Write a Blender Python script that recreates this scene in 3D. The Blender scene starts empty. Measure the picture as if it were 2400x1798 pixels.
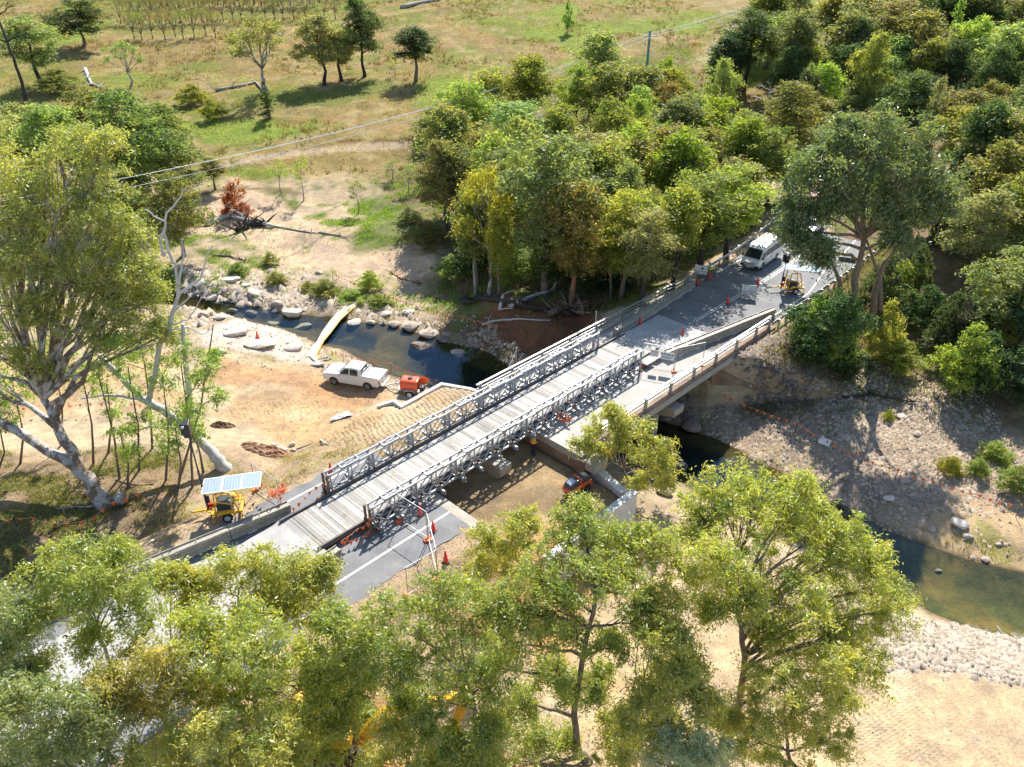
import bpy, bmesh, math, random
import numpy as np
from mathutils import Vector, Matrix
R = math.radians
rnd = random.Random(7)
C = bpy.context.scene.collection
sc = bpy.context.scene

# ---------------------------------------------------------------- camera
FPX = 1834.0; PITCH = math.atan(1131 / 1834.0); HCAM = 30.45       # focal length in pixels of a 2400 px wide frame
cd = bpy.data.cameras.new('camera'); cam = bpy.data.objects.new('camera', cd); C.objects.link(cam)
cam.location = (0, 0, HCAM); cam.rotation_euler = (math.pi / 2 - PITCH, 0, 0)
cd.sensor_fit = 'HORIZONTAL'; cd.sensor_width = 36.0; cd.lens = 36.0 * FPX / 2400.0
cd.clip_start = 0.5; cd.clip_end = 9000
sc.camera = cam
# ---------------------------------------------------------------- sky and sun
SUN_EL, SUN_AZ = 44.0, 12.0
w = bpy.data.worlds.new('World'); sc.world = w; w.use_nodes = True
nt = w.node_tree; nt.nodes.clear()
sky = nt.nodes.new('ShaderNodeTexSky'); sky.sky_type = 'NISHITA'; sky.sun_disc = False
sky.sun_elevation = R(SUN_EL); sky.sun_rotation = R(SUN_AZ); sky.altitude = 300; sky.air_density = 1.2; sky.dust_density = 0.6; sky.ozone_density = 1.5
bg = nt.nodes.new('ShaderNodeBackground'); bg.inputs[1].default_value = 0.11
wo = nt.nodes.new('ShaderNodeOutputWorld'); nt.links.new(sky.outputs[0], bg.inputs[0]); nt.links.new(bg.outputs[0], wo.inputs[0])
sd = bpy.data.lights.new('sun', 'SUN'); sd.energy = 5.0; sd.angle = R(0.55); sd.color = (1.0, 0.95, 0.86)
so = bpy.data.objects.new('sun', sd); C.objects.link(so)
sv = Vector((math.sin(R(SUN_AZ)) * math.cos(R(SUN_EL)), math.cos(R(SUN_AZ)) * math.cos(R(SUN_EL)), math.sin(R(SUN_EL))))
so.rotation_euler = sv.to_track_quat('Z', 'Y').to_euler(); so.location = (0, 60, 60)
sc.view_settings.view_transform = 'Standard'; sc.view_settings.look = 'None'; sc.view_settings.gamma = 1; sc.view_settings.use_curve_mapping = False
sc.view_settings.exposure = 0.95
sc.cycles.max_bounces = 7; sc.cycles.diffuse_bounces = 4; sc.cycles.glossy_bounces = 3; sc.cycles.transmission_bounces = 5; sc.cycles.transparent_max_bounces = 8

# ---------------------------------------------------------------- placing: the survey (photo pixel -> place)
cP, sP = math.cos(PITCH), math.sin(PITCH)
def ray(x, y):
    xc = x - 1200.0; yc = 899.0 - y
    return Vector((xc, FPX * cP + yc * sP, yc * cP - FPX * sP))
def at(x, y, z=0.0):                      # the point at height z
    r = ray(x, y); k = (z - HCAM) / r.z
    return Vector((r.x * k, r.y * k, z))
def ay(x, y, Y):                          # the point at northing Y
    r = ray(x, y); k = Y / r.y
    return Vector((r.x * k, Y, HCAM + r.z * k))
def depth(P): return P[1] * cP - (P[2] - HCAM) * sP
ANG = R(45.5)                             # heading of the bridge
UX, UY = math.cos(ANG), math.sin(ANG)
OX, OY = -11.24, 36.62
def B(s, t, z=0.0): return Vector((OX + s * UX + t * UY, OY + s * UY - t * UX, z))   # s along the bridge, t to its right
def ST(x, y): return (x - OX) * UX + (y - OY) * UY, (x - OX) * UY - (y - OY) * UX

# ---------------------------------------------------------------- noise (numpy)
def _hash(ix, iy, seed):
    h = (ix.astype(np.int64) * 374761393 + iy.astype(np.int64) * 668265263 + seed * 1442695041) & 0xffffffff
    h = ((h ^ (h >> 13)) * 1274126177) & 0xffffffff
    return ((h ^ (h >> 16)) & 0xffff) / 65535.0
def vnoise(x, y, seed=0):
    ix = np.floor(x); iy = np.floor(y); fx = x - ix; fy = y - iy
    fx = fx * fx * (3 - 2 * fx); fy = fy * fy * (3 - 2 * fy)
    a = _hash(ix, iy, seed); b = _hash(ix + 1, iy, seed); c = _hash(ix, iy + 1, seed); d = _hash(ix + 1, iy + 1, seed)
    return (a * (1 - fx) + b * fx) * (1 - fy) + (c * (1 - fx) + d * fx) * fy
def fbm(x, y, sc_=1.0, o=4, seed=0):
    x = np.asarray(x, float) / sc_; y = np.asarray(y, float) / sc_; v = 0; a = 0.5; t = 0
    for i in range(o):
        v = v + a * vnoise(x, y, seed + i * 17); t += a; a *= 0.5; x = x * 2.03 + 5.1; y = y * 2.03 + 1.7
    return v / t
def sst(a, b, x):
    u = np.clip((x - a) / (b - a), 0, 1); return u * u * (3 - 2 * u)

# ---------------------------------------------------------------- objects
def tag(o, label=None, cat=None, group=None, kind=None):
    if label: o['label'] = label
    if cat: o['category'] = cat
    if group: o['group'] = group
    if kind: o['kind'] = kind
    return o
def thing(name, label, cat, loc=(0, 0, 0), rz=0.0, group=None):
    o = bpy.data.objects.new(name, None); C.objects.link(o); o.empty_display_size = 0.3
    o.location = loc; o.rotation_euler = (0, 0, rz)
    return tag(o, label, cat, group)
def copy_tree(o, parent=None):
    c = o.copy(); C.objects.link(c)
    if parent is not None: c.parent = parent
    for ch in list(o.children): copy_tree(ch, c)
    return c
def basis(d):
    d = Vector(d).normalized(); u = Vector((0, 0, 1)) if abs(d.z) < 0.9 else Vector((1, 0, 0))
    a = d.cross(u).normalized(); return a, d.cross(a).normalized()
class MB:
    def __init__(s): s.v = []; s.f = []; s.c = None
    def add(s, vs, fs):
        n = len(s.v); s.v += [tuple(p) for p in vs]; s.f += [tuple(i + n for i in f) for f in fs]; return s
    def box(s, x0, x1, y0, y1, z0, z1, M=None):
        vs = [Vector((x, y, z)) for z in (z0, z1) for x, y in ((x0, y0), (x1, y0), (x1, y1), (x0, y1))]
        if M is not None: vs = [M @ p for p in vs]
        return s.add(vs, [(3, 2, 1, 0), (4, 5, 6, 7), (0, 1, 5, 4), (1, 2, 6, 5), (2, 3, 7, 6), (3, 0, 4, 7)])
    def bar(s, a, b, w, h=None):            # square bar between two points
        h = h or w; a = Vector(a); b = Vector(b); u, v = basis(b - a)
        vs = [p + u * w / 2 * i + v * h / 2 * j for p in (a, b) for i, j in ((-1, -1), (1, -1), (1, 1), (-1, 1))]
        return s.add(vs, [(3, 2, 1, 0), (4, 5, 6, 7), (0, 1, 5, 4), (1, 2, 6, 5), (2, 3, 7, 6), (3, 0, 4, 7)])
    def tube(s, pts, rad, n=6, cap=True):
        pts = [Vector(p) for p in pts]
        if not hasattr(rad, '__len__'): rad = [rad] * len(pts)
        rings = []; u = None
        for i, p in enumerate(pts):
            d = (pts[min(i + 1, len(pts) - 1)] - pts[max(i - 1, 0)])
            if d.length < 1e-6: d = Vector((0, 0, 1))
            d.normalize()
            if u is None: u, v = basis(d)
            else:
                u = (u - d * u.dot(d))
                if u.length < 1e-4: u, v = basis(d)
                u.normalize(); v = d.cross(u)
            rings += [p + (u * math.cos(2 * math.pi * k / n) + v * math.sin(2 * math.pi * k / n)) * rad[i] for k in range(n)]
        fs = [(i * n + k, i * n + (k + 1) % n, (i + 1) * n + (k + 1) % n, (i + 1) * n + k) for i in range(len(pts) - 1) for k in range(n)]
        if cap: fs += [tuple(range(n))[::-1], tuple((len(pts) - 1) * n + k for k in range(n))]
        return s.add(rings, fs)
    def lathe(s, prof, n=16, M=None, cap=True):   # prof: (r, z)
        vs = [Vector((r * math.cos(2 * math.pi * k / n), r * math.sin(2 * math.pi * k / n), z)) for r, z in prof for k in range(n)]
        if M is not None: vs = [M @ p for p in vs]
        fs = [(i * n + k, i * n + (k + 1) % n, (i + 1) * n + (k + 1) % n, (i + 1) * n + k) for i in range(len(prof) - 1) for k in range(n)]
        if cap: fs += [tuple(range(n))[::-1], tuple((len(prof) - 1) * n + k for k in range(n))]
        return s.add(vs, fs)
    def prism(s, poly, a, b, axis='y', M=None, g=None):  # poly in the other two axes, extruded from a to b
        vs = []
        for q in (a, b):
            for (x, z) in poly:
                k = q * (g(x, z) if g else 1)
                p = Vector((x, k, z)) if axis == 'y' else (Vector((k, x, z)) if axis == 'x' else Vector((x, z, q)))
                vs.append(M @ p if M is not None else p)
        n = len(poly)
        fs = [tuple(range(n)), tuple(range(2 * n - 1, n - 1, -1))] + [(i, i + n, (i + 1) % n + n, (i + 1) % n) for i in range(n)]
        return s.add(vs, fs)
    def slab(s, quad, th):                     # quad of points, thickened both ways along its normal
        q = [Vector(p) for p in quad]; n = (q[1] - q[0]).cross(q[-1] - q[0]).normalized() * th / 2; m = len(q)
        return s.add([p - n for p in q] + [p + n for p in q], [tuple(range(m))[::-1], tuple(range(m, 2 * m))] + [(i, (i + 1) % m, (i + 1) % m + m, i + m) for i in range(m)])
    def build(s, name, mat, parent=None, bevel=0, smooth=False, seg=2):
        me = bpy.data.meshes.new(name); me.from_pydata(s.v, [], s.f); me.materials.append(mat); me.update()
        bm = bmesh.new(); bm.from_mesh(me); bmesh.ops.recalc_face_normals(bm, faces=bm.faces); bm.to_mesh(me); bm.free()
        if s.c is not None:
            at_ = me.attributes.new('tint', 'FLOAT', 'FACE'); at_.data.foreach_set('value', s.c)
        o = bpy.data.objects.new(name, me); C.objects.link(o); o.parent = parent
        if smooth:
            me.polygons.foreach_set('use_smooth', [True] * len(me.polygons))
        if bevel:
            m = o.modifiers.new('bevel', 'BEVEL'); m.width = bevel; m.segments = seg; m.limit_method = 'ANGLE'; m.angle_limit = R(35)
        return o
def mesh_np(name, V, F, mat, parent=None, k=4, tint=None, smooth=False, col=None):
    me = bpy.data.meshes.new(name); nf = len(F)
    me.vertices.add(len(V)); me.vertices.foreach_set('co', np.ascontiguousarray(V, np.float32).ravel())
    me.loops.add(nf * k); me.loops.foreach_set('vertex_index', np.ascontiguousarray(F, np.int32).ravel())
    me.polygons.add(nf); me.polygons.foreach_set('loop_start', np.arange(0, nf * k, k, dtype=np.int32))
    try: me.polygons.foreach_set('loop_total', np.full(nf, k, np.int32))
    except Exception: pass
    me.update(calc_edges=True)
    if smooth: me.polygons.foreach_set('use_smooth', np.ones(nf, bool))
    if tint is not None:
        a = me.attributes.new('tint', 'FLOAT', 'FACE'); a.data.foreach_set('value', np.ascontiguousarray(tint, np.float32))
    if col is not None:
        a = me.color_attributes.new('Col', 'FLOAT_COLOR', 'POINT'); a.data.foreach_set('color', np.ascontiguousarray(np.c_[col, np.ones(len(col))], np.float32).ravel())
    me.materials.append(mat)
    o = bpy.data.objects.new(name, me); C.objects.link(o); o.parent = parent
    return o

# ---------------------------------------------------------------- materials
def nodes(name):
    m = bpy.data.materials.new(name); m.use_nodes = True; nt = m.node_tree; b = nt.nodes['Principled BSDF']
    return m, nt, b
def N(nt, t, **kw):
    n = nt.nodes.new('ShaderNode' + t)
    for k, v in kw.items():
        if k in n.inputs.keys(): n.inputs[k].default_value = v
        else: setattr(n, k, v)
    return n
def rgb(c): return (c[0], c[1], c[2], 1)
def mixc(nt, f, a, b, mode='MIX'):
    m = nt.nodes.new('ShaderNodeMix'); m.data_type = 'RGBA'; m.blend_type = mode
    for s_, v in ((m.inputs[0], f), (m.inputs[6], a), (m.inputs[7], b)):
        if isinstance(v, (int, float)): s_.default_value = v
        elif isinstance(v, tuple): s_.default_value = rgb(v)
        else: nt.links.new(v, s_)
    return m.outputs[2]
def ramp(nt, fac, lo, hi):
    r = nt.nodes.new('ShaderNodeMapRange'); r.inputs[1].default_value = lo; r.inputs[2].default_value = hi; nt.links.new(fac, r.inputs[0]); return r.outputs[0]
def noise(nt, scale, detail=4, rough=0.6, obj=True, vec=None):
    n = N(nt, 'TexNoise', Scale=scale, Detail=detail, Roughness=rough)
    if vec is None:
        t = nt.nodes.new('ShaderNodeTexCoord'); vec = t.outputs['Object' if obj else 'Generated']
    nt.links.new(vec, n.inputs['Vector']); return n.outputs['Fac']
def mat(name, c, rough=0.6, metal=0.0, var=0.25, scale=3.0, dirt=None, bump=0.0, bscale=30.0, spec=0.5, coat=0.0, tint=False, dr=(.55, .75)):
    m, nt, b = nodes(name)
    f = ramp(nt, noise(nt, scale, 5, 0.65), 0.3, 0.7)
    lo = tuple(x * (1 - var) for x in c); hi = tuple(min(1, x * (1 + var * 0.5)) for x in c)
    col = mixc(nt, f, lo, hi)
    if dirt:
        f2 = ramp(nt, noise(nt, scale * 2.7, 6, 0.7), dr[0], dr[1]); col = mixc(nt, f2, col, dirt)
    if tint:
        a = N(nt, 'Attribute', attribute_name='tint'); m2 = nt.nodes.new('ShaderNodeMapRange'); m2.inputs[3].default_value = 0.62; m2.inputs[4].default_value = 1.25
        nt.links.new(a.outputs['Fac'], m2.inputs[0]); cc = nt.nodes.new('ShaderNodeCombineColor')
        for i in range(3): nt.links.new(m2.outputs[0], cc.inputs[i])
        col = mixc(nt, 1.0, col, cc.outputs[0], 'MULTIPLY')
    nt.links.new(col, b.inputs['Base Color'])
    b.inputs['Roughness'].default_value = rough; b.inputs['Metallic'].default_value = metal
    b.inputs['Specular IOR Level'].default_value = spec; b.inputs['Coat Weight'].default_value = coat
    if bump:
        bn = N(nt, 'Bump', Strength=bump, Distance=0.02); nt.links.new(noise(nt, bscale, 4, 0.7), bn.inputs['Height']); nt.links.new(bn.outputs[0], b.inputs['Normal'])
    return m
def leafmat(name, trans=0.48, gl=.06):
    m, nt, b = nodes(name); nt.nodes.remove(b)
    oi = nt.nodes.new('ShaderNodeObjectInfo'); a = N(nt, 'Attribute', attribute_name='tint')
    dark = mixc(nt, 1.0, oi.outputs['Color'], (0.55, 0.72, 0.68), 'MULTIPLY')
    warm = mixc(nt, 1.0, oi.outputs['Color'], (1.34, 1.22, 1.0), 'MULTIPLY')
    mid = mixc(nt, ramp(nt, a.outputs['Fac'], 0.0, 0.5), dark, oi.outputs['Color'])
    col = mixc(nt, ramp(nt, a.outputs['Fac'], 0.5, 1.0), mid, warm)
    tc = mixc(nt, 1.0, col, (1.85, 1.9, 0.95), 'MULTIPLY')
    d = N(nt, 'BsdfDiffuse'); t = N(nt, 'BsdfTranslucent'); g = N(nt, 'BsdfGlossy', Roughness=0.45); g.inputs[0].default_value = (0.8, 0.85, 0.9, 1)
    nt.links.new(col, d.inputs[0]); nt.links.new(tc, t.inputs[0])
    m1 = nt.nodes.new('ShaderNodeMixShader'); m1.inputs[0].default_value = trans; nt.links.new(d.outputs[0], m1.inputs[1]); nt.links.new(t.outputs[0], m1.inputs[2])
    m2 = nt.nodes.new('ShaderNodeMixShader'); m2.inputs[0].default_value = gl; nt.links.new(m1.outputs[0], m2.inputs[1]); nt.links.new(g.outputs[0], m2.inputs[2])
    nt.links.new(m2.outputs[0], nt.nodes['Material Output'].inputs[0]); return m
M = {}
M['leaf'] = leafmat('leaf'); M['leaf_dense'] = leafmat('leaf_dense', 0.35, .02); M['leaf_far'] = leafmat('leaf_far', .5, .018)
M['bark'] = mat('bark', (0.20, 0.15, 0.11), 0.9, var=0.5, scale=2.5, dirt=(0.09, 0.06, 0.045), bump=0.5, bscale=14)
M['bark_pale'] = mat('bark_pale', (0.44, 0.40, 0.36), 0.85, var=0.25, scale=.55, dirt=(0.17, 0.115, 0.08), bump=0.3, bscale=10, dr=(.47, .53))
M['bark_grey'] = mat('bark_grey', (0.34, 0.31, 0.28), 0.85, var=0.35, scale=1.7, dirt=(0.15, 0.11, 0.085), bump=0.4, bscale=12)
M['bark_dead'] = mat('bark_dead', (0.52, 0.50, 0.48), 0.85, var=0.3, scale=1.5, dirt=(0.25, 0.22, 0.2), bump=0.35, bscale=14)
M['bark_dark'] = mat('bark_dark', (0.05, 0.042, 0.038), 0.9, var=0.4, scale=2)
M['bark_red'] = mat('bark_red', (0.30, 0.14, 0.07), 0.85, var=0.4, scale=2, dirt=(0.12, 0.06, 0.04))
M['steel'] = mat('steel', (0.40, 0.42, 0.45), 0.5, 0.35, var=0.22, scale=4, dirt=(0.30, 0.27, 0.24))
M['rust'] = mat('rust', (0.20, 0.13, 0.10), 0.85, 0.1, var=0.5, scale=5, dirt=(0.30, 0.26, 0.23))
M['timber'] = mat('timber', (0.45, 0.425, 0.385), 0.8, var=0.2, scale=1.1, dirt=(0.33, 0.22, 0.12), bump=0.3, bscale=40, tint=True)
M['rib'] = mat('rib', (0.13, 0.12, 0.12), 0.7, 0.2, var=0.3, scale=3)
M['concrete'] = mat('concrete', (0.40, 0.36, 0.30), 0.85, var=0.25, scale=0.8, dirt=(0.24, 0.20, 0.16), bump=0.2, bscale=20)
M['concrete_brown'] = mat('concrete_brown', (0.26, 0.17, 0.115), 0.9, var=0.35, scale=0.9, dirt=(0.36, 0.29, 0.23), bump=0.3, bscale=12)
M['concrete_new'] = mat('concrete_new', (0.60, 0.58, 0.55), 0.8, var=0.15, scale=1.3, dirt=(0.42, 0.38, 0.33), bump=0.15, bscale=18)
M['deck_conc'] = mat('deck_conc', (0.40, 0.375, 0.335), 0.85, var=0.22, scale=0.6, dirt=(0.28, 0.25, 0.22), bump=0.15, bscale=30)
M['asphalt'] = mat('asphalt', (0.20, 0.20, 0.205), 0.9, var=0.3, scale=0.5, dirt=(0.27, 0.245, 0.22), bump=0.35, bscale=60)
M['patch'] = mat('patch', (0.43, 0.415, 0.395), 0.85, var=0.35, scale=0.45, dirt=(0.26, 0.245, 0.23), bump=0.2, bscale=60)
M['line'] = mat('line', (0.85, 0.82, 0.72), 0.7, var=0.25, scale=6, dirt=(0.42, 0.38, 0.32))
M['wire'] = mat('wire', (.20, .20, .20), .6, .2)
M['galv'] = mat('galv', (0.42, 0.43, 0.44), 0.42, 0.5, var=0.18, scale=3, dirt=(0.27, 0.25, 0.23))
M['barrier'] = mat('barrier', (0.36, 0.33, 0.28), 0.6, 0.25, var=0.3, scale=2.2, dirt=(0.20, 0.17, 0.14))
M['white'] = mat('white', (0.74, 0.74, 0.73), 0.28, var=0.04, scale=2, coat=0.6)
M['whitep'] = mat('whitep', (0.78, 0.78, 0.77), 0.5, var=0.08, scale=4)
M['glass'] = mat('glass', (0.02, 0.026, 0.03), 0.06, var=0.1, spec=0.8)
M['tyre'] = mat('tyre', (0.022, 0.021, 0.02), 0.8, var=0.3, scale=8, dirt=(0.09, 0.07, 0.05))
M['rim'] = mat('rim', (0.55, 0.55, 0.55), 0.35, 0.6, var=0.1)
M['rimw'] = mat('rimw', (0.75, 0.75, 0.75), 0.4, var=0.08)
M['black'] = mat('black', (0.022, 0.024, 0.027), 0.4, var=0.3)
M['darkgrey'] = mat('darkgrey', (0.06, 0.075, 0.085), 0.35, var=0.2)
M['yellow'] = mat('yellow', (0.80, 0.42, 0.02), 0.4, var=0.12, scale=3, dirt=(0.5, 0.27, 0.03))
M['orange'] = mat('orange', (0.90, 0.16, 0.03), 0.5, var=0.1)
M['orange_red'] = mat('orange_red', (0.72, 0.10, 0.03), 0.35, var=0.12, coat=0.3)
M['flag'] = mat('flag', (0.95, 0.15, 0.02), 0.6, var=0.08)
M['conered'] = mat('conered', (0.85, 0.05, 0.03), 0.5, var=0.12)
M['coneband'] = mat('coneband', (0.62, 0.68, 0.66), 0.4, var=0.1)
M['red'] = mat('red', (0.6, 0.03, 0.02), 0.4, var=0.1)
M['amber'] = mat('amber', (0.9, 0.45, 0.08), 0.35, var=0.05)
M['blue'] = mat('blue', (0.03, 0.12, 0.45), 0.35, var=0.1)
M['silver'] = mat('silver', (0.42, 0.45, 0.48), 0.3, 0.5, var=0.1, coat=0.5)
M['sheet'] = mat('sheet', (0.60, 0.63, 0.66), 0.5, 0.1, var=0.3, scale=5)
M['cloth'] = mat('cloth', (0.66, 0.60, 0.49), 0.85, var=0.3, scale=2.2, dirt=(0.42, 0.33, 0.22), bump=0.6, bscale=9)
M['clothy'] = mat('clothy', (0.75, 0.45, 0.05), 0.6, var=0.2, scale=2)
M['signw'] = mat('signw', (0.70, 0.71, 0.72), 0.5, var=0.04)
M['ink'] = mat('ink', (0.05, 0.05, 0.055), 0.6, var=0.1)
M['cord'] = mat('cord', (0.55, 0.5, 0.42), 0.8, var=0.1)
M['pole'] = mat('pole', (0.16, 0.30, 0.29), 0.8, var=0.2, scale=2)
M['rock'] = mat('rock', (0.50, 0.40, 0.32), 0.9, var=0.3, scale=1.5, dirt=(0.30, 0.22, 0.16), bump=0.5, bscale=8)
M['rockpale'] = mat('rockpale', (0.62, 0.54, 0.45), 0.9, var=0.2, scale=1.2, dirt=(0.45, 0.34, 0.25), bump=0.5, bscale=8)
M['rockdark'] = mat('rockdark', (0.22, 0.17, 0.14), 0.9, var=0.4, scale=1.5, dirt=(0.36, 0.29, 0.24), bump=0.5, bscale=8)
M['skin'] = mat('skin', (0.42, 0.22, 0.14), 0.6, var=0.08)
M['navy'] = mat('navy', (0.015, 0.02, 0.045), 0.8, var=0.2)
M['hiviz'] = mat('hiviz', (0.95, 0.55, 0.0), 0.7, var=0.05)
M['vest'] = mat('vest', (0.95, 0.20, 0.01), 0.7, var=0.05)
# ================================================================ TERRAIN
CP = np.array([(-30,35,-.8),(-25,38,-1.2),(-19,42,-1.5),(-15,46,-2.9),(-10,46,-2.7),(-12,54,-3.9),(-14,60,-4.5),(-8,56.5,-4.5),(-20,63,-4.5),(-20,55,-3.9),(-5,50,-3.6),(-30,52,-3.3),(-42,50,-3),(-42,40,-1.2),(-26,60,-4.2),(-33,66,-4.45),
 (-3,40,-3.5),(3,44,-3.5),(5,40,-3.5),(0,36,-3.5),(-6,44,-3.5),(0,48,-3.8),(-8,40,-1.5),(2,34,-3.5),
 (5,30,-3.7),(12,34,-4.1),(20,28,-4),(26,24,-3.9),(35,22,-3.6),(0,26,-3.2),(-6,24,-2.6),(-12,20,-1.6),(-18,17,-.8),(-28,20,-.4),(10,22,-3.7),(14,28,-4),(-4,29,-1.6),(-8,14,-1.5),(10,12,-3),
 (18,52,-4.2),(22,48,-4.4),(27,44,-4.4),(32,40,-4.3),(34,46,-3.8),(29,50,-3.8),(40,42,-3.2),(24,53,-3.8),(33,53,-2.8),(44,47,-2),
 (30,58,-2.2),(36,62,-1.4),(45,58,-1),(45,74,1),(60,70,2.5),(60,100,5),(50,92,2.5),(80,130,10),(100,100,10),(40,82,.2),(35,95,0),
 (-3,66,-4.3),(0,68.5,-1.9),(4,67,-1.8),(8,70,-1.6),(12,78,-1.2),(0,80,-1.8),(-9,73,-4.3),(-15,77,-4.3),(-25,80,-4.1),(-20,74,-4.5),(-14,72,-4.5),(-8,69,-4.5),(-30,92,-3.4),(-20,95,-3.1),(-10,90,-2.4),(-35,105,-2.4),(-50,100,-2),(-48,85,-2.6),(-42,72,-3.6),(20,90,-.8),(-6,80,-2.6),
 (-60,60,-2.5),(-60,30,-.5),(60,30,-2),(60,50,.5),(0,100,-1.8),(-70,100,-1.6)], float)
CREEK = [(-70,86,2),(-45,78,2),(-30,72.3,1.2),(-22,69.3,1.6),(-15,66.3,2.9),(-9,62.7,3.5),(-3,59,3.3),(3,54.5,3.2),(8.5,50.5,3),(13.5,47,3.2),(18,42.7,2.8),(23,37,2.6),(28,33.4,3.0),(36,30,3.4),(60,24,4)]
FILL = [(4.6, -3), (4.6, 12.3), (13.9, 12.3), (13.9, -1.4), (16.5, -1.8), (16.1, -4.7), (15.2, -6.95), (11, -6.65), (10.95, -7.7), (8.8, -8.75), (5, -7.5)]
def pdist(x, y, poly):                              # signed distance, positive inside
    ins = np.zeros(x.shape, bool); dist = np.full(x.shape, 1e9)
    for i in range(len(poly)):
        (x0, y0), (x1, y1) = poly[i - 1], poly[i]
        ins ^= ((y0 > y) != (y1 > y)) & (x < (x1 - x0) * (y - y0) / (y1 - y0 + 1e-12) + x0)
        dx, dy = x1 - x0, y1 - y0; u = np.clip(((x - x0) * dx + (y - y0) * dy) / (dx * dx + dy * dy + 1e-9), 0, 1)
        dist = np.minimum(dist, np.hypot(x - x0 - u * dx, y - y0 - u * dy))
    return np.where(ins, dist, -dist)
def creek_d(x, y):
    best = np.full(np.shape(x), 1e9)
    for (x0, y0, w0), (x1, y1, w1) in zip(CREEK[:-1], CREEK[1:]):
        dx, dy = x1 - x0, y1 - y0; L = dx * dx + dy * dy
        u = np.clip(((x - x0) * dx + (y - y0) * dy) / L, 0, 1)
        d = np.hypot(x - x0 - u * dx, y - y0 - u * dy) / (w0 + u * (w1 - w0))
        best = np.minimum(best, d)
    return best                                     # 1 at the water's edge
WATER_Z = -5.0
def curve_t(s): return -0.0055 * np.maximum(0, s - 46) ** 2
def height(x, y, detail=True):
    x = np.atleast_1d(np.asarray(x, float)); y = np.atleast_1d(np.asarray(y, float)); sh = x.shape
    x = x.ravel(); y = y.ravel(); out = np.empty_like(x)
    for i in range(0, len(x), 20000):
        xs = x[i:i + 20000, None]; ys = y[i:i + 20000, None]
        d2 = (xs - CP[None, :, 0]) ** 2 + (ys - CP[None, :, 1]) ** 2
        wgt = 1 / (d2 + 3.0) ** 1.7
        out[i:i + 20000] = (wgt * CP[None, :, 2]).sum(1) / wgt.sum(1)
    z = out
    fld = -1.5 + 0.078 * np.maximum(0, y - 112) + 0.02 * np.maximum(0, x - 20) + (fbm(x, y, 30, 3, 3) - .5) * 2.2
    fld = np.minimum(fld, 45 + 0 * fld)
    z = z + (fld - z) * sst(98, 122, y)
    if detail:
        z = z + (fbm(x, y, 5.0, 4, 11) - .5) * 0.7 + (fbm(x, y, 1.2, 3, 12) - .5) * 0.16
    s, t = ST(x, y); t = t - curve_t(s)
    # flat worked floor between the formwork
    fd = pdist(s, t, FILL); wf = sst(-.15, .15, fd) + (1 - sst(-.15, .15, fd)) * sst(-4.5, 0, fd) * (s < 8.2) * (t < 1)
    zf = -1.25 - .13 * np.clip(-1 - t, 0, 8) + (fbm(x, y, .8, 2, 5) - .5) * .05
    wfill = wf; zfill = zf
    d = np.maximum(0, creek_d(x, y) + (fbm(x, y, 3.0, 3, 21) - .5) * 0.5)
    prof = np.where(d < 1, WATER_Z - 0.75 * (1 - d ** 1.5), WATER_Z + (d - 1) * 0.6 + (fbm(x, y, 1.6, 3, 24) - .5) * .25 * np.clip(d * 3 - 2.8, 0, 1))
    z = np.where(d < 2.4, prof + (z - prof) * sst(1.15, 2.4, d) ** 1.3, z)
    z = z * (1 - wfill) + zfill * wfill
    te = np.maximum(np.maximum(-3.3 - t, t - 9.6), 0)
    crumb = .16 * (fbm(x, y, 1.3, 4, 95) - .42) * np.clip(np.maximum(t - 6.9, -.8 - t), 0, 1)
    eL = -0.05 + crumb - te * 0.55 - np.maximum(0, s - 4.9 + (fbm(x, y, 1.2, 2, 7) - .5) * .5) * 5
    eR = -0.05 - te * 0.50 - np.maximum(0, 31.45 + np.maximum(0, t - 7.6) * .85 - s) * 5
    edge = (fbm(x, y, 2.0, 3, 31) - .5) * 0.5 * np.clip(te, 0, 1)
    z = np.maximum(z, np.maximum(eL, eR) + edge)
    return z.reshape(sh)
def hz(x, y): return float(height(x, y)[0])
def ground(px, py):                                 # where the ray of a photo pixel meets the terrain
    r = ray(px, py); k = 12.0 / r.y; st_ = 0.02
    for _ in range(4000):
        P = r * k
        if HCAM + P.z <= hz(P.x, P.y): break
        k *= 1.006
    lo, hi = k / 1.006, k
    for _ in range(12):
        m_ = (lo + hi) / 2; P = r * m_
        if HCAM + P.z <= hz(P.x, P.y): hi = m_
        else: lo = m_
    P = r * hi; return Vector((P.x, P.y, HCAM + P.z))
def inpoly(x, y, poly, soft=1.0):                   # soft mask of a polygon given in metres
    inside = np.zeros(x.shape, bool); dist = np.full(x.shape, 1e9); n = len(poly)
    for i in range(n):
        x0, y0 = poly[i][:2]; x1, y1 = poly[(i + 1) % n][:2]
        c_ = ((y0 > y) != (y1 > y)) & (x < (x1 - x0) * (y - y0) / (y1 - y0 + 1e-12) + x0); inside ^= c_
        dx, dy = x1 - x0, y1 - y0; u = np.clip(((x - x0) * dx + (y - y0) * dy) / (dx * dx + dy * dy + 1e-9), 0, 1)
        dist = np.minimum(dist, np.hypot(x - x0 - u * dx, y - y0 - u * dy))
    sd_ = np.where(inside, dist, -dist) + (fbm(x, y, 2.5, 4, 77) - .5) * soft * 3
    return sst(-soft, soft, sd_)
def pp(pts, z): return [tuple(at(a, b, z))[:2] for a, b in pts]
def axis(segs):
    out = [segs[0][0]]
    for a, b, st_ in segs:
        n = max(1, int(round((b - a) / st_))); out += [a + (b - a) * (i + 1) / n for i in range(n)]
    return np.array(out)
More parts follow.
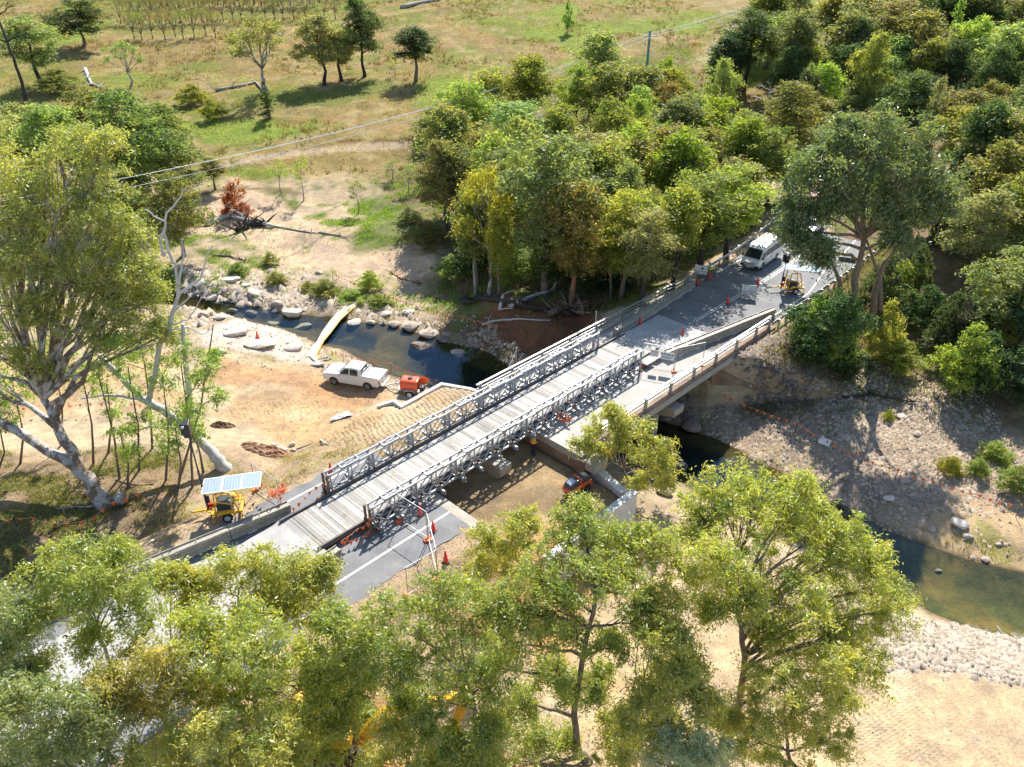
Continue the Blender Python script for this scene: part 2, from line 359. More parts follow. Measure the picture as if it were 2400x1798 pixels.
xs = axis([(-2500, -500, 250), (-500, -150, 25), (-150, -60, 2.5), (-60, -34, 0.8), (-34, 44, 0.28), (44, 70, .8), (70, 150, 2.5), (150, 500, 25), (500, 2500, 250)])
ys = axis([(-600, -50, 60), (-50, 12, 4), (12, 62, 0.28), (62, 100, .42), (100, 150, .9), (150, 260, 2), (260, 600, 17), (600, 4500, 250)])
GX, GY = np.meshgrid(xs, ys); gx = GX.ravel(); gy = GY.ravel(); gz = height(gx, gy)
import bisect
GZ = gz.reshape(len(ys), len(xs)).tolist(); XL = xs.tolist(); YL = ys.tolist()
def hz(x, y):                                       # ground height, read off the sheet itself
    i = min(max(bisect.bisect_right(XL, x) - 1, 0), len(XL) - 2); j = min(max(bisect.bisect_right(YL, y) - 1, 0), len(YL) - 2)
    u = (x - XL[i]) / (XL[i + 1] - XL[i]); v = (y - YL[j]) / (YL[j + 1] - YL[j]); r0, r1 = GZ[j], GZ[j + 1]
    return (r0[i] * (1 - u) + r0[i + 1] * u) * (1 - v) + (r1[i] * (1 - u) + r1[i + 1] * u) * v
def lerp3(c, k, m_): return c * (1 - m_[:, None]) + np.array(k)[None, :] * m_[:, None]
n1 = fbm(gx, gy, 9, 5, 41); n2 = fbm(gx, gy, 2.2, 5, 42); n3 = fbm(gx, gy, 25, 4, 43); n4 = fbm(gx, gy, .7, 3, 44)
col = np.zeros((len(gx), 3)) + np.array([.235, .175, .065])                                   # dry tan pasture
col = lerp3(col, (.155, .17, .03), sst(.42, .58, n1 * .6 + n3 * .4))
col = lerp3(col, (.33, .26, .125), sst(.52, .66, n2) * .7)
col = lerp3(col, (.30, .17, .07), sst(.56, .7, fbm(gx, gy, 5, 4, 50)) * .5)
col = lerp3(col, (.17, .24, .03), sst(.56, .66, fbm(gx, gy, 14, 4, 51)) * .8)
# ground near the creek: green flats, sand, gravel
near = 1 - sst(100, 112, gy + (n1 - .5) * 12)
grn = sst(56, 64, gy + n2 * 6 - 3)
gn = lerp3(np.zeros_like(col) + np.array([.44, .345, .235]), (.17, .19, .05), sst(.46, .60, n2 * .5 + n1 * .5) * grn)
gn = lerp3(gn, (.10, .14, .03), sst(.56, .68, n2) * .8 * grn)
col = col * (1 - near[:, None]) + gn * near[:, None]
SAND = pp([(440,480),(560,440),(700,500),(830,580),(1000,600),(1090,640),(1060,700),(900,640),(760,670),(640,620),(560,560),(450,560)], -3.6)
col = lerp3(col, (.54, .40, .28), inpoly(gx, gy, SAND, 1.2) * sst(.25, .45, n2 + .1))
GRAV = pp([(430,640),(800,640),(1000,700),(1150,760),(1250,880),(1100,960),(700,880),(440,840)], -4.4)
mg = inpoly(gx, gy, GRAV, 1.0)
col = lerp3(col, (.46, .36, .26), mg); col = lerp3(col, (.33, .27, .2), mg * sst(.5, .62, n4)); col = lerp3(col, (.28, .27, .1), mg * sst(.6, .7, n2) * .7)
DIRT = pp([(0,870),(450,810),(760,850),(940,950),(1180,1000),(1000,1060),(760,1090),(560,1010),(440,960),(0,1000)], -3.7)
md = inpoly(gx, gy, DIRT, .9)
col = lerp3(col, (.44, .305, .175), md); col = lerp3(col, (.52, .41, .27), md * sst(.42, .6, fbm(gx, gy, 4, 3, 61)))
ORNG = pp([(460,840),(700,850),(900,930),(830,960),(600,900),(470,900)], -3.9)
col = lerp3(col, (.43, .235, .115), inpoly(gx, gy, ORNG, .9) * .75)
VERGE = pp([(250,1160),(480,1040),(660,1010),(960,990),(1000,1030),(740,1130),(640,1170),(400,1290),(240,1330)], -.8)
mv = inpoly(gx, gy, VERGE, .8); col = lerp3(col, (.40, .30, .20), mv); col = lerp3(col, (.30, .27, .11), mv * sst(.55, .68, n2) * .6)
GUM = pp([(-60,1040),(420,1030),(430,1180),(250,1330),(-60,1380)], -1)
mt_ = inpoly(gx, gy, GUM, 1); col = lerp3(col, (.27, .20, .12), mt_); col = lerp3(col, (.18, .18, .06), mt_ * sst(.48, .6, n2) * .8); col = lerp3(col, (.16, .11, .07), mt_ * sst(.58, .7, n4))
GS, GT = ST(gx, gy)
fl = sst(-.1, .3, pdist(GS, GT, FILL)) * (GT > -2)
col = lerp3(col, (.34, .25, .145), fl); col = lerp3(col, (.24, .17, .10), fl * sst(.5, .65, n2) * .8)
LOW = pp([(1150,1300),(1500,1250),(2050,1480),(2500,1560),(2500,1900),(300,1900),(700,1500),(760,1390),(900,1330)], -3.5)
ml = inpoly(gx, gy, LOW, .9); col = lerp3(col, (.52, .385, .245), ml); col = lerp3(col, (.50, .285, .14), ml * sst(.45, .6, fbm(gx, gy, 6, 3, 71)) * (gx < 6)); col = lerp3(col, (.58, .48, .34), ml * sst(.5, .7, n2) * .6)
SIDE = pp([(700,1470),(1020,1210),(1160,1230),(1150,1330),(980,1400),(760,1480)], -.1)
ms = inpoly(gx, gy, SIDE, .7); col = lerp3(col, (.43, .32, .215), ms); col = lerp3(col, (.36, .27, .19), ms * sst(.5, .65, n2))
BAR = pp([(1560,960),(1840,930),(2020,880),(2230,930),(2420,1080),(2500,1300),(2300,1330),(2000,1200),(1740,1080),(1620,1020)], -4.1)
mb = inpoly(gx, gy, BAR, .9); col = lerp3(col, (.36, .275, .185), mb); col = lerp3(col, (.21, .17, .13), mb * sst(.47, .6, n4 * .6 + n2 * .4) * .75)
SANDR = pp([(2140,1240),(2230,1150),(2420,1190),(2600,1300),(2420,1350),(2200,1330)], -4.2)
msr = inpoly(gx, gy, SANDR, .6); col = lerp3(col, (.46, .335, .20), msr); col = lerp3(col, (.26, .24, .08), msr * sst(.55, .68, n2) * .8)
RIP = pp([(2020,1470),(2130,1440),(2600,1490),(2600,1640),(2300,1600),(2050,1560)], -4.2)
mr = inpoly(gx, gy, RIP, .5); col = lerp3(col, (.60, .52, .43), mr)
def pline(pts, w_):
    d_ = np.full(gx.shape, 1e9)
    for (x0, y0), (x1, y1) in zip(pts[:-1], pts[1:]):
        dx, dy = x1 - x0, y1 - y0; u = np.clip(((gx - x0) * dx + (gy - y0) * dy) / (dx * dx + dy * dy), 0, 1); d_ = np.minimum(d_, np.hypot(gx - x0 - u * dx, gy - y0 - u * dy))
    return 1 - sst(w_ * .6, w_ * 1.3, d_ + (n2 - .5) * w_)
def gpts(l): return [tuple(ground(a, b_))[:2] for a, b_ in l]
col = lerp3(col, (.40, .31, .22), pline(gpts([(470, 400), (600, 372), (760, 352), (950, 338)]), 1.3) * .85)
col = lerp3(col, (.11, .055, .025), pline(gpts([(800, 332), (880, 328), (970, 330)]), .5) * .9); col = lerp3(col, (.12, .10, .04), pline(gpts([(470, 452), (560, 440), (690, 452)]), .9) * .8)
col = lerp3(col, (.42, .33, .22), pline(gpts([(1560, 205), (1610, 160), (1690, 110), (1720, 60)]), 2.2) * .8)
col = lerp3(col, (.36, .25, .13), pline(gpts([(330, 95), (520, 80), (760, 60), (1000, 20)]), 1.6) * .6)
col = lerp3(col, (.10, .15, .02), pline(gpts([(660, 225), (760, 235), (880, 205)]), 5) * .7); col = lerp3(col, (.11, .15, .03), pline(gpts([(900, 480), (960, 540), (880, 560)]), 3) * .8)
# forest floors
FR1 = pp([(1000,640),(1050,560),(900,420),(1000,330),(1300,230),(1600,160),(1750,560),(1600,640),(1420,760),(1250,880),(1060,760)], -1.5)
FR2 = [(24,49),(30,52),(38,47),(60,40),(140,60),(200,300),(90,260),(62,170),(52,120),(36,84),(29,66),(22,57)]
mf = np.maximum(inpoly(gx, gy, FR1, 1.2), inpoly(gx, gy, FR2, 1.2))
col = lerp3(col, (.20, .14, .09), mf); col = lerp3(col, (.14, .17, .04), mf * sst(.48, .62, n2) * .9); col = lerp3(col, (.34, .24, .15), mf * sst(.6, .7, n4) * .6)
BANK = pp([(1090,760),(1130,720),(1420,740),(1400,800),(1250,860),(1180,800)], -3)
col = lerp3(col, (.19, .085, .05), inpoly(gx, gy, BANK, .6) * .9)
SLOPE = [tuple(B(a, b))[:2] for a, b in ((31, 10), (44, 9), (62, 7), (62, 12), (44, 15), (33, 14))]
col = lerp3(col, (.36, .27, .17), inpoly(gx, gy, SLOPE, .8) * sst(.35, .55, n2 + .08))
cdv = creek_d(gx, gy) + (fbm(gx, gy, 3.0, 3, 21) - .5) * 0.5
wet = 1 - sst(1.02, 1.22, cdv); col = lerp3(col, (.17, .12, .06), wet * (gz < -4.4))
col = lerp3(col, (.21, .155, .065), (1 - sst(.85, 1.0, cdv)) * .9)
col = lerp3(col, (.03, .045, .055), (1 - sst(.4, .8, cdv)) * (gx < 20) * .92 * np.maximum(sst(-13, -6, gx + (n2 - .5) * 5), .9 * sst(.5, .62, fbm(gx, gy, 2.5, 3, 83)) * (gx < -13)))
col = lerp3(col, (.17, .17, .06), (1 - sst(.9, 1.05, cdv)) * (gx > 20)); col = lerp3(col, (.34, .24, .08), (1 - sst(.8, 1.0, cdv)) * (gx > 20) * sst(.35, .6, fbm(gx, gy, 2.5, 3, 81)) * .9)
PALE = pp([(470,780),(560,745),(690,770),(760,850),(640,830),(480,810)], -4.3)
col = lerp3(col, (.66, .56, .46), inpoly(gx, gy, PALE, .5) * (gz > -4.95))
gm, nt, b = nodes('terrain')
ca = N(nt, 'Attribute', attribute_name='Col'); tr = N(nt, 'Attribute', attribute_name='tracks')
SANDR_ = 0
geo = nt.nodes.new('ShaderNodeNewGeometry')
f1 = ramp(nt, noise(nt, 1.3, 8, .72, vec=geo.outputs['Position']), .33, .67); f2 = ramp(nt, noise(nt, 9, 6, .75, vec=geo.outputs['Position']), .3, .7)
k1 = mixc(nt, f1, (.68, .69, .72), (1.22, 1.18, 1.12)); k2 = mixc(nt, f2, (.66, .66, .67), (1.25, 1.25, 1.25))
f0 = ramp(nt, noise(nt, .23, 9, .78, vec=geo.outputs['Position']), .36, .64); k0 = mixc(nt, f0, (.74, .76, .80), (1.18, 1.14, 1.04))
cc = mixc(nt, 1.0, mixc(nt, 1.0, mixc(nt, 1.0, ca.outputs['Color'], k0, 'MULTIPLY'), k1, 'MULTIPLY'), k2, 'MULTIPLY'); nt.links.new(cc, b.inputs['Base Color'])
b.inputs['Roughness'].default_value = .95; b.inputs['Specular IOR Level'].default_value = .15
bn1 = N(nt, 'Bump', Strength=.75, Distance=.09); nt.links.new(noise(nt, 6, 7, .75, vec=geo.outputs['Position']), bn1.inputs['Height'])
mp = N(nt, 'Mapping'); mp.inputs['Rotation'].default_value = (0, 0, R(-28)); nt.links.new(geo.outputs['Position'], mp.inputs[0])
wv = N(nt, 'TexWave', Scale=1.7, Distortion=3.2, Detail=2); wv.inputs['Detail Scale'].default_value = 2.5; wv.bands_direction = 'Y'; nt.links.new(mp.outputs[0], wv.inputs[0])
wv2 = N(nt, 'TexWave', Scale=.85, Distortion=5.5, Detail=1); wv2.bands_direction = 'X'; nt.links.new(mp.outputs[0], wv2.inputs[0])
mm = nt.nodes.new('ShaderNodeMath'); mm.operation = 'MULTIPLY'; nt.links.new(wv.outputs['Fac'], mm.inputs[0]); nt.links.new(wv2.outputs['Fac'], mm.inputs[1])
mm2 = nt.nodes.new('ShaderNodeMath'); mm2.operation = 'MULTIPLY'; nt.links.new(mm.outputs[0], mm2.inputs[0]); nt.links.new(tr.outputs['Fac'], mm2.inputs[1])
bn2 = N(nt, 'Bump', Strength=1.0, Distance=.09); nt.links.new(mm2.outputs[0], bn2.inputs['Height']); nt.links.new(bn1.outputs[0], bn2.inputs['Normal']); nt.links.new(bn2.outputs[0], b.inputs['Normal'])
nx, ny = len(xs), len(ys); I = np.arange(nx * ny).reshape(ny, nx)
F = np.stack([I[:-1, :-1], I[:-1, 1:], I[1:, 1:], I[1:, :-1]], -1).reshape(-1, 4)
go = mesh_np('ground', np.c_[gx, gy, gz], F, gm, col=np.clip(col, 0, 1), smooth=True); tag(go, kind='structure')
TRK = pp([(760,1040),(850,965),(940,960),(1040,905),(1100,920),(1180,960),(1120,1010),(960,1060),(800,1085)], -1.9)
TRK2 = pp([(1950,1560),(2500,1580),(2500,1850),(1850,1850)], -4)
TRK3 = pp([(470,960),(700,930),(820,960),(760,1000),(560,1000)], -3.7)
tk = np.maximum(inpoly(gx, gy, TRK, .4), np.maximum(inpoly(gx, gy, TRK2, .6) * .3 * sst(.42, .6, n3 * .5 + n1 * .5), inpoly(gx, gy, TRK3, .5) * .5))
a_ = go.data.attributes.new('tracks', 'FLOAT', 'POINT'); a_.data.foreach_set('value', tk.astype(np.float32))
# ---- water
wm, nt, b = nodes('water'); nt.nodes.remove(b)
fr = N(nt, 'Fresnel', IOR=1.36); gl = N(nt, 'BsdfGlossy', Roughness=.03); gl.inputs[0].default_value = (.26, .50, .80, 1)
tp = N(nt, 'BsdfTransparent'); tp.inputs[0].default_value = (.80, .84, .76, 1)
bn = N(nt, 'Bump', Strength=.05, Distance=.04); geo = nt.nodes.new('ShaderNodeNewGeometry'); nt.links.new(noise(nt, 2.2, 4, .6, vec=geo.outputs['Position']), bn.inputs['Height'])
nt.links.new(bn.outputs[0], gl.inputs['Normal']); nt.links.new(bn.outputs[0], fr.inputs['Normal'])
ms_ = nt.nodes.new('ShaderNodeMixShader'); nt.links.new(fr.outputs[0], ms_.inputs[0]); nt.links.new(tp.outputs[0], ms_.inputs[1]); nt.links.new(gl.outputs[0], ms_.inputs[2]); nt.links.new(ms_.outputs[0], nt.nodes['Material Output'].inputs[0])
wsel = (creek_d(gx, gy) < 1.75).reshape(ny, nx); fq = wsel[:-1, :-1] | wsel[:-1, 1:] | wsel[1:, :-1] | wsel[1:, 1:]
WF = F.reshape(ny - 1, nx - 1, 4)[fq]; used, inv = np.unique(WF, return_inverse=True)
tag(mesh_np('creek_water', np.c_[gx[used], gy[used], np.full(len(used), WATER_Z)], inv.reshape(-1, 4), wm), kind='structure')
# ---- road sheets
def strip(name, m, ss, t0, t1, z=0.0, kind='structure', curve=True, rough=0.0):
    mb = MB(); vs = []; k = 0
    for s in ss:
        c_ = float(curve_t(s)) if curve else 0; zz = z(s) if callable(z) else z
        a = t0(s) if callable(t0) else t0; b_ = t1(s) if callable(t1) else t1
        for j in range(9):
            r_ = rough * (fbm(s * 1.0, j * 3.3, 1.1, 3, 91 + j) - .5) if j in (0, 8) else 0
            vs.append(B(s, a + (b_ - a) * j / 8 + c_ + r_, zz))
    n = len(ss); mb.add(vs, [(i * 9 + j, (i + 1) * 9 + j, (i + 1) * 9 + j + 1, i * 9 + j + 1) for i in range(n - 1) for j in range(8)])
    o = mb.build(name, m); return tag(o, kind=kind)
fr_ = lambda a, b, n: [a + (b - a) * i / n for i in range(n + 1)]
strip('road', M['asphalt'], fr_(-45, 4.6, 100), -1.9, 8.3, 0.0, rough=.7)
strip('road', M['asphalt'], fr_(38.6, 150, 90), -1.7, 8.1, 0.0, rough=.4)
strip('road_patch', M['patch'], fr_(-45, -7, 60), -.2, 5.4, 0.006, rough=.5)
strip('road', M['asphalt'], fr_(31.5, 38.7, 12), -1.1, 7.2, 0.01, rough=.6)
strip('road_patch', M['patch'], fr_(-8, -2.9, 20), .55, 4.75, lambda s: 0.40 * sst(-8, -3.2, np.array(s)) + .008, rough=.3)
for (a, b_) in ((-20, -2.5), (-2.5, 4.4)): strip('road_marking', M['line'], fr_(a, b_, 20), 6.45, 6.58, 0.006)
strip('road_marking', M['line'], fr_(-14, 4.3, 30), -1.12, -1.0, 0.006)
strip('road_marking', M['line'], fr_(14, 47, 40), 7.33, 7.45, lambda s: 0.018)
strip('road_marking', M['line'], fr_(47.1, 90, 40), lambda s: 7.33 - min(1.1, (s - 47) * .18) , lambda s: 7.45 - min(1.1, (s - 47) * .18), 0.008)
for d in (-.12, .12): strip('road_marking', M['line'], fr_(35, 90, 50), 3.1 + d - .04, 3.1 + d + .04, 0.018)
strip('road_marking', M['line'], fr_(46, 90, 40), -1.15, -1.03, 0.008)
# ================================================================ TEMPORARY STEEL TRUSS BRIDGE
PL = 3.12; NP = 8; S0 = .12
TZ0, TZ1 = .27, 1.75
def L(s, t, z): return Vector((s, -t, z))
bt = thing('truss_bridge', 'temporary grey steel truss bridge with a timber plank deck laid over the gap', 'bridge', tuple(B(0, 0, 0)), ANG)
def panel(t):
    m = MB(); cw = .035
    for z in (TZ0 + .05, TZ1 - .05):
        for d in (-cw, cw): m.box(0.01, PL - .01, -d - .018, -d + .018, z - .05, z + .05)
    zm = (TZ0 + TZ1) / 2; zl, zt = TZ0 + .1, TZ1 - .1
    for x in (.06, PL / 2, PL - .06): m.bar((x, 0, zl), (x, 0, zt), .075, .055)
    for a, b_ in ((.1, PL / 2), (PL / 2, PL - .1)):
        c_ = (a + b_) / 2
        for p, q in (((a, zm), (c_, zt)), ((c_, zt), (b_, zm)), ((b_, zm), (c_, zl)), ((c_, zl), (a, zm))): m.bar((p[0], 0, p[1]), (q[0], 0, q[1]), .06, .045)
        for z_, sg in ((zl, 1), (zt, -1)): m.box(c_ - .14, c_ + .14, -.012, .012, min(z_, z_ + sg * .09), max(z_, z_ + sg * .09))
    for x in (.0, PL - .05): m.box(x, x + .05, -.055, .055, TZ0 - .01, TZ0 + .13); m.box(x, x + .05, -.055, .055, TZ1 - .13, TZ1 + .01)
    return m
first = None
for t in (.12, .58, 4.25, 4.71):
    for i in range(NP):
        if first is None: first = o = panel(0).build('truss_panel', M['steel'], bt)
        else: o = first.copy(); C.objects.link(o); o.parent = bt
        o.location = (S0 + i * PL, -t, 0)
ff = None; fv = None
for t0 in (.12, 4.25):
    for i in range(NP):
        if ff is None:
            m = MB(); x0, x1 = .0, 1.25; z = TZ1 + .028
            for d in (0, .46): m.box(x0, x1, -d - .03, -d + .03, z - .02, z + .02)
            for x in (x0 - .03, x1 - .03): m.box(x, x + .06, -.51, .05, z + .023, z + .06)
            m.bar((x0, 0, z + .005), (x1, -.46, z + .005), .04); m.bar((x0, -.46, z - .006), (x1, 0, z - .006), .04)
            ff = o = m.build('bracing_frame', M['steel'], bt)
            m = MB()
            for d in (.03, .43): m.bar((0, -d, TZ0 + .12), (0, -d, TZ1 - .12), .05)
            m.bar((.02, -.03, TZ0 + .2), (.02, -.43, TZ1 - .2), .035); m.bar((-.02, -.43, TZ0 + .2), (-.02, -.03, TZ1 - .2), .035)
            for z_ in (TZ0 + .16, TZ1 - .16): m.box(-.03, .03, -.45, 0, z_ - .03, z_ + .03)
            fv = p = m.build('cross_frame', M['steel'], bt)
        else: o = ff.copy(); C.objects.link(o); p = fv.copy(); C.objects.link(p)
        o.parent = bt; p.parent = bt; o.location = (S0 + i * PL + .92, -t0, 0); p.location = (S0 + (i + (0 if i else .02)) * PL, -t0, 0)
tr0 = rk0 = None
for i in range(NP):
    for dx in (.25, PL / 2 + .15):
        if tr0 is None:
            m = MB(); m.box(-.06, .06, -5.3, .6, TZ0 + .11, TZ0 + .13); m.box(-.06, .06, -5.3, .6, TZ0 - .10, TZ0 - .08); m.box(-.012, .012, -5.3, .6, TZ0 - .08, TZ0 + .11)
            for y in (.30, -.85, -3.95, -5.1): m.box(-.09, .09, y - .05, y + .05, TZ0 - .14, TZ0 - .1)
            tr0 = o = m.build('transom', M['steel'], bt)
            rk0 = [MB().bar((0, .52, TZ0 + .16), (0, .05, TZ1 - .1), .05).box(-.06, .06, .45, .6, TZ0 + .135, TZ0 + .2).build('raker', M['steel'], bt), MB().bar((0, -5.22, TZ0 + .16), (0, -4.88, TZ1 - .1), .05).box(-.06, .06, -5.3, -5.15, TZ0 + .135, TZ0 + .2).build('raker', M['steel'], bt)]
            for r_ in rk0: r_.location = (S0 + dx, 0, 0)
        else:
            o = tr0.copy(); C.objects.link(o)
            if dx < 1:
                for r0_ in rk0: r_ = r0_.copy(); C.objects.link(r_); r_.parent = bt; r_.location = (S0 + i * PL + dx, 0, 0)
        o.parent = bt; o.location = (S0 + i * PL + dx, 0, 0)
c0 = None
for i in range(NP):
    for t in (.12, .58, 4.25, 4.71):
        for dx in (.25, PL / 2 + .15):
            if c0 is None: o = c0 = MB().box(-.1, .1, -.1, .1, TZ0 + .135, TZ0 + .26).build('transom_clamp', M['rust'], bt)
            else: o = c0.copy(); C.objects.link(o)
            o.location = (S0 + i * PL + dx, -t, 0); o.parent = bt
for s in (0, S0 + NP * PL + .005):
    for t in (.12, .58, 4.25, 4.71):
        m = MB(); m.box(s - .12 if s == 0 else s, s if s == 0 else s + .12, -t - .05, -t + .05, TZ0 - .2, TZ1 + .02)
        m.box(s - .16, s - .125, -t - .09, -t + .09, TZ0 - .2, TZ1 * .5) if s == 0 else None
        m.build('end_post', M['rust'] if s == 0 else M['steel'], bt)
for s in (-.55, S0 + NP * PL - .1):
    for t in (.35, 4.48):
        m = MB(); m.box(s, s + .9, -t - .45, -t + .45, .02, .07)
        for d in (.1, .35, .6): m.box(s + d, s + d + .14, -t - .38, -t + .38, .073, TZ0 - .205)
        m.build('bearing', M['rust'], bt)
m = MB(); m.c = []; s = -2.95; k = 0
while s < 28.35:
    wv_ = .222; gap = .014 if k % 7 else .035
    m.box(s, s + wv_ - gap, -4.02, -.83, .40, .455 + rnd.uniform(-.004, .004)); m.c += [rnd.random() ** 1.3] * 6; s += wv_; k += 1
m.build('plank_deck', M['timber'], bt)
m = MB()
for t in (.9, 1.5, 2.2, 2.9, 3.6, 3.95): m.box(-2.9, 28.3, -t - .05, -t + .05, .19, .395)
m.build('stringers', M['rust'], bt)
m = MB(); m.box(-3.5, 28.35, -.78, -.66, .30, .60); m.build('kerb_beam', M['rib'], bt, bevel=.01)
m = MB(); m.box(-3.2, 25.2, -4.18, -4.06, .30, .60); m.build('kerb_beam', M['rib'], bt, bevel=.01)
m = MB()
for (a, b_, c_, d) in ((1, -3.0, -8, 0),):
    m.add([L(-2.97, .55, .44), L(-2.97, 4.85, .44), L(-8, 4.75, .005), L(-8, .6, .005), L(-2.97, .55, 0), L(-2.97, 4.85, 0)], [(0, 1, 2, 3), (0, 4, 5, 1), (0, 3, 4), (1, 5, 2)])
m.build('approach_ramp', M['patch'], bt)
m = MB(); m.add([L(28.37, .6, .43), L(28.37, 5.3, .43), L(34, 5.4, .005), L(34, .2, .005), L(28.37, .6, 0), L(28.37, 5.3, 0)], [(0, 1, 2, 3), (0, 4, 5, 1), (0, 3, 4), (1, 5, 2)]); m.build('approach_ramp', M['patch'], bt)
m = MB()                                           # wide planked landing at the far end
m.c = []; s = 25.6
while s < 28.9: m.box(s, s + .2, -5.0, -4.2, .36, .41); m.c += [rnd.random()] * 6; s += .222
m.build('landing_planks', M['timber'], bt)
# ================================================================ OLD CONCRETE BRIDGE
ob = thing('road_bridge', 'old concrete road bridge cut short under the steel truss, with double side rails', 'bridge', tuple(B(0, 0, 0)), ANG)
m = MB(); m.prism([(13.7, 0.0), (38.8, 0.0), (38.8, -.55), (13.7, -.55)], 1.75, -8.6, 'y'); m.build('deck', M['deck_conc'], ob, bevel=.02)
m = MB()
for t in (-1.35, .9, 3.2, 5.5, 7.75): m.box(14.2, 38.3, -t - .25, -t + .25, -1.15, -.552)
m.build('beam', M['concrete_brown'], ob)
m = MB(); m.box(14.3, 38.8, -8.62, -7.95, .004, .12); m.build('kerb', M['concrete_brown'], ob, bevel=.015)
m = MB(); m.box(13.75, 38.8, 1.2, 1.77, .004, .12); m.build('kerb', M['concrete'], ob, bevel=.015)
m = MB(); m.box(13.68, 14.4, -8.3, 1.4, -4.8, -.56); m.box(13.5, 14.9, -8.95, -8.31, -4.6, -.15); m.build('pier', M['concrete_brown'], ob, bevel=.02)
m = MB(); m.prism([(13.6, -.12), (15.0, -.12), (15.0, -.75), (14.6, -1.1), (13.6, -.75)], -8.65, -9.75, 'y'); m.build('pier_cap', M['concrete'], ob, bevel=.03)
m = MB(); m.prism([(1.2, -1.17), (-8.9, -1.17), (-8.9, -1.75), (-7.0, -2.3), (0.2, -2.3), (1.2, -1.75)], 23.9, 25.1, 'x'); m.box(24.1, 24.9, -7, .2, -5.2, -2.3); m.build('pier', M['concrete'], ob, bevel=.02)
m = MB(); m.box(33.0, 33.9, -8.3, 1.4, -3.6, -.56); m.prism([(34.2, -.56), (37.9, -.56), (37.0, -1.9), (36.0, -2.4), (35.2, -2.2)], -8.15, -8.55, 'y'); m.build('abutment', M['concrete'], ob, bevel=.02)
def rail_run(s0, s1, t, posts, parent, z=1.02, side=1, mp='concrete'):
    m = MB(); m.box(s0, s1, -t - .09, -t + .09, z - .10, z); m.build('top_rail', M['galv'], parent, bevel=.02)
    m = MB(); m.box(s0, s1, -t - .05, -t + .05, z - .48, z - .34); m.build('lower_rail', M['galv'], parent, bevel=.02)
    for s in posts:
        m = MB(); tt = t + side * .16; m.box(s - .1, s + .1, -tt - .105, -tt + .06, .125, z - .06); m.box(s - .16, s + .16, -tt - .12, -tt + .1, .12, .2); m.build('rail_post', M[mp], parent, bevel=.01)
r1 = thing('handrail', 'double metal handrail along the near edge of the concrete bridge', 'railing', tuple(B(0, 0, 0)), ANG)
rail_run(14.6, 38.6, 8.1, [14.9 + 3.02 * i for i in range(8)] + [38.2], r1)
r2 = thing('handrail', 'double metal handrail along the far edge behind the steel truss', 'railing', tuple(B(0, 0, 0)), ANG)
rail_run(13.9, 41.5, -1.45, [14.4 + 3.3 * i for i in range(9)], r2, side=-1)
# concrete works in the creek
def wall(name, label, pts, zt, zb, th, mt, cat='wall', group=None):
    P0 = B(pts[0][0], pts[0][1], 0); o = thing(name, label, cat, (P0.x, P0.y, zb), ANG, group); m = MB()
    n = len(pts); Ls = []
    for i, (s, t) in enumerate(pts):
        d1 = Vector((pts[i][0] - pts[i - 1][0], pts[i][1] - pts[i - 1][1])) if i else Vector((pts[1][0] - s, pts[1][1] - t)); d2 = Vector((pts[i + 1][0] - s, pts[i + 1][1] - t)) if i < n - 1 else d1
        d1.normalize(); d2.normalize(); n1_ = Vector((-d1.y, d1.x)); n2_ = Vector((-d2.y, d2.x)); b_ = (n1_ + n2_).normalized(); k = th / 2 / max(.4, b_.dot(n1_)); Ls.append(((s + b_.x * k, t + b_.y * k), (s - b_.x * k, t - b_.y * k)))
    zts = zt if hasattr(zt, '__len__') else [zt] * n; vs = []
    for (a, b_), z in zip(Ls, zts):
        vs += [Vector((a[0] - pts[0][0], -(a[1] - pts[0][1]), z - zb)), Vector((b_[0] - pts[0][0], -(b_[1] - pts[0][1]), z - zb)), Vector((b_[0] - pts[0][0], -(b_[1] - pts[0][1]), 0)), Vector((a[0] - pts[0][0], -(a[1] - pts[0][1]), 0))]
    fs = [(0, 1, 2, 3), tuple(4 * (n - 1) + k for k in (3, 2, 1, 0))]
    for i in range(n - 1): fs += [(4 * i + k, 4 * i + (k + 1) % 4, 4 * i + 4 + (k + 1) % 4, 4 * i + 4 + k) for k in range(4)]
    m.add(vs, fs); m.build('wall_body', mt, o, bevel=.02); return o
wall('retaining_wall', 'pale new concrete wall zigzagging beside the orange tank trailer', [(16.6, -1.9), (16.2, -4.75), (15.3, -7.05), (11.05, -6.75), (11.1, -7.75), (9.9, -8.35)], [-1.5, -1.75, -1.9, -1.85, -1.85, -2.05], -4.6, .32, M['concrete_new'])
wall('retaining_wall', 'thick pale concrete wall behind the orange roller', [(14.5, 8.7), (13.7, 12.1)], [-.75, -.85], -4.6, .55, M['concrete_new'])
wall('retaining_wall', 'white concrete corner wall in front of the orange roller', [(14.2, 12.5), (13.5, 12.5), (6.0, 12.5)], [-.78, -.82, -.85], -4.8, .5, M['concrete_new'])
wall('wing_wall', 'brown stained concrete wing wall under the right end of the bridge', [(31.2, -1.2), (31.2, 7.6), (35.2, 12.3)], [-.9, -1.0, -3.7], -5.2, .4, M['concrete_brown'])
m = MB(); m.prism([(-1.6, 1.9), (1.6, 1.9), (1.6, 1.2), (.5, .4), (.5, -.5), (-.5, -.5), (-.5, .4), (-1.6, 1.2)], -.5, .5, 'x')
o = m.build('pier_stub', M['concrete'], bevel=.03); o.location = tuple(B(9.9, 3.9, -2.2)); o.rotation_euler = (0, 0, ANG); tag(o, 'blue-grey concrete pier stub in the shade beneath the steel truss', 'pier')
m = MB(); m.box(-.35, .35, -4.5, 4.5, -.25, 0); o = m.build('road_edge_slab', M['concrete'], bevel=.05); o.location = tuple(B(4.5, 4.6, .012)); o.rotation_euler = (0, 0, ANG); tag(o, 'broken grey concrete lip at the cut end of the road', 'slab')
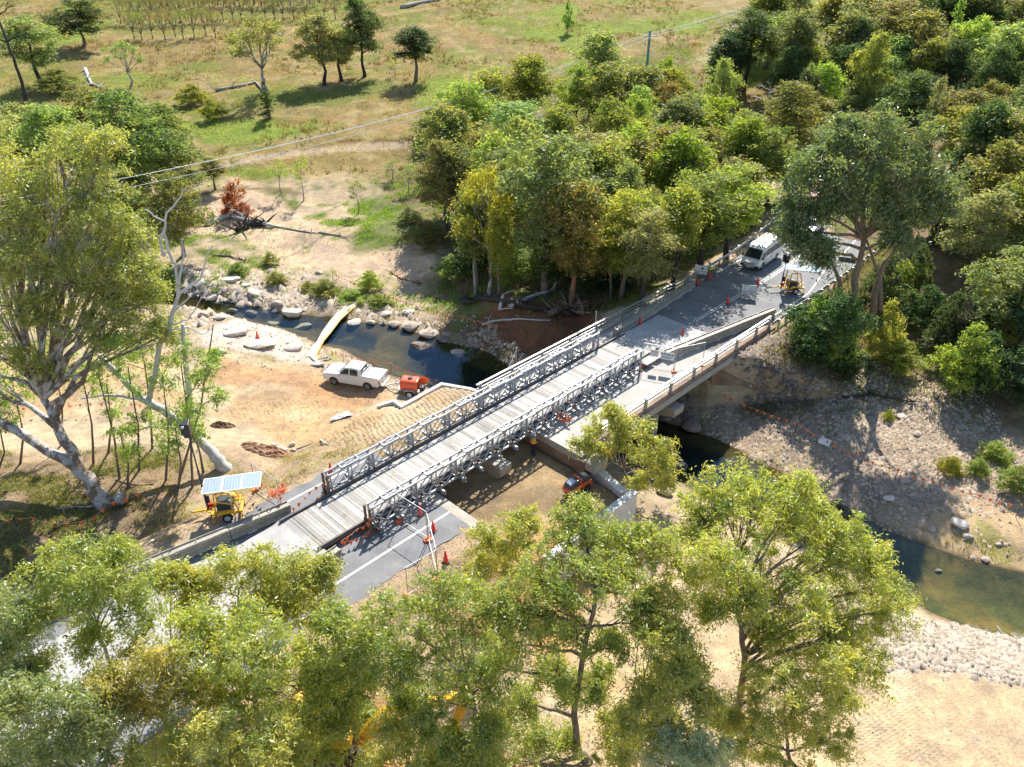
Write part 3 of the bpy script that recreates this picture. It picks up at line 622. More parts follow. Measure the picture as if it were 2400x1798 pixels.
# crumpled silver sheet lying at the end of the wall
vs = []; nn = 16
for i in range(nn):
    for j in range(5):
        u = i / (nn - 1); wdt = .5 * (1 - abs(u - .3)); vs.append(B(10.0 - u * 3.4 - (j - 2) * .05, -8.4 - u * 1.2 + (j - 2) * wdt * .5, hz(*B(10.0 - u * 3.4, -8.4 - u * 1.2)[:2]) + .12 + .15 * rnd.random()))
m = MB(); m.add(vs, [(i * 5 + j, i * 5 + j + 1, i * 5 + j + 6, i * 5 + j + 5) for i in range(nn - 1) for j in range(4)])
o = m.build('plastic_sheet', M['sheet']); sm = o.modifiers.new('solid', 'SOLIDIFY'); sm.thickness = .03; tag(o, 'crumpled silver plastic sheet trailing from the end of the concrete wall', 'sheet')
# ================================================================ BARRIERS
def barrier(label, a, b_, unit=4.0):
    P = B(*a, 0); Q = B(*b_, 0); d = Q - P; Lg = d.length; o = thing('crash_barrier', label, 'barrier', (P.x, P.y, 0.0), math.atan2(d.y, d.x))
    n = max(1, round(Lg / unit)); u = Lg / n
    for i in range(n):
        x0, x1 = i * u + .02, (i + 1) * u - .02
        m = MB(); m.prism([(-.32, .05), (.32, .05), (.32, .14), (.17, .30), (.15, .42), (-.15, .42), (-.17, .30), (-.32, .14)], x0, x1, 'x'); m.build('base_unit', M['barrier'], o, bevel=.015)
        m = MB(); m.prism([(-.26, .425), (.26, .425), (.27, .52), (.22, .56), (.27, .64), (.25, .78), (.18, .80), (.16, .70), (-.16, .70), (-.18, .80), (-.25, .78), (-.27, .64), (-.22, .56), (-.27, .52)], x0, x1, 'x'); m.build('steel_rail', M['barrier'], o, bevel=.01)
        for fx in (.25, .7):
            m = MB(); m.box(x0 + u * fx, x0 + u * fx + .5, -.335, .335, .055, .12); m.build('reflector_pad', M['whitep'], o)
        m = MB(); m.tube([((x0 + x1) / 2, 0, .7), ((x0 + x1) / 2, 0, .9)], .03, 6); m.build('lifting_pin', M['galv'], o)
    return o
barrier('long steel crash barrier in front of the solar trailer at left', (-16.5, -2.25), (-2.35, -.05))
barrier('short steel crash barrier by the near end of the truss, half hidden by leaves', (-10.5, 5.7), (-2.45, 5.05))
barrier('long steel crash barrier between the landing and the right lane', (27.9, 5.15), (40.6, 7.35), 4.2)
barrier('steel crash barrier in shade against the far handrail', (28.1, .05), (40.9, -.95), 4.2)
def guardrail(label, pts, post_h=.78, step=2.0):
    P0 = pts[0]; o = thing('guardrail', label, 'guardrail', (P0[0], P0[1], 0)); q = [Vector((p[0] - P0[0], p[1] - P0[1], p[2])) for p in pts]
    prof = [(.0, 0), (.045, .04), (.0, .09), (0, .155), (.045, .20), (.045, .26), (0, .31), (-.02, .31), (-.02, 0)]
    m = MB(); n = len(prof); vs = []
    for i, p in enumerate(q):
        d = q[min(i + 1, len(q) - 1)] - q[max(0, i - 1)]; d.z = 0; d.normalize(); nn_ = Vector((-d.y, d.x, 0))
        vs += [p + nn_ * -a + Vector((0, 0, .44 + z)) for a, z in prof]
    m.add(vs, [(i * n + k, (i + 1) * n + k, (i + 1) * n + (k + 1) % n, i * n + (k + 1) % n) for i in range(len(q) - 1) for k in range(n)]); m.build('beam', M['galv'], o)
    acc = 0.0; 
    for i in range(len(q) - 1):
        d = q[i + 1] - q[i]; Ls = d.length; dn = d.normalized(); nn_ = Vector((-dn.y, dn.x, 0))
        while acc < Ls:
            p = q[i] + dn * acc; m = MB(); c_ = p - nn_ * -.16; m.box(-.08, .08, -.06, .06, -.9, .76, Matrix.Translation(c_) @ Matrix.Rotation(math.atan2(dn.y, dn.x), 4, 'Z')); m.box(-.07, .07, -.155, -.065, .45, .75, Matrix.Translation(c_) @ Matrix.Rotation(math.atan2(dn.y, dn.x), 4, 'Z')); m.build('post', M['galv'], o); acc += step
        acc -= Ls
def gp(ss, tf): return [B(s, tf(s) , 0) for s in ss]
guardrail('grey metal guardrail curving away behind the white van', gp(fr_(41.3, 72, 16), lambda s: -1.75 - .0058 * max(0, s - 44) ** 2 - .02 * (s - 41)))
guardrail('metal guardrail on posts above the bank beside the right-hand trailer', gp(fr_(66, 38.2, 14), lambda s: 8.55 - .02 * (s - 38) - .004 * max(0, s - 52) ** 2), step=1.35)
# ================================================================ TREES
nr = np.random.default_rng(5)
def unit(n, bias=(0, 0, 0), rng=None):
    v = (rng or nr).normal(size=(n, 3)); v /= np.linalg.norm(v, axis=1)[:, None]; v = v + np.array(bias); return v / (np.linalg.norm(v, axis=1)[:, None] + 1e-9)
def leaves(centers, rad, per, Ls, Ws, droop=-.5, seed=0, flat=.75, clump_t=None, ns=8):
    """Leaf sprays: every clump is a handful of twigs that arch out and droop, each hung with leaves."""
    rng = np.random.default_rng(seed); n = len(centers); m = max(3, per // ns); k = n * ns * m
    ds = unit(n * ns, (0, 0, .25), rng); ln = np.repeat(np.asarray(rad, float), ns) * rng.uniform(.55, 1.45, n * ns)
    c = np.repeat(np.asarray(centers, float), ns * m, 0); D = np.repeat(ds, m, 0); L_ = np.repeat(ln, m); u = rng.random(k) ** .7 * .9 + .1
    p = c + D * (L_ * u)[:, None] * np.array([1, 1, flat]); p[:, 2] -= .30 * L_ * u * u * (1 if droop < 0 else -.3)
    p += rng.normal(0, 1, (k, 3)) * (L_ * (.10 + .13 * u))[:, None]
    a = unit(k, (0, 0, droop), rng) + D * .5; a /= np.linalg.norm(a, axis=1)[:, None] + 1e-9
    b_ = np.cross(a, unit(k, rng=rng)); b_ /= np.linalg.norm(b_, axis=1)[:, None] + 1e-9
    l = (Ls * rng.uniform(.6, 1.35, k))[:, None]; w_ = (Ws * rng.uniform(.7, 1.3, k))[:, None]
    V = np.stack([p - a * l / 2, p + b_ * w_ / 2 + a * l * .08, p + a * l / 2, p - b_ * w_ / 2 + a * l * .08], 1).reshape(-1, 3)
    ct = np.repeat(rng.normal(0, .17, n), ns * m) + np.repeat(rng.normal(0, .13, n * ns), m)
    t = np.clip(.48 + ct + rng.normal(0, .13, k) + .14 * (u - .5), 0, 1)
    return V, np.arange(k * 4).reshape(-1, 4), t
def bez(a, b_, c_, n):
    return [a * (1 - t) ** 2 + b_ * 2 * t * (1 - t) + c_ * t * t for t in [i / n for i in range(n + 1)]]
def make_tree(name, base, trunk, lobes, seed=0, leaf=(.2, .05), per=90, crs=.55, nc=14, barkm='bark', tr=.22, color=(.1, .14, .03), label='', cat='tree', group=None, droop=-.5, leafm='leaf', twig=5, flat=.75, forks=None, root_flare=True, dead=False, noleafbelow=None, extra=None):
    """base: world point. trunk: list of world points from base up. lobes: (centre, rx, rz[, n clumps]) in world metres."""
    rg = random.Random(seed); base = Vector(base); root = thing(name, label, cat, tuple(base), 0, group)
    q = [Vector(p) - base for p in trunk]; m = MB(); n = len(q)
    rads = [tr * (1 - .55 * i / max(1, n - 1)) for i in range(n)]
    if root_flare: rads[0] *= 1.2
    pts = []; rr = []
    for i in range(n - 1):                          # gentle crooks
        for k in range(4):
            u = k / 4; p = q[i].lerp(q[i + 1], u); j = tr * .25
            if i or k: p = p + Vector((rg.uniform(-j, j), rg.uniform(-j, j), 0))
            pts.append(p); rr.append(rads[i] * (1 - u) + rads[i + 1] * u)
    pts.append(q[-1]); rr.append(rads[-1])
    pts.insert(0, pts[0] - ((q[1] - q[0]).normalized() * .9 if dead or not root_flare else Vector((0, 0, .4)))); rr.insert(0, rr[0] * 1.05)
    m.tube(pts, rr, 9)
    cs, rs = [], []
    for li, lb in enumerate(lobes):
        c_ = Vector(lb[0]) - base; rx, rz_ = lb[1], lb[2]; k = lb[3] if len(lb) > 3 else nc; k = max(k, 4)
        # start of the limb: nearest trunk point lower than the lobe
        best = min(range(2, len(pts)), key=lambda i: (pts[i] - c_).length + max(0, pts[i].z - c_.z + rz_ * .6) * 3)
        s_ = pts[best]; r0 = min(rr[best] * .75, .03 + .035 * (c_ - s_).length + tr * .15)
        mid = s_.lerp(c_, .5) + Vector((rg.uniform(-.1, .1), rg.uniform(-.1, .1), .12)) * (c_ - s_).length
        limb = bez(s_, mid, c_ - Vector((0, 0, rz_ * .3)), 6); j = (c_ - s_).length * .03
        limb = [limb[0]] + [p + Vector((rg.uniform(-j, j), rg.uniform(-j, j), rg.uniform(-j, j))) for p in limb[1:]]
        lr = [r0 * (1 - .7 * i / 6) for i in range(7)]; m.tube(limb, lr, 6)
        for ci in range(k):
            for _ in range(20):
                v = Vector((rg.gauss(0, 1), rg.gauss(0, 1), rg.gauss(0, 1))).normalized() * rg.random() ** .38
                if v.z > -.75: break
            p = c_ + Vector((v.x * rx, v.y * rx, v.z * rz_)); cs.append(p); rs.append(crs * rg.uniform(.6, 1.3))
            if ci < twig * 3:
                a = limb[rg.choice((2, 3, 4, 5, 6))]; mm_ = a.lerp(p, .5) + Vector((0, 0, .08 * (p - a).length))
                m.tube(bez(a, mm_, p, 3), [r0 * .32, r0 * .24, r0 * .16, .008], 4, cap=False)
    if extra: extra(m, base, rg)
    m.build('trunk', M[barkm], root, smooth=True)
    if cs and per:
        V, F, t = leaves([tuple(c) for c in cs], rs, per, leaf[0], leaf[1], droop, seed + 100, flat)
        o = mesh_np('crown', V, F, M[leafm], root, tint=t); o.color = (*color, 1)
    return root
def lob(px, py, Y, rpx, rz=None, n=None):          # a lobe of foliage: centre seen at a survey pixel, at northing Y
    c_ = ay(px, py, Y); r = rpx * depth(c_) / FPX; r *= 1.18; l = [tuple(c_), r, (rz or .8) * r]
    if n: l.append(n)
    return tuple(l)
def fg(name, label, base, Y, trunk, lobes, **kw):
    zb = hz(ay(base[0], base[1], Y).x, Y); b0 = at(base[0], base[1], zb); 
    b_ = Vector((ay(base[0], base[1], Y).x, Y, 0)); b_.z = hz(b_.x, b_.y)
    tp_ = [b_] + [ay(*(p if len(p) == 3 else (p[0], p[1], Y))) for p in trunk]
    lbs = [lob(l[0], l[1], l[3] if len(l) > 3 else Y, l[2], n=(l[4] if len(l) > 4 else None)) for l in lobes]
    return make_tree(name, b_, tp_, lbs, label=label, **kw)
YG = (.365, .375, .085); GR = (.300, .325, .080); OL = (.385, .375, .105); GG = (.265, .290, .125); OR = (.400, .340, .095)
FGK = dict(leaf=(.20, .054), per=136, crs=.56, nc=19, twig=4)
# ---- foreground row, left to right
fg('gum_tree', 'young green gum with a forked pale trunk over the road at lower left', (285, 1640), 21.5, [(262, 1560), (230, 1480)], [(200, 1330, 75, 22), (110, 1370, 70, 22.4), (290, 1370, 75), (330, 1430, 55), (80, 1440, 55, 22.3), (200, 1420, 75), (150, 1310, 50, 22.6), (270, 1310, 50, 22.3), (210, 1490, 50, 21.2)], seed=1, color=GR, barkm='bark_pale', tr=.12, **FGK)
fg('gum_tree', 'sparse gum at the left edge above the pale road patch', (-40, 1700), 20.5, [(-20, 1600), (-10, 1500)], [(10, 1420, 60), (40, 1490, 65), (20, 1560, 60), (80, 1560, 45), (-20, 1500, 60)], seed=2, color=GG, barkm='bark_pale', tr=.10, **FGK)
fg('gum_tree', 'grey-green gum in the bottom left corner', (60, 1900), 17, [(80, 1800), (90, 1720)], [(60, 1680, 70), (130, 1640, 60), (30, 1760, 70), (160, 1730, 65), (230, 1700, 60), (100, 1790, 60), (10, 1640, 50), (200, 1780, 60)], seed=3, color=GG, barkm='bark_grey', tr=.12, **FGK)
fg('gum_tree', 'olive gum with rusty tips and dark forked stems at the lower left', (470, 1880), 18.5, [(420, 1750), (370, 1660)], [(290, 1590, 65), (370, 1560, 60), (340, 1640, 60), (260, 1650, 55), (420, 1610, 50), (230, 1600, 40)], seed=4, color=OR, barkm='bark_grey', tr=.12, **FGK)
fg('gum_tree', 'light green gum screening the crash barrier left of the plank deck', (545, 1560), 25, [(555, 1450), (560, 1380)], [(545, 1330, 48), (615, 1325, 48), (490, 1375, 45), (590, 1385, 52), (640, 1380, 40)], seed=5, color=OL, barkm='bark_grey', tr=.09, **FGK)
fg('gum_tree', 'light green gum in front of the ramp at the near end of the deck', (720, 1640), 24, [(710, 1540), (700, 1460)], [(690, 1325, 38, 24.6), (735, 1375, 46), (700, 1430, 52), (755, 1330, 28, 24.5), (650, 1425, 45), (770, 1440, 32)], seed=6, color=OL, barkm='bark_grey', tr=.09, **FGK)
fg('gum_tree', 'slender gum with a thin crooked stem between two leafy crowns above the pale road', (405, 1560), 24.2, [(400, 1480), (400, 1410)], [(415, 1360, 34), (455, 1375, 32), (385, 1345, 24), (440, 1420, 22)], seed=7, color=OL, barkm='bark', tr=.05, **FGK)
fg('gum_tree', 'broad yellow-green gum, largest crown at the lower left', (640, 1900), 19.5, [(610, 1760), (600, 1640), (590, 1560)], [(540, 1470, 70, 20.2), (480, 1520, 70), (620, 1500, 75), (690, 1530, 60), (560, 1590, 75), (660, 1610, 75), (740, 1600, 55), (500, 1610, 55), (450, 1460, 45, 20.3), (770, 1680, 50)], seed=8, color=YG, barkm='bark', tr=.15, **FGK)
fg('gum_tree', 'yellow-green gum filling the gap between the broad crown and the excavator', (740, 1950), 20, [(735, 1850), (730, 1760)], [(720, 1700, 50), (760, 1640, 45), (700, 1760, 50), (770, 1750, 45), (640, 1680, 45), (740, 1560, 40)], seed=21, color=YG, barkm='bark', tr=.09, **FGK)
fg('gum_tree', 'pale-tipped gum at the bottom edge left of the excavator arm', (520, 1980), 17, [(500, 1850)], [(420, 1740, 65), (500, 1700, 60), (560, 1770, 65), (360, 1780, 55), (470, 1790, 60), (650, 1720, 55), (680, 1790, 55)], seed=9, color=OL, barkm='bark_grey', tr=.12, **FGK)
fg('gum_tree', 'narrow dark green gum beside the yellow excavator cab', (835, 1800), 20.5, [(830, 1680), (825, 1600)], [(820, 1500, 45), (800, 1560, 45), (840, 1600, 42), (790, 1640, 42), (830, 1680, 40), (780, 1450, 35)], seed=10, color=GR, barkm='bark', tr=.09, **FGK)
fg('gum_tree', 'wide gum with a pale twisted trunk above the excavator arm', (1130, 1880), 20.5, [(1120, 1780), (1112, 1660), (1095, 1590)], [(1000, 1420, 70, 21.5), (920, 1460, 65), (880, 1530, 55), (1080, 1400, 60, 21.5), (1010, 1510, 75), (1120, 1500, 70), (930, 1570, 55), (1050, 1600, 60), (1150, 1600, 55), (1180, 1690, 50), (960, 1640, 35)], seed=11, color=GR, barkm='bark_pale', tr=.13, **FGK)
fg('shrub', 'low light green bush under the excavator arm', (950, 1850), 19, [(955, 1790)], [(930, 1720, 45), (990, 1770, 50), (900, 1780, 45), (1040, 1790, 40)], seed=12, color=OL, barkm='bark', tr=.05, cat='bush', **FGK)
fg('gum_tree', 'small gum over the orange earth at the edge of the worked floor', (1170, 1480), 28.5, [(1180, 1400), (1190, 1350)], [(1190, 1260, 50), (1130, 1270, 42), (1230, 1220, 35), (1180, 1320, 50), (1130, 1330, 35)], seed=13, color=OL, barkm='bark', tr=.07, **FGK)
fg('gum_tree', 'large spreading gum at bottom centre with a thick dark trunk', (1370, 1900), 21.5, [(1355, 1760), (1345, 1650), (1368, 1540), (1395, 1400)], [(1330, 1280, 65, 23.5), (1410, 1250, 60, 24), (1260, 1350, 60, 22.5), (1480, 1290, 60, 23.5), (1380, 1360, 75), (1300, 1420, 65), (1460, 1380, 60), (1240, 1430, 60), (1340, 1490, 60), (1220, 1500, 60), (1500, 1450, 50), (1290, 1570, 50), (1440, 1510, 45), (1400, 1600, 40), (1350, 1210, 45, 24.5), (1180, 1420, 45), (1230, 1640, 45), (1150, 1560, 40), (1340, 1620, 40), (1250, 1730, 45), (1190, 1780, 45), (1310, 1740, 36)], seed=14, color=GR, barkm='bark', tr=.19, **FGK)
fg('gum_tree', 'thin many-stemmed gum beside the thick dark trunk at bottom centre', (1490, 1880), 20.8, [(1480, 1760), (1500, 1640)], [(1550, 1400, 45, 22), (1530, 1480, 40), (1570, 1560, 35), (1440, 1700, 30), (1600, 1330, 50, 22.5), (1540, 1620, 36), (1580, 1480, 42), (1560, 1700, 40), (1470, 1740, 36), (1610, 1600, 36), (1530, 1270, 42, 23.5)], seed=15, color=OL, barkm='bark_grey', tr=.08, **FGK)
fg('gum_tree', 'great gum at lower right, tallest of the foreground, crown leaning over the creek', (1690, 1770), 22.5, [(1735, 1650), (1745, 1540), (1728, 1400)], [(1700, 1140, 70, 26), (1640, 1190, 55, 25.5), (1780, 1150, 65, 26), (1740, 1220, 80, 25), (1850, 1210, 70, 26), (1920, 1230, 60, 26), (1840, 1300, 80, 25), (1960, 1300, 65, 25.5), (1680, 1300, 60), (2050, 1360, 65, 25), (1960, 1400, 75, 24.5), (2090, 1430, 55, 24.5), (1880, 1410, 60), (2010, 1480, 65, 24), (1750, 1400, 45), (1930, 1520, 55, 23.5), (2030, 1560, 55, 23.5), (1650, 1420, 40), (1985, 1250, 50, 26), (1870, 1140, 40, 26.5), (2040, 1300, 45, 26), (1620, 1250, 45, 25), (1800, 1400, 50, 24), (1850, 1490, 48, 23.6), (1700, 1350, 45), (1780, 1470, 40, 23.4), (1960, 1470, 50, 24)], seed=16, color=YG, barkm='bark', tr=.20, **FGK)
fg('gum_tree', 'bushy green gum at the lower right edge of the sand, below the great gum', (1880, 1900), 20.5, [(1850, 1780), (1840, 1700)], [(1820, 1580, 60), (1900, 1610, 60), (1780, 1650, 60), (1960, 1640, 55), (1870, 1700, 65), (1760, 1740, 55), (1940, 1730, 50), (1830, 1780, 60), (1970, 1560, 40), (1700, 1680, 35)], seed=17, color=OL, barkm='bark', tr=.12, **FGK)
fg('shrub', 'silvery grey bush at the bottom edge right of centre', (1620, 1900), 18.5, [(1620, 1800)], [(1600, 1740, 50), (1660, 1760, 50), (1560, 1790, 50), (1640, 1800, 50)], seed=18, color=(.42, .44, .33), barkm='bark_grey', tr=.07, cat='bush', **FGK)
fg('gum_tree', 'light gum standing in front of the concrete bridge with two thin white stems', (1485, 1205), 40.2, [(1480, 1150), (1462, 1100)], [(1400, 1010, 32), (1440, 985, 32), (1490, 1010, 35), (1540, 1040, 32), (1460, 1040, 35), (1520, 1080, 35), (1370, 1040, 24), (1555, 1090, 26), (1410, 1060, 26), (1500, 1130, 28), (1560, 1130, 20), (1440, 970, 20)], seed=19, color=OL, barkm='bark_pale', tr=.10, leaf=(.26, .07), per=130, crs=.55, nc=11, twig=4)
fg('gum_tree', 'airy gum at the bottom edge left of the silvery bush', (1560, 1930), 19.5, [(1565, 1820), (1570, 1720)], [(1520, 1640, 42), (1590, 1590, 42), (1650, 1650, 42), (1560, 1710, 45), (1480, 1690, 38), (1430, 1760, 42), (1620, 1560, 34, 20.5)], seed=22, color=OL, barkm='bark_pale', tr=.08, **FGK)
fg('gum_tree', 'small gum at the bottom edge between the twisted pale trunk and the thick dark trunk', (1060, 1950), 19, [(1065, 1860), (1070, 1780)], [(1060, 1740, 40), (1120, 1770, 42), (1000, 1690, 34), (1150, 1720, 36)], seed=23, color=GR, barkm='bark_grey', tr=.07, **FGK)
# ---- the red gums on the left bank
GK = dict(leaf=(.25, .07), per=120, crs=.8, nc=22, twig=3)
def redgum_extra(m, base, rg):
    def limb(pix, Ys, r0, r1, n=8):
        pts = [ay(p[0], p[1], y) - base for p, y in zip(pix, Ys)]; out = []
        for i in range(len(pts) - 1):
            for k in range(3): out.append(pts[i].lerp(pts[i + 1], k / 3) + Vector((rg.uniform(-.04, .04), 0, rg.uniform(-.04, .04))))
        out.append(pts[-1]); m.tube(out, [r0 + (r1 - r0) * i / (len(out) - 1) for i in range(len(out))], n)
    limb([(192, 1112), (165, 1085), (110, 1055), (40, 1010), (-30, 975)], [38.1, 38.3, 39, 40, 40.5], .34, .28)
    limb([(125, 985), (150, 930), (195, 895), (215, 830)], [40, 40, 40.5, 41], .26, .1)
    limb([(95, 920), (60, 850), (10, 800)], [40.5, 41, 42], .25, .1); limb([(95, 920), (100, 800), (85, 690), (120, 600)], [40.5, 41, 41.5, 42], .22, .07)
    limb([(215, 830), (240, 760), (300, 720), (350, 725)], [41, 41, 41, 41], .1, .04); limb([(85, 690), (120, 650), (115, 560)], [41.5, 41.5, 42], .1, .04)
    limb([(120, 600), (130, 510), (170, 460)], [42, 42.5, 43], .09, .03); limb([(130, 510), (110, 455)], [42.5, 43], .07, .03); limb([(200, 610), (220, 660), (300, 640)], [42, 42, 42], .06, .03)
    bur = base - base + Vector((.35, -.1, .4)); m.lathe([(.05, -.4), (.38, -.28), (.46, 0), (.34, .24), (.1, .32)], 10, Matrix.Translation(Vector((.95, .1, .45))) @ Matrix.Rotation(R(60), 4, 'Y'))
fg('red_gum', 'huge leaning red gum with mottled white trunk and yellow-green crown at far left', (250, 1185), 37.2, [(218, 1140, 37.6), (185, 1098, 38.2), (140, 1008, 39.4), (102, 935, 40.4)],
   [(60, 400, 60, 45), (170, 350, 65, 46), (230, 430, 60, 45), (110, 470, 65, 44), (30, 500, 60, 43), (190, 520, 65, 43), (280, 520, 50, 44), (80, 590, 65, 42), (160, 640, 60, 42), (260, 620, 65, 43), (330, 640, 50, 43), (30, 700, 70, 41), (120, 740, 60, 41), (210, 720, 55, 41.5), (310, 730, 55, 42), (350, 690, 35, 43), (0, 820, 55, 40.5), (90, 840, 40, 41), (20, 600, 60, 42), (240, 340, 45, 46), (370, 780, 40, 42), (250, 800, 40, 41), (-70, 420, 70, 46), (-90, 560, 80, 46), (-60, 700, 80, 45), (-120, 800, 80, 45), (-40, 330, 60, 47), (-170, 650, 90, 47), (-60, 880, 60, 44), (310, 560, 45, 45)],
   seed=30, color=(.310, .315, .090), barkm='bark_pale', tr=.50, extra=redgum_extra, **GK)
def deadlog_extra(m, base, rg):
    def limb(pix, Ys, r0, r1, n=8):
        pts = [ay(p[0], p[1], y) - base for p, y in zip(pix, Ys)]; out = []
        for i in range(len(pts) - 1):
            for k in range(3): out.append(pts[i].lerp(pts[i + 1], k / 3) + Vector((rg.uniform(-.04, .04), 0, rg.uniform(-.05, .05))))
        out.append(pts[-1]); m.tube(out, [r0 + (r1 - r0) * i / (len(out) - 1) for i in range(len(out))], n)
    Y = 42
    limb([(445, 1012), (380, 960), (333, 935), (280, 880), (232, 832)], [Y] * 5, .31, .16)
    limb([(445, 1010), (440, 900), (432, 820), (428, 760)], [Y] * 4, .24, .1)
    limb([(345, 945), (352, 920), (368, 860), (375, 800), (398, 774), (404, 735), (417, 694), (419, 670), (410, 620), (395, 590), (377, 598)], [Y] * 11, .2, .05)
    limb([(417, 694), (440, 675), (470, 655), (485, 600), (500, 575)], [Y] * 5, .09, .03); limb([(419, 670), (425, 625), (432, 600), (425, 560)], [Y] * 4, .08, .03)
    limb([(410, 620), (400, 600), (384, 545), (388, 520), (362, 507), (340, 490)], [Y] * 6, .1, .03); limb([(384, 600), (376, 570), (384, 543), (391, 500), (416, 471), (438, 438)], [Y] * 6, .1, .03)
    limb([(404, 735), (440, 700), (450, 690), (505, 672)], [Y] * 4, .06, .02); limb([(398, 774), (440, 768), (475, 785), (500, 770)], [Y] * 4, .05, .02); limb([(404, 760), (440, 750), (460, 720), (480, 690)], [Y] * 4, .05, .02)
    limb([(333, 937), (290, 930), (240, 925), (190, 935)], [Y] * 4, .1, .04); limb([(392, 1005), (350, 1000), (300, 1015)], [Y] * 3, .09, .05); limb([(398, 774), (385, 760), (375, 752)], [Y] * 3, .05, .02)
fg('dead_gum', 'leaning grey gum stump with a bare bone-white upper limb, behind the solar trailer', (526, 1088), 41.4, [(500, 1062, 41.6), (470, 1035, 41.8), (440, 1008, 42)], [], seed=31, barkm='bark_dead', tr=.44, per=0, root_flare=False, extra=deadlog_extra)
SAP = dict(leaf=(.26, .07), per=60, crs=.55, nc=7, twig=3)
for i, (bx, by, tx, ty, Y, lbs, lab) in enumerate([
    (455, 1155, 425, 860, 39.5, [(470, 900, 32), (450, 960, 30), (490, 860, 26), (440, 830, 26), (470, 1010, 22)], 'slender sapling with bright leaves right beside the mast of the solar trailer'),
    (400, 1165, 380, 880, 40, [(390, 900, 32), (400, 980, 30), (370, 1040, 28), (410, 840, 26)], 'thin sapling in front of the grey leaning stump'),
    (335, 1130, 300, 860, 41, [(310, 900, 32), (330, 970, 30), (300, 1000, 26)], 'thin sapling right of the mottled red gum trunk'),
    (290, 1150, 230, 880, 40, [(250, 860, 30), (270, 800, 26)], 'crooked dark stem just above the base of the mottled red gum'),
    (230, 1120, 190, 870, 41.5, [(190, 880, 26), (215, 900, 24)], 'dark sapling between the two limbs of the red gum'),
    (70, 1140, 30, 900, 42, [(30, 880, 32), (60, 920, 26), (20, 930, 26)], 'thin sapling under the low white limb at the left edge'),
    (430, 1145, 500, 760, 40.5, [(500, 830, 14), (515, 930, 14), (470, 880, 20)], 'bare twiggy sapling standing clear above the orange sand'),
    (360, 1060, 330, 800, 44, [(340, 830, 34), (300, 820, 34), (370, 870, 30), (260, 850, 28)], 'leafy sapling behind the grey stump'),
    (150, 1060, 130, 860, 45, [(140, 880, 28), (170, 850, 28), (100, 870, 26)], 'sapling behind the fork of the red gum'),
    (20, 1160, -10, 960, 41, [(0, 960, 26), (20, 990, 20)], 'dark sapling at the very left edge behind the white limb'),
    (480, 1120, 440, 980, 41, [(450, 990, 24), (430, 960, 24)], 'short leafy sapling leaning on the grey stump'),
    (310, 1175, 280, 1010, 39, [(285, 1010, 20), (300, 1050, 18)], 'small twiggy sapling beside the burl of the red gum'),
    (425, 1170, 410, 1000, 39.3, [(415, 1000, 24), (400, 1040, 20)], 'twin-stemmed sapling between stump and trailer mast'),
    (260, 1080, 250, 900, 43, [(240, 930, 26), (270, 960, 24)], 'mid-height sapling in front of the sand track')]):
    fg('sapling', lab, (bx, by), Y, [((bx * .5 + tx * .5) + 6, by * .5 + ty * .5), (tx, ty)], lbs, seed=40 + i, color=(.26, .34, .07), barkm='bark', tr=.075, **SAP)

# ---- prototypes for the trees further off (unit: 10 m tall), copied and scaled
def proto(seed, lobes, trunk=((0, 0, 0), (.3, .1, 2.2), (.1, 0, 4.5)), tr=.2, per=88, nc=24, crs=.78, leaf=(.30, .10), barkm='bark', droop=-.4, leafm='leaf_far', flat=.7, twig=3):
    t_ = make_tree('proto', (0, 0, 0), trunk, lobes, seed=seed, leaf=leaf, per=per, nc=nc, crs=crs, barkm=barkm, tr=tr, droop=droop, leafm=leafm, flat=flat, twig=twig); return t_
PR = {}
PR['round'] = proto(101, [((0, 0, 7.7), 1.8, 1.9), ((1.8, .3, 6.5), 1.3, 1.6, 20), ((-1.8, -.3, 6.2), 1.4, 1.7, 20), ((.2, 1.8, 6.6), 1.3, 1.6, 20), ((0, -1.9, 5.9), 1.5, 1.8, 22), ((.8, .5, 8.9), 1.0, 1.0, 12), ((-1.4, 1.2, 4.6), 1.1, 1.2, 12), ((1.6, -1.3, 4.3), 1.2, 1.4, 14), ((-1.5, -1.5, 3.9), 1.0, 1.1, 10), ((.4, -.6, 4.2), 1.2, 1.4, 10)], trunk=((0, 0, 0), (.3, .1, 1.8), (.1, 0, 4)))
PR['tall'] = proto(102, [((.2, 0, 8.8), 1.3, 1.1), ((-.9, .4, 7.6), 1.2, 1), ((1.1, -.2, 7.3), 1.2, .9), ((.2, 1.2, 6.9), 1.1, .9, 9), ((-.5, -1.1, 6.6), 1.2, .9), ((1.3, .5, 5.6), .9, 1.0, 10), ((-1.2, 0, 5.1), .9, 1.1, 10), ((.3, -1.0, 4.4), .9, 1.2, 10), ((-.4, .6, 3.6), .7, .9, 6)], trunk=((0, 0, 0), (.15, 0, 3), (0, .1, 6)), tr=.17, nc=13)
PR['round2'] = proto(111, [((.3, .2, 8.4), 1.3, 1.2, 18), ((-1.2, .2, 7.3), 1.3, 1.3, 18), ((1.5, -.6, 6.9), 1.2, 1.3, 16), ((.4, 1.5, 6.2), 1.3, 1.4, 16), ((-.4, -1.6, 6.4), 1.3, 1.4, 16), ((2.0, .9, 5.0), 1.0, 1.1, 12), ((-1.9, -.6, 4.9), 1.1, 1.2, 12), ((.2, -1.3, 4.0), 1.1, 1.2, 10), ((-.8, 1.3, 4.2), 1.0, 1.1, 10), ((-.4, .1, 9.4), .8, .7, 8)], trunk=((0, 0, 0), (-.3, .1, 2.2), (.2, 0, 5)))
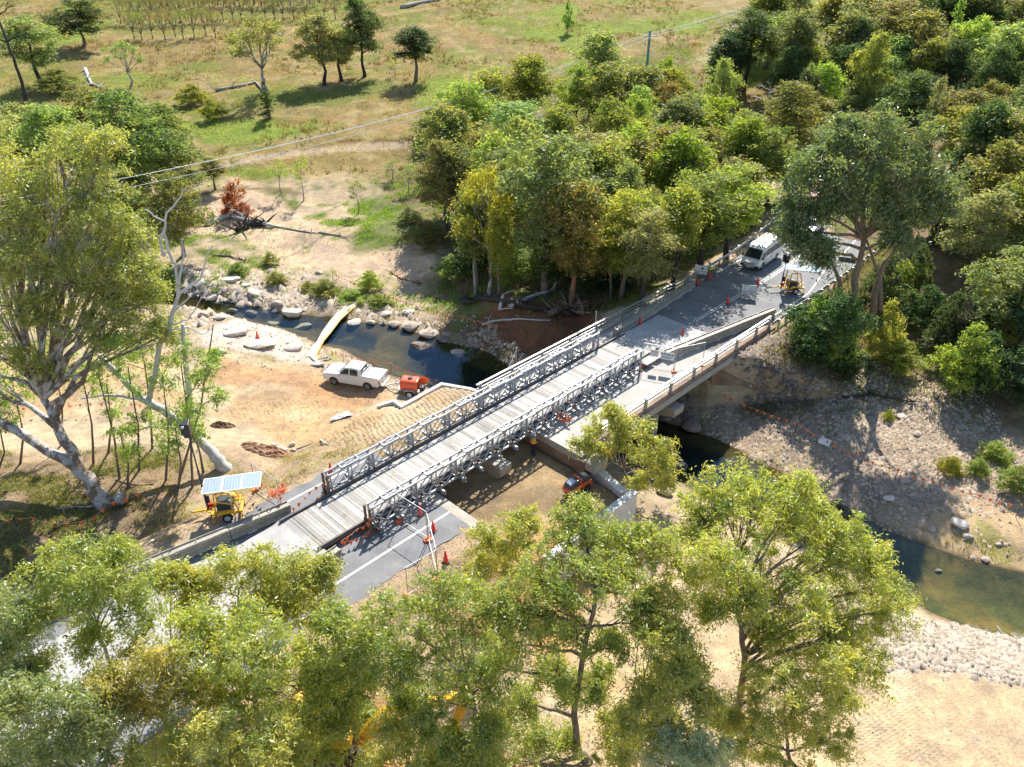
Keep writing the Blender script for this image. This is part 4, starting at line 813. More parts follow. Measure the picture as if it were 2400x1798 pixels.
PR['upright'] = proto(112, [((.1, 0, 9.0), .9, 1.0, 14), ((-.7, .3, 8.0), .9, 1.1, 14), ((.8, -.2, 7.7), .9, 1.1, 14), ((.1, .8, 6.8), .9, 1.1, 12), ((-.2, -.8, 6.6), .9, 1.1, 12), ((1.1, .3, 5.8), .7, .9, 9), ((-1.0, -.2, 5.5), .7, .9, 9), ((.2, .2, 4.6), .7, .8, 6)], trunk=((0, 0, 0), (.2, 0, 3), (0, .1, 7)), tr=.16, nc=12, barkm='bark_grey')
PR['leaning'] = proto(113, [((1.6, 0, 8.6), 1.2, 1.0, 16), ((.6, .5, 7.9), 1.1, 1.0, 14), ((2.4, -.3, 7.2), 1.0, .9, 12), ((.2, -.9, 6.8), 1.0, 1.0, 12), ((1.4, 1.1, 6.2), .9, .9, 10), ((-.7, .2, 6.2), .9, .9, 10), ((1.9, -1.1, 5.5), .8, .8, 8)], trunk=((0, 0, 0), (.5, 0, 2.4), (1.1, .1, 5.4)), tr=.18, barkm='bark_pale')
PR['open'] = proto(103, [((2.0, 0, 8.1), 1.3, .9, 12), ((-1.8, .4, 8.3), 1.3, .9, 12), ((.2, 1.6, 8.9), 1.2, .8, 12), ((0, -1.9, 7.4), 1.2, .8, 11), ((3.1, -.3, 6.3), 1.0, .7, 9), ((-3.0, 0, 6.4), 1.1, .7, 9), ((.4, .1, 9.3), 1.0, .7, 9)], trunk=((0, 0, 0), (.6, .1, 1.6), (.2, 0, 3.4)), tr=.24, barkm='bark_grey', per=55, crs=.75)
PR['bush'] = proto(104, [((0, 0, 5.8), 2.6, 2.6, 22), ((1.8, .6, 3.8), 2.2, 2, 16), ((-1.8, -.5, 3.9), 2.2, 2, 16), ((.3, -1.9, 3.4), 2.1, 1.9, 16), ((-.2, 1.9, 3.6), 2.1, 1.9, 14), ((.2, 0, 8.0), 1.5, 1.4, 12)], trunk=((0, 0, 0), (0, .2, 1.5), (.1, 0, 3)), tr=.16, crs=.9, leaf=(.4, .16))
PR['cypress'] = proto(105, [((0, 0, 1.6), 1.3, 1.1, 12), ((0, 0, 3.2), 1.35, 1.3, 14), ((.05, 0, 5.0), 1.1, 1.3, 13), ((0, .05, 6.8), .8, 1.2, 11), ((0, 0, 8.6), .4, 1.0, 8)], trunk=((0, 0, 0), (0, 0, 4), (0, 0, 8)), tr=.14, crs=.5, leaf=(.34, .1), droop=1.6, leafm='leaf_dense', per=60)
PR['sparse'] = proto(106, [((.8, 0, 7.6), 1.1, 1.0, 7), ((-1.1, .3, 7.0), 1.0, .9, 7), ((.2, .9, 8.9), .9, .8, 7), ((-.2, -1.0, 5.8), 1.0, .8, 6), ((1.5, .2, 5.4), .8, .6, 5)], trunk=((0, 0, 0), (-.2, .1, 2.5), (.1, 0, 5)), tr=.13, per=40, crs=.7, barkm='bark_grey')
PR['fan'] = proto(107, [((x_, y_, 6.3 + .7 * math.sin(i * 2.1)), .9, 1.6, 6) for i, (x_, y_) in enumerate([(2, 0), (-2, .3), (1, 1.7), (-1, 1.5), (.8, -1.6), (-1.1, -1.5), (0, 0)])], trunk=((0, 0, 0), (.05, 0, .8), (0, 0, 1.8)), tr=.2, per=22, crs=.8, leaf=(.34, .08), droop=1.5, barkm='bark', twig=6)
PR['bare'] = make_tree('proto', (0, 0, 0), ((0, 0, 0), (.3, 0, 2), (.1, 0, 4.5), (-.1, .1, 7)), [((1.8, .2, 8), .8, .8, 6), ((-1.6, 0, 8.3), .9, .8, 6), ((.2, 1.2, 9), .8, .8, 6), ((-.5, -1, 7), .8, .6, 6), ((2.3, 0, 5.8), .7, .4, 5), ((-2, .3, 5.6), .7, .4, 5)], seed=108, per=0, barkm='bark_dead', tr=.2, twig=6)
for k_, p_ in PR.items():
    p_.location = (0, -400, -50)
def put(kind, name, P, h, wr, color, label, rz=None, group=None, cat='tree', bark=None):
    r_ = PR[kind]; c = copy_tree(r_); c.name = name; c.location = P; c.rotation_euler = (0, 0, rnd.uniform(0, 6.28) if rz is None else rz)
    k = h / 10.0; c.scale = (k * wr, k * wr, k); c['label'] = label; c['category'] = cat
    if group: c['group'] = group
    elif 'group' in c.keys(): del c['group']
    for ch in c.children:
        ch.name = 'crown' if ch.name.startswith('crown') else 'trunk'
        if ch.name.startswith('crown'): ch.color = (*color, 1)
        elif bark: ch.material_slots[0].link = 'OBJECT'; ch.material_slots[0].material = M[bark]
    return c
def tree_px(kind, name, bx, by, top, wpx, color, label, base_w=6.4, **kw):   # base pixel, top pixel row, crown width in survey pixels
    P = ground(bx, by); T_ = ay(bx, top, P.y); h = max(1.2, (T_.z - P.z)); wid = wpx * depth((P.x, P.y, P.z + h * .7)) / FPX
    return put(kind, name, P - Vector((0, 0, .15)), h, max(.35, wid / (base_w * h / 10)), color, label, **kw)
BW = dict(round2=5.2, upright=3.4, leaning=5.0, round=5.0, tall=3.4, open=7.0, bush=6.4, cypress=3.0, sparse=4.2, fan=6, bare=5.0)
DG = (.085, .115, .050); BG = (.270, .300, .045); GY = (.195, .205, .095); OLV = (.215, .210, .075); LG = (.235, .265, .070); TAN = (.27, .22, .08); UL = (.185, .205, .075)
T = [  # kind, base px, base py, top py, width px, colour, label, bark
 # left: behind the red gum
 ('round', 330, 500, 205, 200, UL, 'broad green gum with pale twisted limbs, middle of the upper left clump', 'bark_pale'),
 ('leaning', 170, 470, 215, 190, GG, 'grey-green gum, left of the upper left clump', 'bark_pale'),
 ('round', 30, 470, 230, 170, GG, 'grey-green gum at the left edge under the burnt tree', 'bark_pale'),
 ('tall', 430, 500, 300, 120, UL, 'drooping green gum at the right end of the upper left clump', 'bark_pale'),
 ('round', 280, 560, 380, 150, UL, 'dark green gum low behind the crown of the red gum', 'bark_pale'),
 ('round', 90, 400, 240, 150, GG, 'blue-green gum crown touching the top of the red gum', 'bark_pale'),
 ('round', 230, 420, 205, 150, UL, 'fresh green gum behind the middle of the upper left clump', 'bark_pale'),
 ('leaning', 400, 460, 240, 170, UL, 'green gum on the right shoulder of the upper left clump', 'bark_pale'),
 ('round', 430, 600, 400, 130, OLV, 'olive gum low behind the bare white limb', 'bark_pale'),
 ('round', 20, 560, 330, 170, GG, 'grey gum behind the red gum at the left edge', 'bark_pale'),
 ('tall', 505, 445, 370, 60, OLV, 'small leaning tree with a red-brown trunk on the bank', 'bark'),
 ('bush', 455, 245, 190, 70, BG, 'bright yellow-green bush at the upper end of the left clump', None),
 ('bush', 500, 280, 225, 55, BG, 'second smaller yellow-green bush right of the left clump', None),
 ('bare', 62, 248, -60, 120, DG, 'charred black dead tree at the upper left', 'bark_dark'),
 ('tall', 100, 205, 30, 110, GG, 'thin grey tree behind the charred tree', 'bark_dark'),
 ('bush', 140, 215, 155, 100, OLV, 'low olive bush right of the charred tree', None),
 ('round', 195, 112, -5, 115, DG, 'dark round gum standing alone near the orchard rows', 'bark'),
 ('open', 305, 205, 95, 95, GG, 'thin pale tree in the upper left pasture', 'bark_grey'),
 ('open', 625, 218, 40, 190, OLV, 'wide open gum with a bent pale trunk in the pasture', 'bark_pale'),
 ('round', 760, 200, 30, 120, GG, 'leaning gum in the middle of the pasture trio', 'bark_dark'),
 ('tall', 800, 190, 50, 80, GG, 'slim gum between the two bigger pasture gums', 'bark_dark'),
 ('round', 855, 180, -10, 105, DG, 'tall dark green gum over the deepest shade in the pasture', 'bark_dark'),
 ('tall', 974, 192, 60, 95, DG, 'single dark gum at the right of the pasture group', 'bark'),
 ('sparse', 925, 178, 130, 35, GR, 'tiny sapling just left of the single dark gum', None),
 ('sparse', 745, 60, 5, 45, GG, 'small grey tree above the middle of the pasture', None),
 ('cypress', 633, 278, 205, 50, DG, 'dark little cypress below the wide open gum', None),
 ('sparse', 660, 455, 370, 50, GR, 'feathery young casuarina on the sunny bank', None),
 ('sparse', 712, 470, 355, 45, GR, 'taller thin young tree on the sunny bank', None),
 ('sparse', 560, 430, 365, 35, GY, 'faint small sapling left of the feathery young tree', None),
 ('sparse', 840, 500, 415, 50, GY, 'grey-green sapling on the slope above the sand flat', None),
 ('sparse', 920, 420, 365, 50, GG, 'small grey gum at the foot of the pasture', None),
 ('sparse', 960, 450, 385, 50, GG, 'bluish small gum beside the shaded grass', None),
 ('bush', 1025, 330, 235, 120, OLV, 'olive bushy gum on the pasture edge, left', 'bark'),
 ('bush', 1120, 300, 225, 70, OLV, 'olive bushy gum on the pasture edge, right', 'bark'),
 ('bush', 1330, 80, -10, 25, GG, 'speck of a shrub at the top of the pasture', None),
 # middle stand left of the road
 ('round', 1090, 400, 320, 110, LG, 'light green gum at the back left of the middle stand', None),
 ('round', 1190, 400, 290, 120, GY, 'pale bushy gum at the back of the middle stand', None),
 ('open', 1145, 695, 390, 170, BG, 'yellow-green gum leaning left with slender white stems, front of the middle stand', 'bark_pale'),
 ('open', 1205, 640, 350, 150, GY, 'grey-green gum just behind the yellow-green leaning one', 'bark_grey'),
 ('tall', 1277, 690, 300, 190, GY, 'tall gum with a straight dark brown trunk in the middle stand', 'bark'),
 ('round', 1160, 560, 350, 130, OLV, 'olive gum left of the straight dark trunk', None),
 ('tall', 1340, 720, 410, 130, TAN, 'gum with a curved orange-brown trunk and rusty top', 'bark_red'),
 ('round', 1380, 600, 330, 150, GR, 'green gum behind the orange-brown trunk', None),
 ('bush', 1500, 620, 480, 95, LG, 'fresh green dense bush-like gum left of the lane', None),
 ('round', 1435, 560, 380, 120, GG, 'grey gum filling the middle of the stand', None),
 ('tall', 1640, 642, 400, 140, OLV, 'brownish olive gum nearest the white-backed sign', 'bark_dark'),
 ('tall', 1575, 676, 430, 120, GR, 'tall gum close behind the far handrail, dappling the lane', 'bark_dark'),
 ('tall', 1505, 712, 480, 110, GG, 'slim gum by the far handrail near the end of the truss', 'bark_dark'),
 ('tall', 1700, 604, 380, 130, GR, 'tall gum hanging over the start of the guardrail', 'bark_dark'),
 ('tall', 1715, 545, 370, 130, OLV, 'tall gum overhanging the van', 'bark_dark'),
 ('tall', 1680, 560, 430, 90, GG, 'grey-green gum above the curving guardrail', None),
 ('round', 1530, 480, 290, 130, BG, 'bright green gum in the thick of the stand, upper middle', None),
 ('round', 1470, 440, 270, 120, GR, 'mid-green gum in the thick of the stand, left of the bright one', None),
 ('bush', 1590, 440, 340, 90, BG, 'bright small gum beside the dead branches', None),
 ('tall', 1430, 330, 140, 120, OLV, 'tall olive gum on the pasture side of the stand', 'bark_dark'),
 ('tall', 1500, 330, 152, 120, OLV, 'tall olive gum with many dark limbs below the power pole', 'bark_dark'),
 ('sparse', 1375, 300, 175, 75, GY, 'thin pale-stemmed gum leaning over the pasture', 'bark_pale'),
 ('bush', 1560, 200, 125, 50, BG, 'round yellow-green treetop right of the power pole', None),
 ('tall', 1650, 440, 260, 120, BG, 'bright green gum behind the middle of the stand', None),
 ('round', 1720, 470, 270, 160, BG, 'large bright green gum left of the road bend', None),
 ('bare', 1790, 300, 170, 90, GG, 'bare grey fallen-looking dead tree in the stand', 'bark_dead'),
 ('round', 1840, 380, 190, 170, OLV, 'rusty-tipped olive gum behind the bend', None),
 ('round', 1800, 480, 290, 140, OLV, 'olive gum over the bend in the guardrail', None),
 ('bare', 1850, 470, 330, 120, GG, 'tangle of bare pale branches beside the bend', 'bark_dead'),
 ('round', 1750, 590, 480, 0, OLV, '', None),
 # top right forest
 ('cypress', 1670, 190, 100, 60, DG, 'pointed dark cypress at the left end of the upper wood', None),
 ('cypress', 1720, 200, 110, 60, DG, 'second pointed dark cypress of the upper wood', None),
 ('cypress', 1930, 260, 90, 90, DG, 'broad dark cypress in the middle of the upper wood', None),
 ('cypress', 1990, 230, 20, 90, DG, 'tall dark cypress rising in the upper wood', None),
 ('cypress', 1880, 50, -20, 40, DG, 'small dark cypress on the skyline edge of the pasture', None),
 ('round', 1790, 160, 30, 150, BG, 'bright yellow-green gum at the pasture corner of the upper wood', None),
 ('round', 1940, 120, 0, 140, GG, 'pale blue-green gum at the top of the upper wood', None),
 ('tall', 2060, 200, -10, 130, OLV, 'rusty green tall gum in the upper wood', None),
 ('tall', 2120, 220, 20, 130, OLV, 'green gum with pale dead twigs in the upper wood', None),
 ('round', 2000, 300, 170, 90, GY, 'little grey gum in front of the cypress shade', 'bark_pale'),
 ('cypress', 2070, 290, 130, 90, DG, 'dark dense tree beside the shaded gully', None),
 ('round', 2240, 120, -40, 150, DG, 'dark blue-green tree at the top right', None),
 ('round', 2180, 90, -40, 120, DG, 'dark tree at the top, left of the gully', None),
 ('round', 2340, 60, -60, 150, DG, 'dark tree in the top right corner', None),
 ('round', 2370, 250, 70, 150, BG, 'vivid green tree at the right edge near the top', None),
 ('round', 2020, 420, 250, 170, OLV, 'olive gum with rusty top behind the great roadside gum', None),
 ('round', 2230, 400, 205, 190, GY, 'pale olive gum, first of the right edge row', None),
 ('round', 2360, 430, 200, 190, GY, 'pale olive gum at the right edge, second of the row', None),
 ('round', 2310, 560, 330, 200, OLV, 'brownish olive gum at the right edge, middle height', None),
 ('round', 2400, 640, 380, 200, OLV, 'brownish gum cut by the right edge', None),
 ('round', 2260, 660, 440, 170, GG, 'dense grey-green gum over the shaded slope', None),
 ('round', 2350, 800, 560, 180, GG, 'dark grey-green gum low on the right edge', None),
 ('round', 2180, 560, 400, 150, DG, 'dark gum directly right of the great roadside gum', None),
 ('bush', 2250, 830, 730, 170, DG, 'deep shaded bush on the right bank', None),
 ('bush', 2360, 930, 800, 150, DG, 'dark bush above the gravel at the right edge', None),
 ('bush', 1920, 760, 690, 90, GR, 'dusty green bush below the guardrail', None),
 ('bush', 2100, 860, 790, 110, LG, 'sunlit pale bush at the foot of the bank', None),
 ('bush', 1900, 850, 780, 110, DG, 'dark bush in the shade beside the rubble slope', None),
 ('bush', 1980, 880, 800, 100, DG, 'dark bush between the trunk base and the gravel', None),
 ('bush', 2160, 760, 660, 110, DG, 'dark shrub in the shade of the roadside gum', None),
 ('bush', 2100, 700, 600, 80, GR, 'green shrub behind the trunk of the roadside gum', None),
 ('bush', 1450, 680, 620, 60, DG, 'dark bush beneath the middle stand beside the far handrail', None),
 ('bush', 1100, 640, 560, 90, DG, 'dark bush at the left foot of the middle stand', None),
 ('bush', 1380, 690, 620, 70, DG, 'dark shrub in front of the orange-brown trunk', None),
 ('bush', 1220, 650, 560, 90, GG, 'grey-green shrub in the shade behind the log jam', None),
 ('bush', 648, 665, 632, 46, LG, 'low fresh green bush alone on the sand flat', None),
 ('bush', 765, 690, 650, 70, LG, 'low bright green bush near the start of the bunting', None),
 ('bush', 725, 680, 655, 40, BG, 'small yellow-green clump left of the low bright bush', None),
 ('bush', 868, 680, 628, 60, GR, 'blue-green bush behind the bunting above the silt curtain', None),
 ('bush', 830, 700, 675, 70, GR, 'dark green low bush just above the silt curtain', None),
 ('bush', 890, 712, 685, 60, GR, 'dark green low bush under the bunting', None),
 ('bush', 560, 640, 610, 50, LG, 'pale green tuft on the left of the stony flat', None),
 ('bush', 635, 620, 585, 40, GG, 'grey-green tuft at the edge of the sand flat', None),
 ('bush', 1060, 650, 590, 80, GG, 'shaded bush at the left end of the bank', None),
 ('bush', 1000, 580, 510, 90, GY, 'brownish thicket left of the middle stand', None),
 ('bush', 960, 520, 480, 60, GG, 'dark thicket on the shaded grassy slope', None),
 ('bush', 2225, 1105, 1065, 60, BG, 'grassy bright green clump on the gravel bar, left', None),
 ('bush', 2290, 1110, 1070, 50, LG, 'grassy bright green clump on the gravel bar, middle', None),
 ('bush', 2375, 1150, 1085, 80, LG, 'grassy green clump at the right edge of the gravel bar', None),
 ('bush', 2080, 985, 960, 24, BG, 'tiny green clump high on the gravel bar', None),
 ('bush', 2330, 1075, 1030, 70, GR, 'dark green clump behind the grassy clumps at the right edge', None),
]
for i, (k_, bx, by, tp_, wp, cl_, lb_, bk) in enumerate(T):
    if not lb_: continue
    if k_ == 'round' and i % 2: k_ = 'round2'
    if k_ == 'tall' and i % 3 == 1: k_ = 'upright'
    nm = {'bush': 'shrub', 'cypress': 'cypress_tree', 'bare': 'dead_tree'}.get(k_, 'gum_tree')
    cl2 = tuple(c * rnd.uniform(.88, 1.14) for c in cl_)
    tree_px(k_, nm, bx, by, tp_, wp, cl2, lb_, base_w=BW[k_], bark=bk, cat='bush' if k_ == 'bush' else 'tree')
# the great roadside gum on the right, built on its own
fg('gum_tree', 'great blue-green roadside gum with three dark trunks at the right of the road', (1985, 790), 57, [(1992, 740), (2005, 660), (2025, 560)],
   [(1900, 430, 60), (1960, 340, 60, 59), (2050, 300, 60, 60), (2130, 330, 60, 59), (2190, 400, 55, 58), (1940, 400, 60), (2030, 380, 65, 58), (2120, 420, 65), (1880, 480, 45), (1960, 470, 45), (2070, 480, 50), (2160, 490, 55), (1860, 540, 32, 56), (1900, 570, 32, 55), (2200, 470, 45), (2110, 560, 45, 56), (1990, 300, 45, 60), (1930, 600, 25, 55)],
   seed=50, color=(.155, .190, .080), barkm='bark', tr=.42, leaf=(.34, .11), per=120, crs=1.0, nc=20, twig=4, extra=lambda m, base, rg: [m.tube([ay(*p, 57.5) - base for p in q_], r_, 7) for q_, r_ in (([(1968, 790), (1972, 720), (1968, 660), (1940, 590)], [.3, .25, .18, .08]), ([(2045, 770), (2050, 690), (2070, 620), (2120, 560)], [.34, .28, .18, .08]), ([(2065, 770), (2062, 650), (2030, 560)], [.24, .18, .08]))])
# the trees that fill the stands between those one can pick out
def word_(c_): return {DG: 'dark green', BG: 'bright green', GY: 'grey-olive', OLV: 'olive', LG: 'light green', GR: 'mid-green', GG: 'grey-green', TAN: 'rusty'}.get(c_, 'green')
def fill(n, poly, kinds, cols, top, wid, label, group):
    px_, py_ = [p[0] for p in poly], [p[1] for p in poly]; k = 0
    while k < n:
        x = rnd.uniform(min(px_), max(px_)); y = rnd.uniform(min(py_), max(py_))
        ins = False
        for i in range(len(poly)):
            (x0, y0), (x1, y1) = poly[i], poly[i - 1]
            if (y0 > y) != (y1 > y) and x < (x1 - x0) * (y - y0) / (y1 - y0) + x0: ins = not ins
        if not ins: continue
        k += 1; kd = rnd.choice(kinds); hpx = rnd.uniform(*top) * (.55 + .45 * y / 600); hpx = min(hpx, y - 158) if 1450 < x < 1590 and y > 200 else hpx; c_ = rnd.choice(cols)
        tree_px(kd, {'cypress': 'cypress_tree', 'bush': 'shrub'}.get(kd, 'gum_tree'), x, y, y - hpx, wid * hpx * rnd.uniform(.8, 1.15) * (.5 if kd == 'cypress' else .62 if kd == 'bush' else 1), tuple(c * rnd.uniform(.85, 1.15) for c in c_), word_(c_) + ' ' + label + ', ' + ('left', 'centre', 'right')[min(2, int(3 * (x - min(px_)) / (max(px_) - min(px_))))] + ' ' + ('back', 'front')[int(y > (min(py_) + max(py_)) / 2)], base_w=BW[kd], group=group, cat='bush' if kd == 'bush' else 'tree', bark=rnd.choice(['bark', 'bark_grey', 'bark_dark', None]))
fill(46, [(1040, 560), (1010, 420), (1120, 340), (1330, 270), (1560, 220), (1700, 300), (1760, 470), (1640, 560), (1500, 640), (1350, 660), (1150, 620)], ['round', 'tall', 'round2', 'upright', 'leaning', 'upright'], [GY, OLV, GR, BG, GG, LG], (200, 285), .56, 'gum in the middle stand', 'gums filling the middle stand')
fill(9, [(1080, 650), (1120, 600), (1350, 640), (1560, 590), (1600, 640), (1420, 720), (1250, 700)], ['bush', 'tall', 'bush'], [DG, GR, GY, OLV], (80, 130), .9, 'undergrowth below the middle stand', 'undergrowth of the middle stand')
fill(12, [(1090, 690), (1120, 660), (1400, 655), (1600, 600), (1610, 620), (1450, 705), (1300, 722), (1150, 705)], ['upright', 'tall', 'upright'], [OLV, GY, GR], (190, 260), .38, 'slim dark-stemmed gum along the front of the middle stand', 'slim gums fronting the middle stand')
fill(62, [(1690, 230), (1760, 110), (1850, 60), (2400, 20), (2420, 560), (2280, 520), (2130, 380), (1900, 330), (1800, 330)], ['round', 'tall', 'round2', 'cypress', 'upright', 'leaning', 'upright'], [GG, OLV, DG, GY, GR, DG], (200, 300), .52, 'tree of the upper right wood', 'trees of the upper right wood')
fill(26, [(2080, 640), (2200, 520), (2420, 560), (2420, 1000), (2300, 960), (2200, 900), (2060, 860), (1900, 870), (1880, 800), (2040, 800)], ['bush', 'round', 'bush'], [DG, DG, GR, GG], (90, 150), 1.0, 'undergrowth on the right bank', 'undergrowth on the right bank')
# orchard rows at the top left
k = 0
for row, (y0, n_, x0, x1) in enumerate(((52, 22, 270, 800), (14, 20, 320, 760), (75, 9, 300, 520), (-12, 16, 250, 760))):
    for i in range(n_):
        bx = x0 + (x1 - x0) * (i + .5) / n_ + rnd.uniform(-4, 4); by = y0 - (bx - 500) * .03 + (12 if row == 2 else 0) + rnd.uniform(-3, 3)
        tree_px('fan', 'orchard_tree', bx, by, by - 88, 50, tuple(c * rnd.uniform(.85, 1.15) for c in (.17, .16, .07)), 'thin orchard tree, ' + ('lower row', 'top row', 'nearest short row', 'row cut by the top edge')[row] + ', ' + ('left', 'middle', 'right')[min(2, int(3 * i / n_))] + ' of the row', base_w=BW['fan'], group='orchard trees', bark='bark')
for p_ in PR.values():
    for ch in list(p_.children): bpy.data.objects.remove(ch)
    bpy.data.objects.remove(p_)
# ================================================================ VEHICLES
def arch(xc, r, z0, n=7):                          # wheel arch, going +x
    a0 = math.asin(min(1, z0 / r)) if z0 < r else 0
    return [(xc - r * math.cos(t), .34 + r * math.sin(t)) for t in [(-.05) + (math.pi + .1) * i / n for i in range(n + 1)]]
def wheel(parent, x, y, r, wdt, side, spokes=6, rimm='rim'):
    Mx = Matrix.Translation((x, y, r)) @ Matrix.Rotation(R(-90 * side), 4, 'X')
    o = MB().lathe([(r * .62, -wdt / 2), (r * .93, -wdt / 2), (r, -wdt * .32), (r, wdt * .32), (r * .93, wdt / 2), (r * .64, wdt / 2), (r * .6, wdt * .3)], 22, Mx).build('wheel', M['tyre'], parent)
    m = MB().lathe([(r * .62, wdt * .34), (r * .6, wdt * .44), (r * .52, wdt * .36)], 18, Mx, cap=False); m.lathe([(.06, wdt * .3), (.06, wdt * .44), (.01, wdt * .46)], 8, Mx)
    m.lathe([(r * .61, wdt * .305), (.01, wdt * .30)], 18, Mx, cap=False) if rimm == 'rimw' else None
    for i in range(spokes):
        a = 2 * math.pi * i / spokes; m.bar(Mx @ Vector((.04 * math.cos(a), .04 * math.sin(a), wdt * .38)), Mx @ Vector((r * .58 * math.cos(a), r * .58 * math.sin(a), wdt * .38)), r * .13, .03)
    m.build('rim', M[rimm], o); return o
def pane(parent, poly, W, g, side, name='window', mt='glass', off=.006):
    q = [Vector((x, side * (W * g(x, z) + off), z)) for x, z in poly]
    return MB().slab(q, .012).build(name, M[mt], parent)
def quadpane(parent, q, name, mt, th=.014): return MB().slab(q, th).build(name, M[mt], parent)
def place(P, head): return (P.x, P.y, P.z), head
# --- white ute
fwp = ground(784, 901); rwp = ground(865, 913); hd = math.atan2(fwp.y - rwp.y, fwp.x - rwp.x)
c_ = (fwp + rwp) / 2 + Vector((-math.sin(hd), math.cos(hd), 0)) * -.80
ute = thing('pickup_truck', 'white double-cab ute with a sports bar and hard tray cover parked on the sand', 'ute', (c_.x, c_.y, min(fwp.z, rwp.z) + .02), hd)
g1 = lambda x, z: (1 - .03 * max(0, (z - .8)) - (.10 * max(0, x - 2.0) / .6) - .02 * max(0, -x - 2.3))
body = [(-2.6, .62), (-2.45, .45), (-2.0, .42)] + arch(-1.53, .45, 0) + [(-1.0, .33), (1.05, .33)] + arch(1.55, .45, 0) + [(2.1, .38), (2.5, .42), (2.62, .60), (2.6, .84), (2.48, .96), (1.9, 1.08), (1.22, 1.13), (-.85, 1.13), (-.86, 1.16), (-2.58, 1.18), (-2.62, 1.0)]
MB().prism(body, -.91, .91, 'y', g=g1).build('body', M['white'], ute, bevel=.045, seg=3)
g2 = lambda x, z: 1 - .26 * max(0, z - 1.1) / .66 * 1.0
cab = MB().prism([(1.26, 1.10), (.55, 1.70), (.2, 1.76), (-.5, 1.775), (-.84, 1.70), (-.93, 1.10)], -.86, .86, 'y', g=g2).build('cab', M['white'], ute, bevel=.05, seg=3)
for s_ in (1, -1):
    pane(ute, [(.98, 1.17), (.48, 1.62), (.14, 1.64), (.14, 1.17)], .86, g2, s_, off=.004); pane(ute, [(.04, 1.17), (.04, 1.64), (-.52, 1.64), (-.66, 1.50), (-.70, 1.17)], .86, g2, s_, off=.004)
    MB().box(.9, 1.06, s_ * .93 - .09, s_ * .93 + .09, 1.12, 1.28).build('mirror', M['white'], ute, bevel=.03)
    MB().box(2.40, 2.57, s_ * .68 - .15, s_ * .68 + .15, .80, .93).build('headlight', M['rimw'], ute, bevel=.03)
    MB().box(-2.64, -2.54, s_ * .84 - .055, s_ * .84 + .065, .72, 1.08).build('tail_light', M['red'], ute, bevel=.015)
    MB().tube([(-.98, s_ * .70, 1.2), (-1.05, s_ * .66, 1.52), (-1.1, s_ * .5, 1.62), (-1.1, 0, 1.64)], .035, 8).build('sports_bar', M['rim'], ute, smooth=True)
    MB().tube([(-1.08, s_ * .6, 1.58), (-1.5, s_ * .70, 1.24)], .03, 8).build('bar_stay', M['rim'], ute, smooth=True)
    for x in (1.55, -1.53): wheel(ute, x, s_ * .79, .375, .25, s_)
    for x in (-.12, -.0): pass
    MB().box(.52, .64, s_ * .885 - .012, s_ * .885 + .012, .98, 1.01).build('door_handle', M['silver'], ute); MB().box(-.52, -.40, s_ * .885 - .012, s_ * .885 + .012, .98, 1.01).build('door_handle', M['silver'], ute)
    for x_ in (1.0, .1, -.82): MB().box(x_ - .008, x_ + .008, s_ * .893 - .01, s_ * .893 + .01, .42, 1.08).build('door_seam', M['darkgrey'], ute)
quadpane(ute, [(1.20, -.72, 1.165), (1.20, .72, 1.165), (.62, .60, 1.665), (.62, -.60, 1.665)], 'windscreen', 'glass', .05)
quadpane(ute, [(-.935, -.62, 1.22), (-.935, .62, 1.22), (-.875, .55, 1.62), (-.875, -.55, 1.62)], 'rear_window', 'glass', .02)
MB().box(-2.56, -.93, -.84, .84, 1.165, 1.235).build('tray_cover', M['white'], ute, bevel=.03)
m = MB(); m.tube([(2.45, -.6, .45), (2.72, -.6, .75), (2.66, -.55, 1.08), (2.66, .55, 1.08), (2.72, .6, .75), (2.45, .6, .45)], .035, 8); m.tube([(2.72, -.3, .5), (2.67, -.28, 1.08)], .028, 6); m.tube([(2.72, .3, .5), (2.67, .28, 1.08)], .028, 6); m.build('bull_bar', M['rim'], ute, smooth=True)
MB().box(-2.82, -2.63, -.7, .7, .45, .56).build('rear_step', M['rim'], ute, bevel=.02); MB().box(-2.66, -2.625, -.2, .2, .62, .74).build('number_plate', M['whitep'], ute)
MB().box(2.6, 2.63, -.5, .5, .68, .84).build('grille', M['darkgrey'], ute)
# --- tank trailer
hd2 = hd + R(4); P = Vector(ute.location) - Vector((math.cos(hd), math.sin(hd), 0)) * 2.85 - Vector((math.cos(hd2), math.sin(hd2), 0)) * 2.0
tt = thing('tank_trailer', 'orange water tank on a galvanised trailer hitched behind the white ute', 'trailer', (P.x, P.y, hz(P.x, P.y) + .02), hd2)
m = MB(); m.bar((-1.2, -.6, .55), (.9, -.6, .55), .08); m.bar((-1.2, .6, .55), (.9, .6, .55), .08); m.bar((-1.2, -.6, .55), (-1.2, .6, .55), .08); m.bar((.9, -.6, .55), (.9, .6, .55), .08); m.bar((.9, -.55, .55), (2.0, 0, .5), .07); m.bar((.9, .55, .55), (2.0, 0, .5), .07); m.box(-1.15, .85, -.55, .55, .585, .6); m.build('chassis', M['galv'], tt)
m = MB(); pr = [(-.62, .62), (-.70, .80), (-.66, 1.15), (-.45, 1.38), (.0, 1.44), (.45, 1.38), (.66, 1.15), (.70, .80), (.62, .62)]; m.prism(pr, -.85, .65, 'x'); m.build('tank', M['orange_red'], tt, bevel=.10, smooth=False, seg=3)
MB().lathe([(.2, 1.42), (.2, 1.5), (.17, 1.52)], 16, Matrix.Translation((-.1, 0, 0))).build('lid', M['black'], tt)
for x in (-.6, .4): MB().box(x - .03, x + .03, -.71, .71, .62, .64).build('strap', M['galv'], tt)
MB().box(-.8, .6, -.708, -.70, .83, .88).build('stripe', M['whitep'], tt)
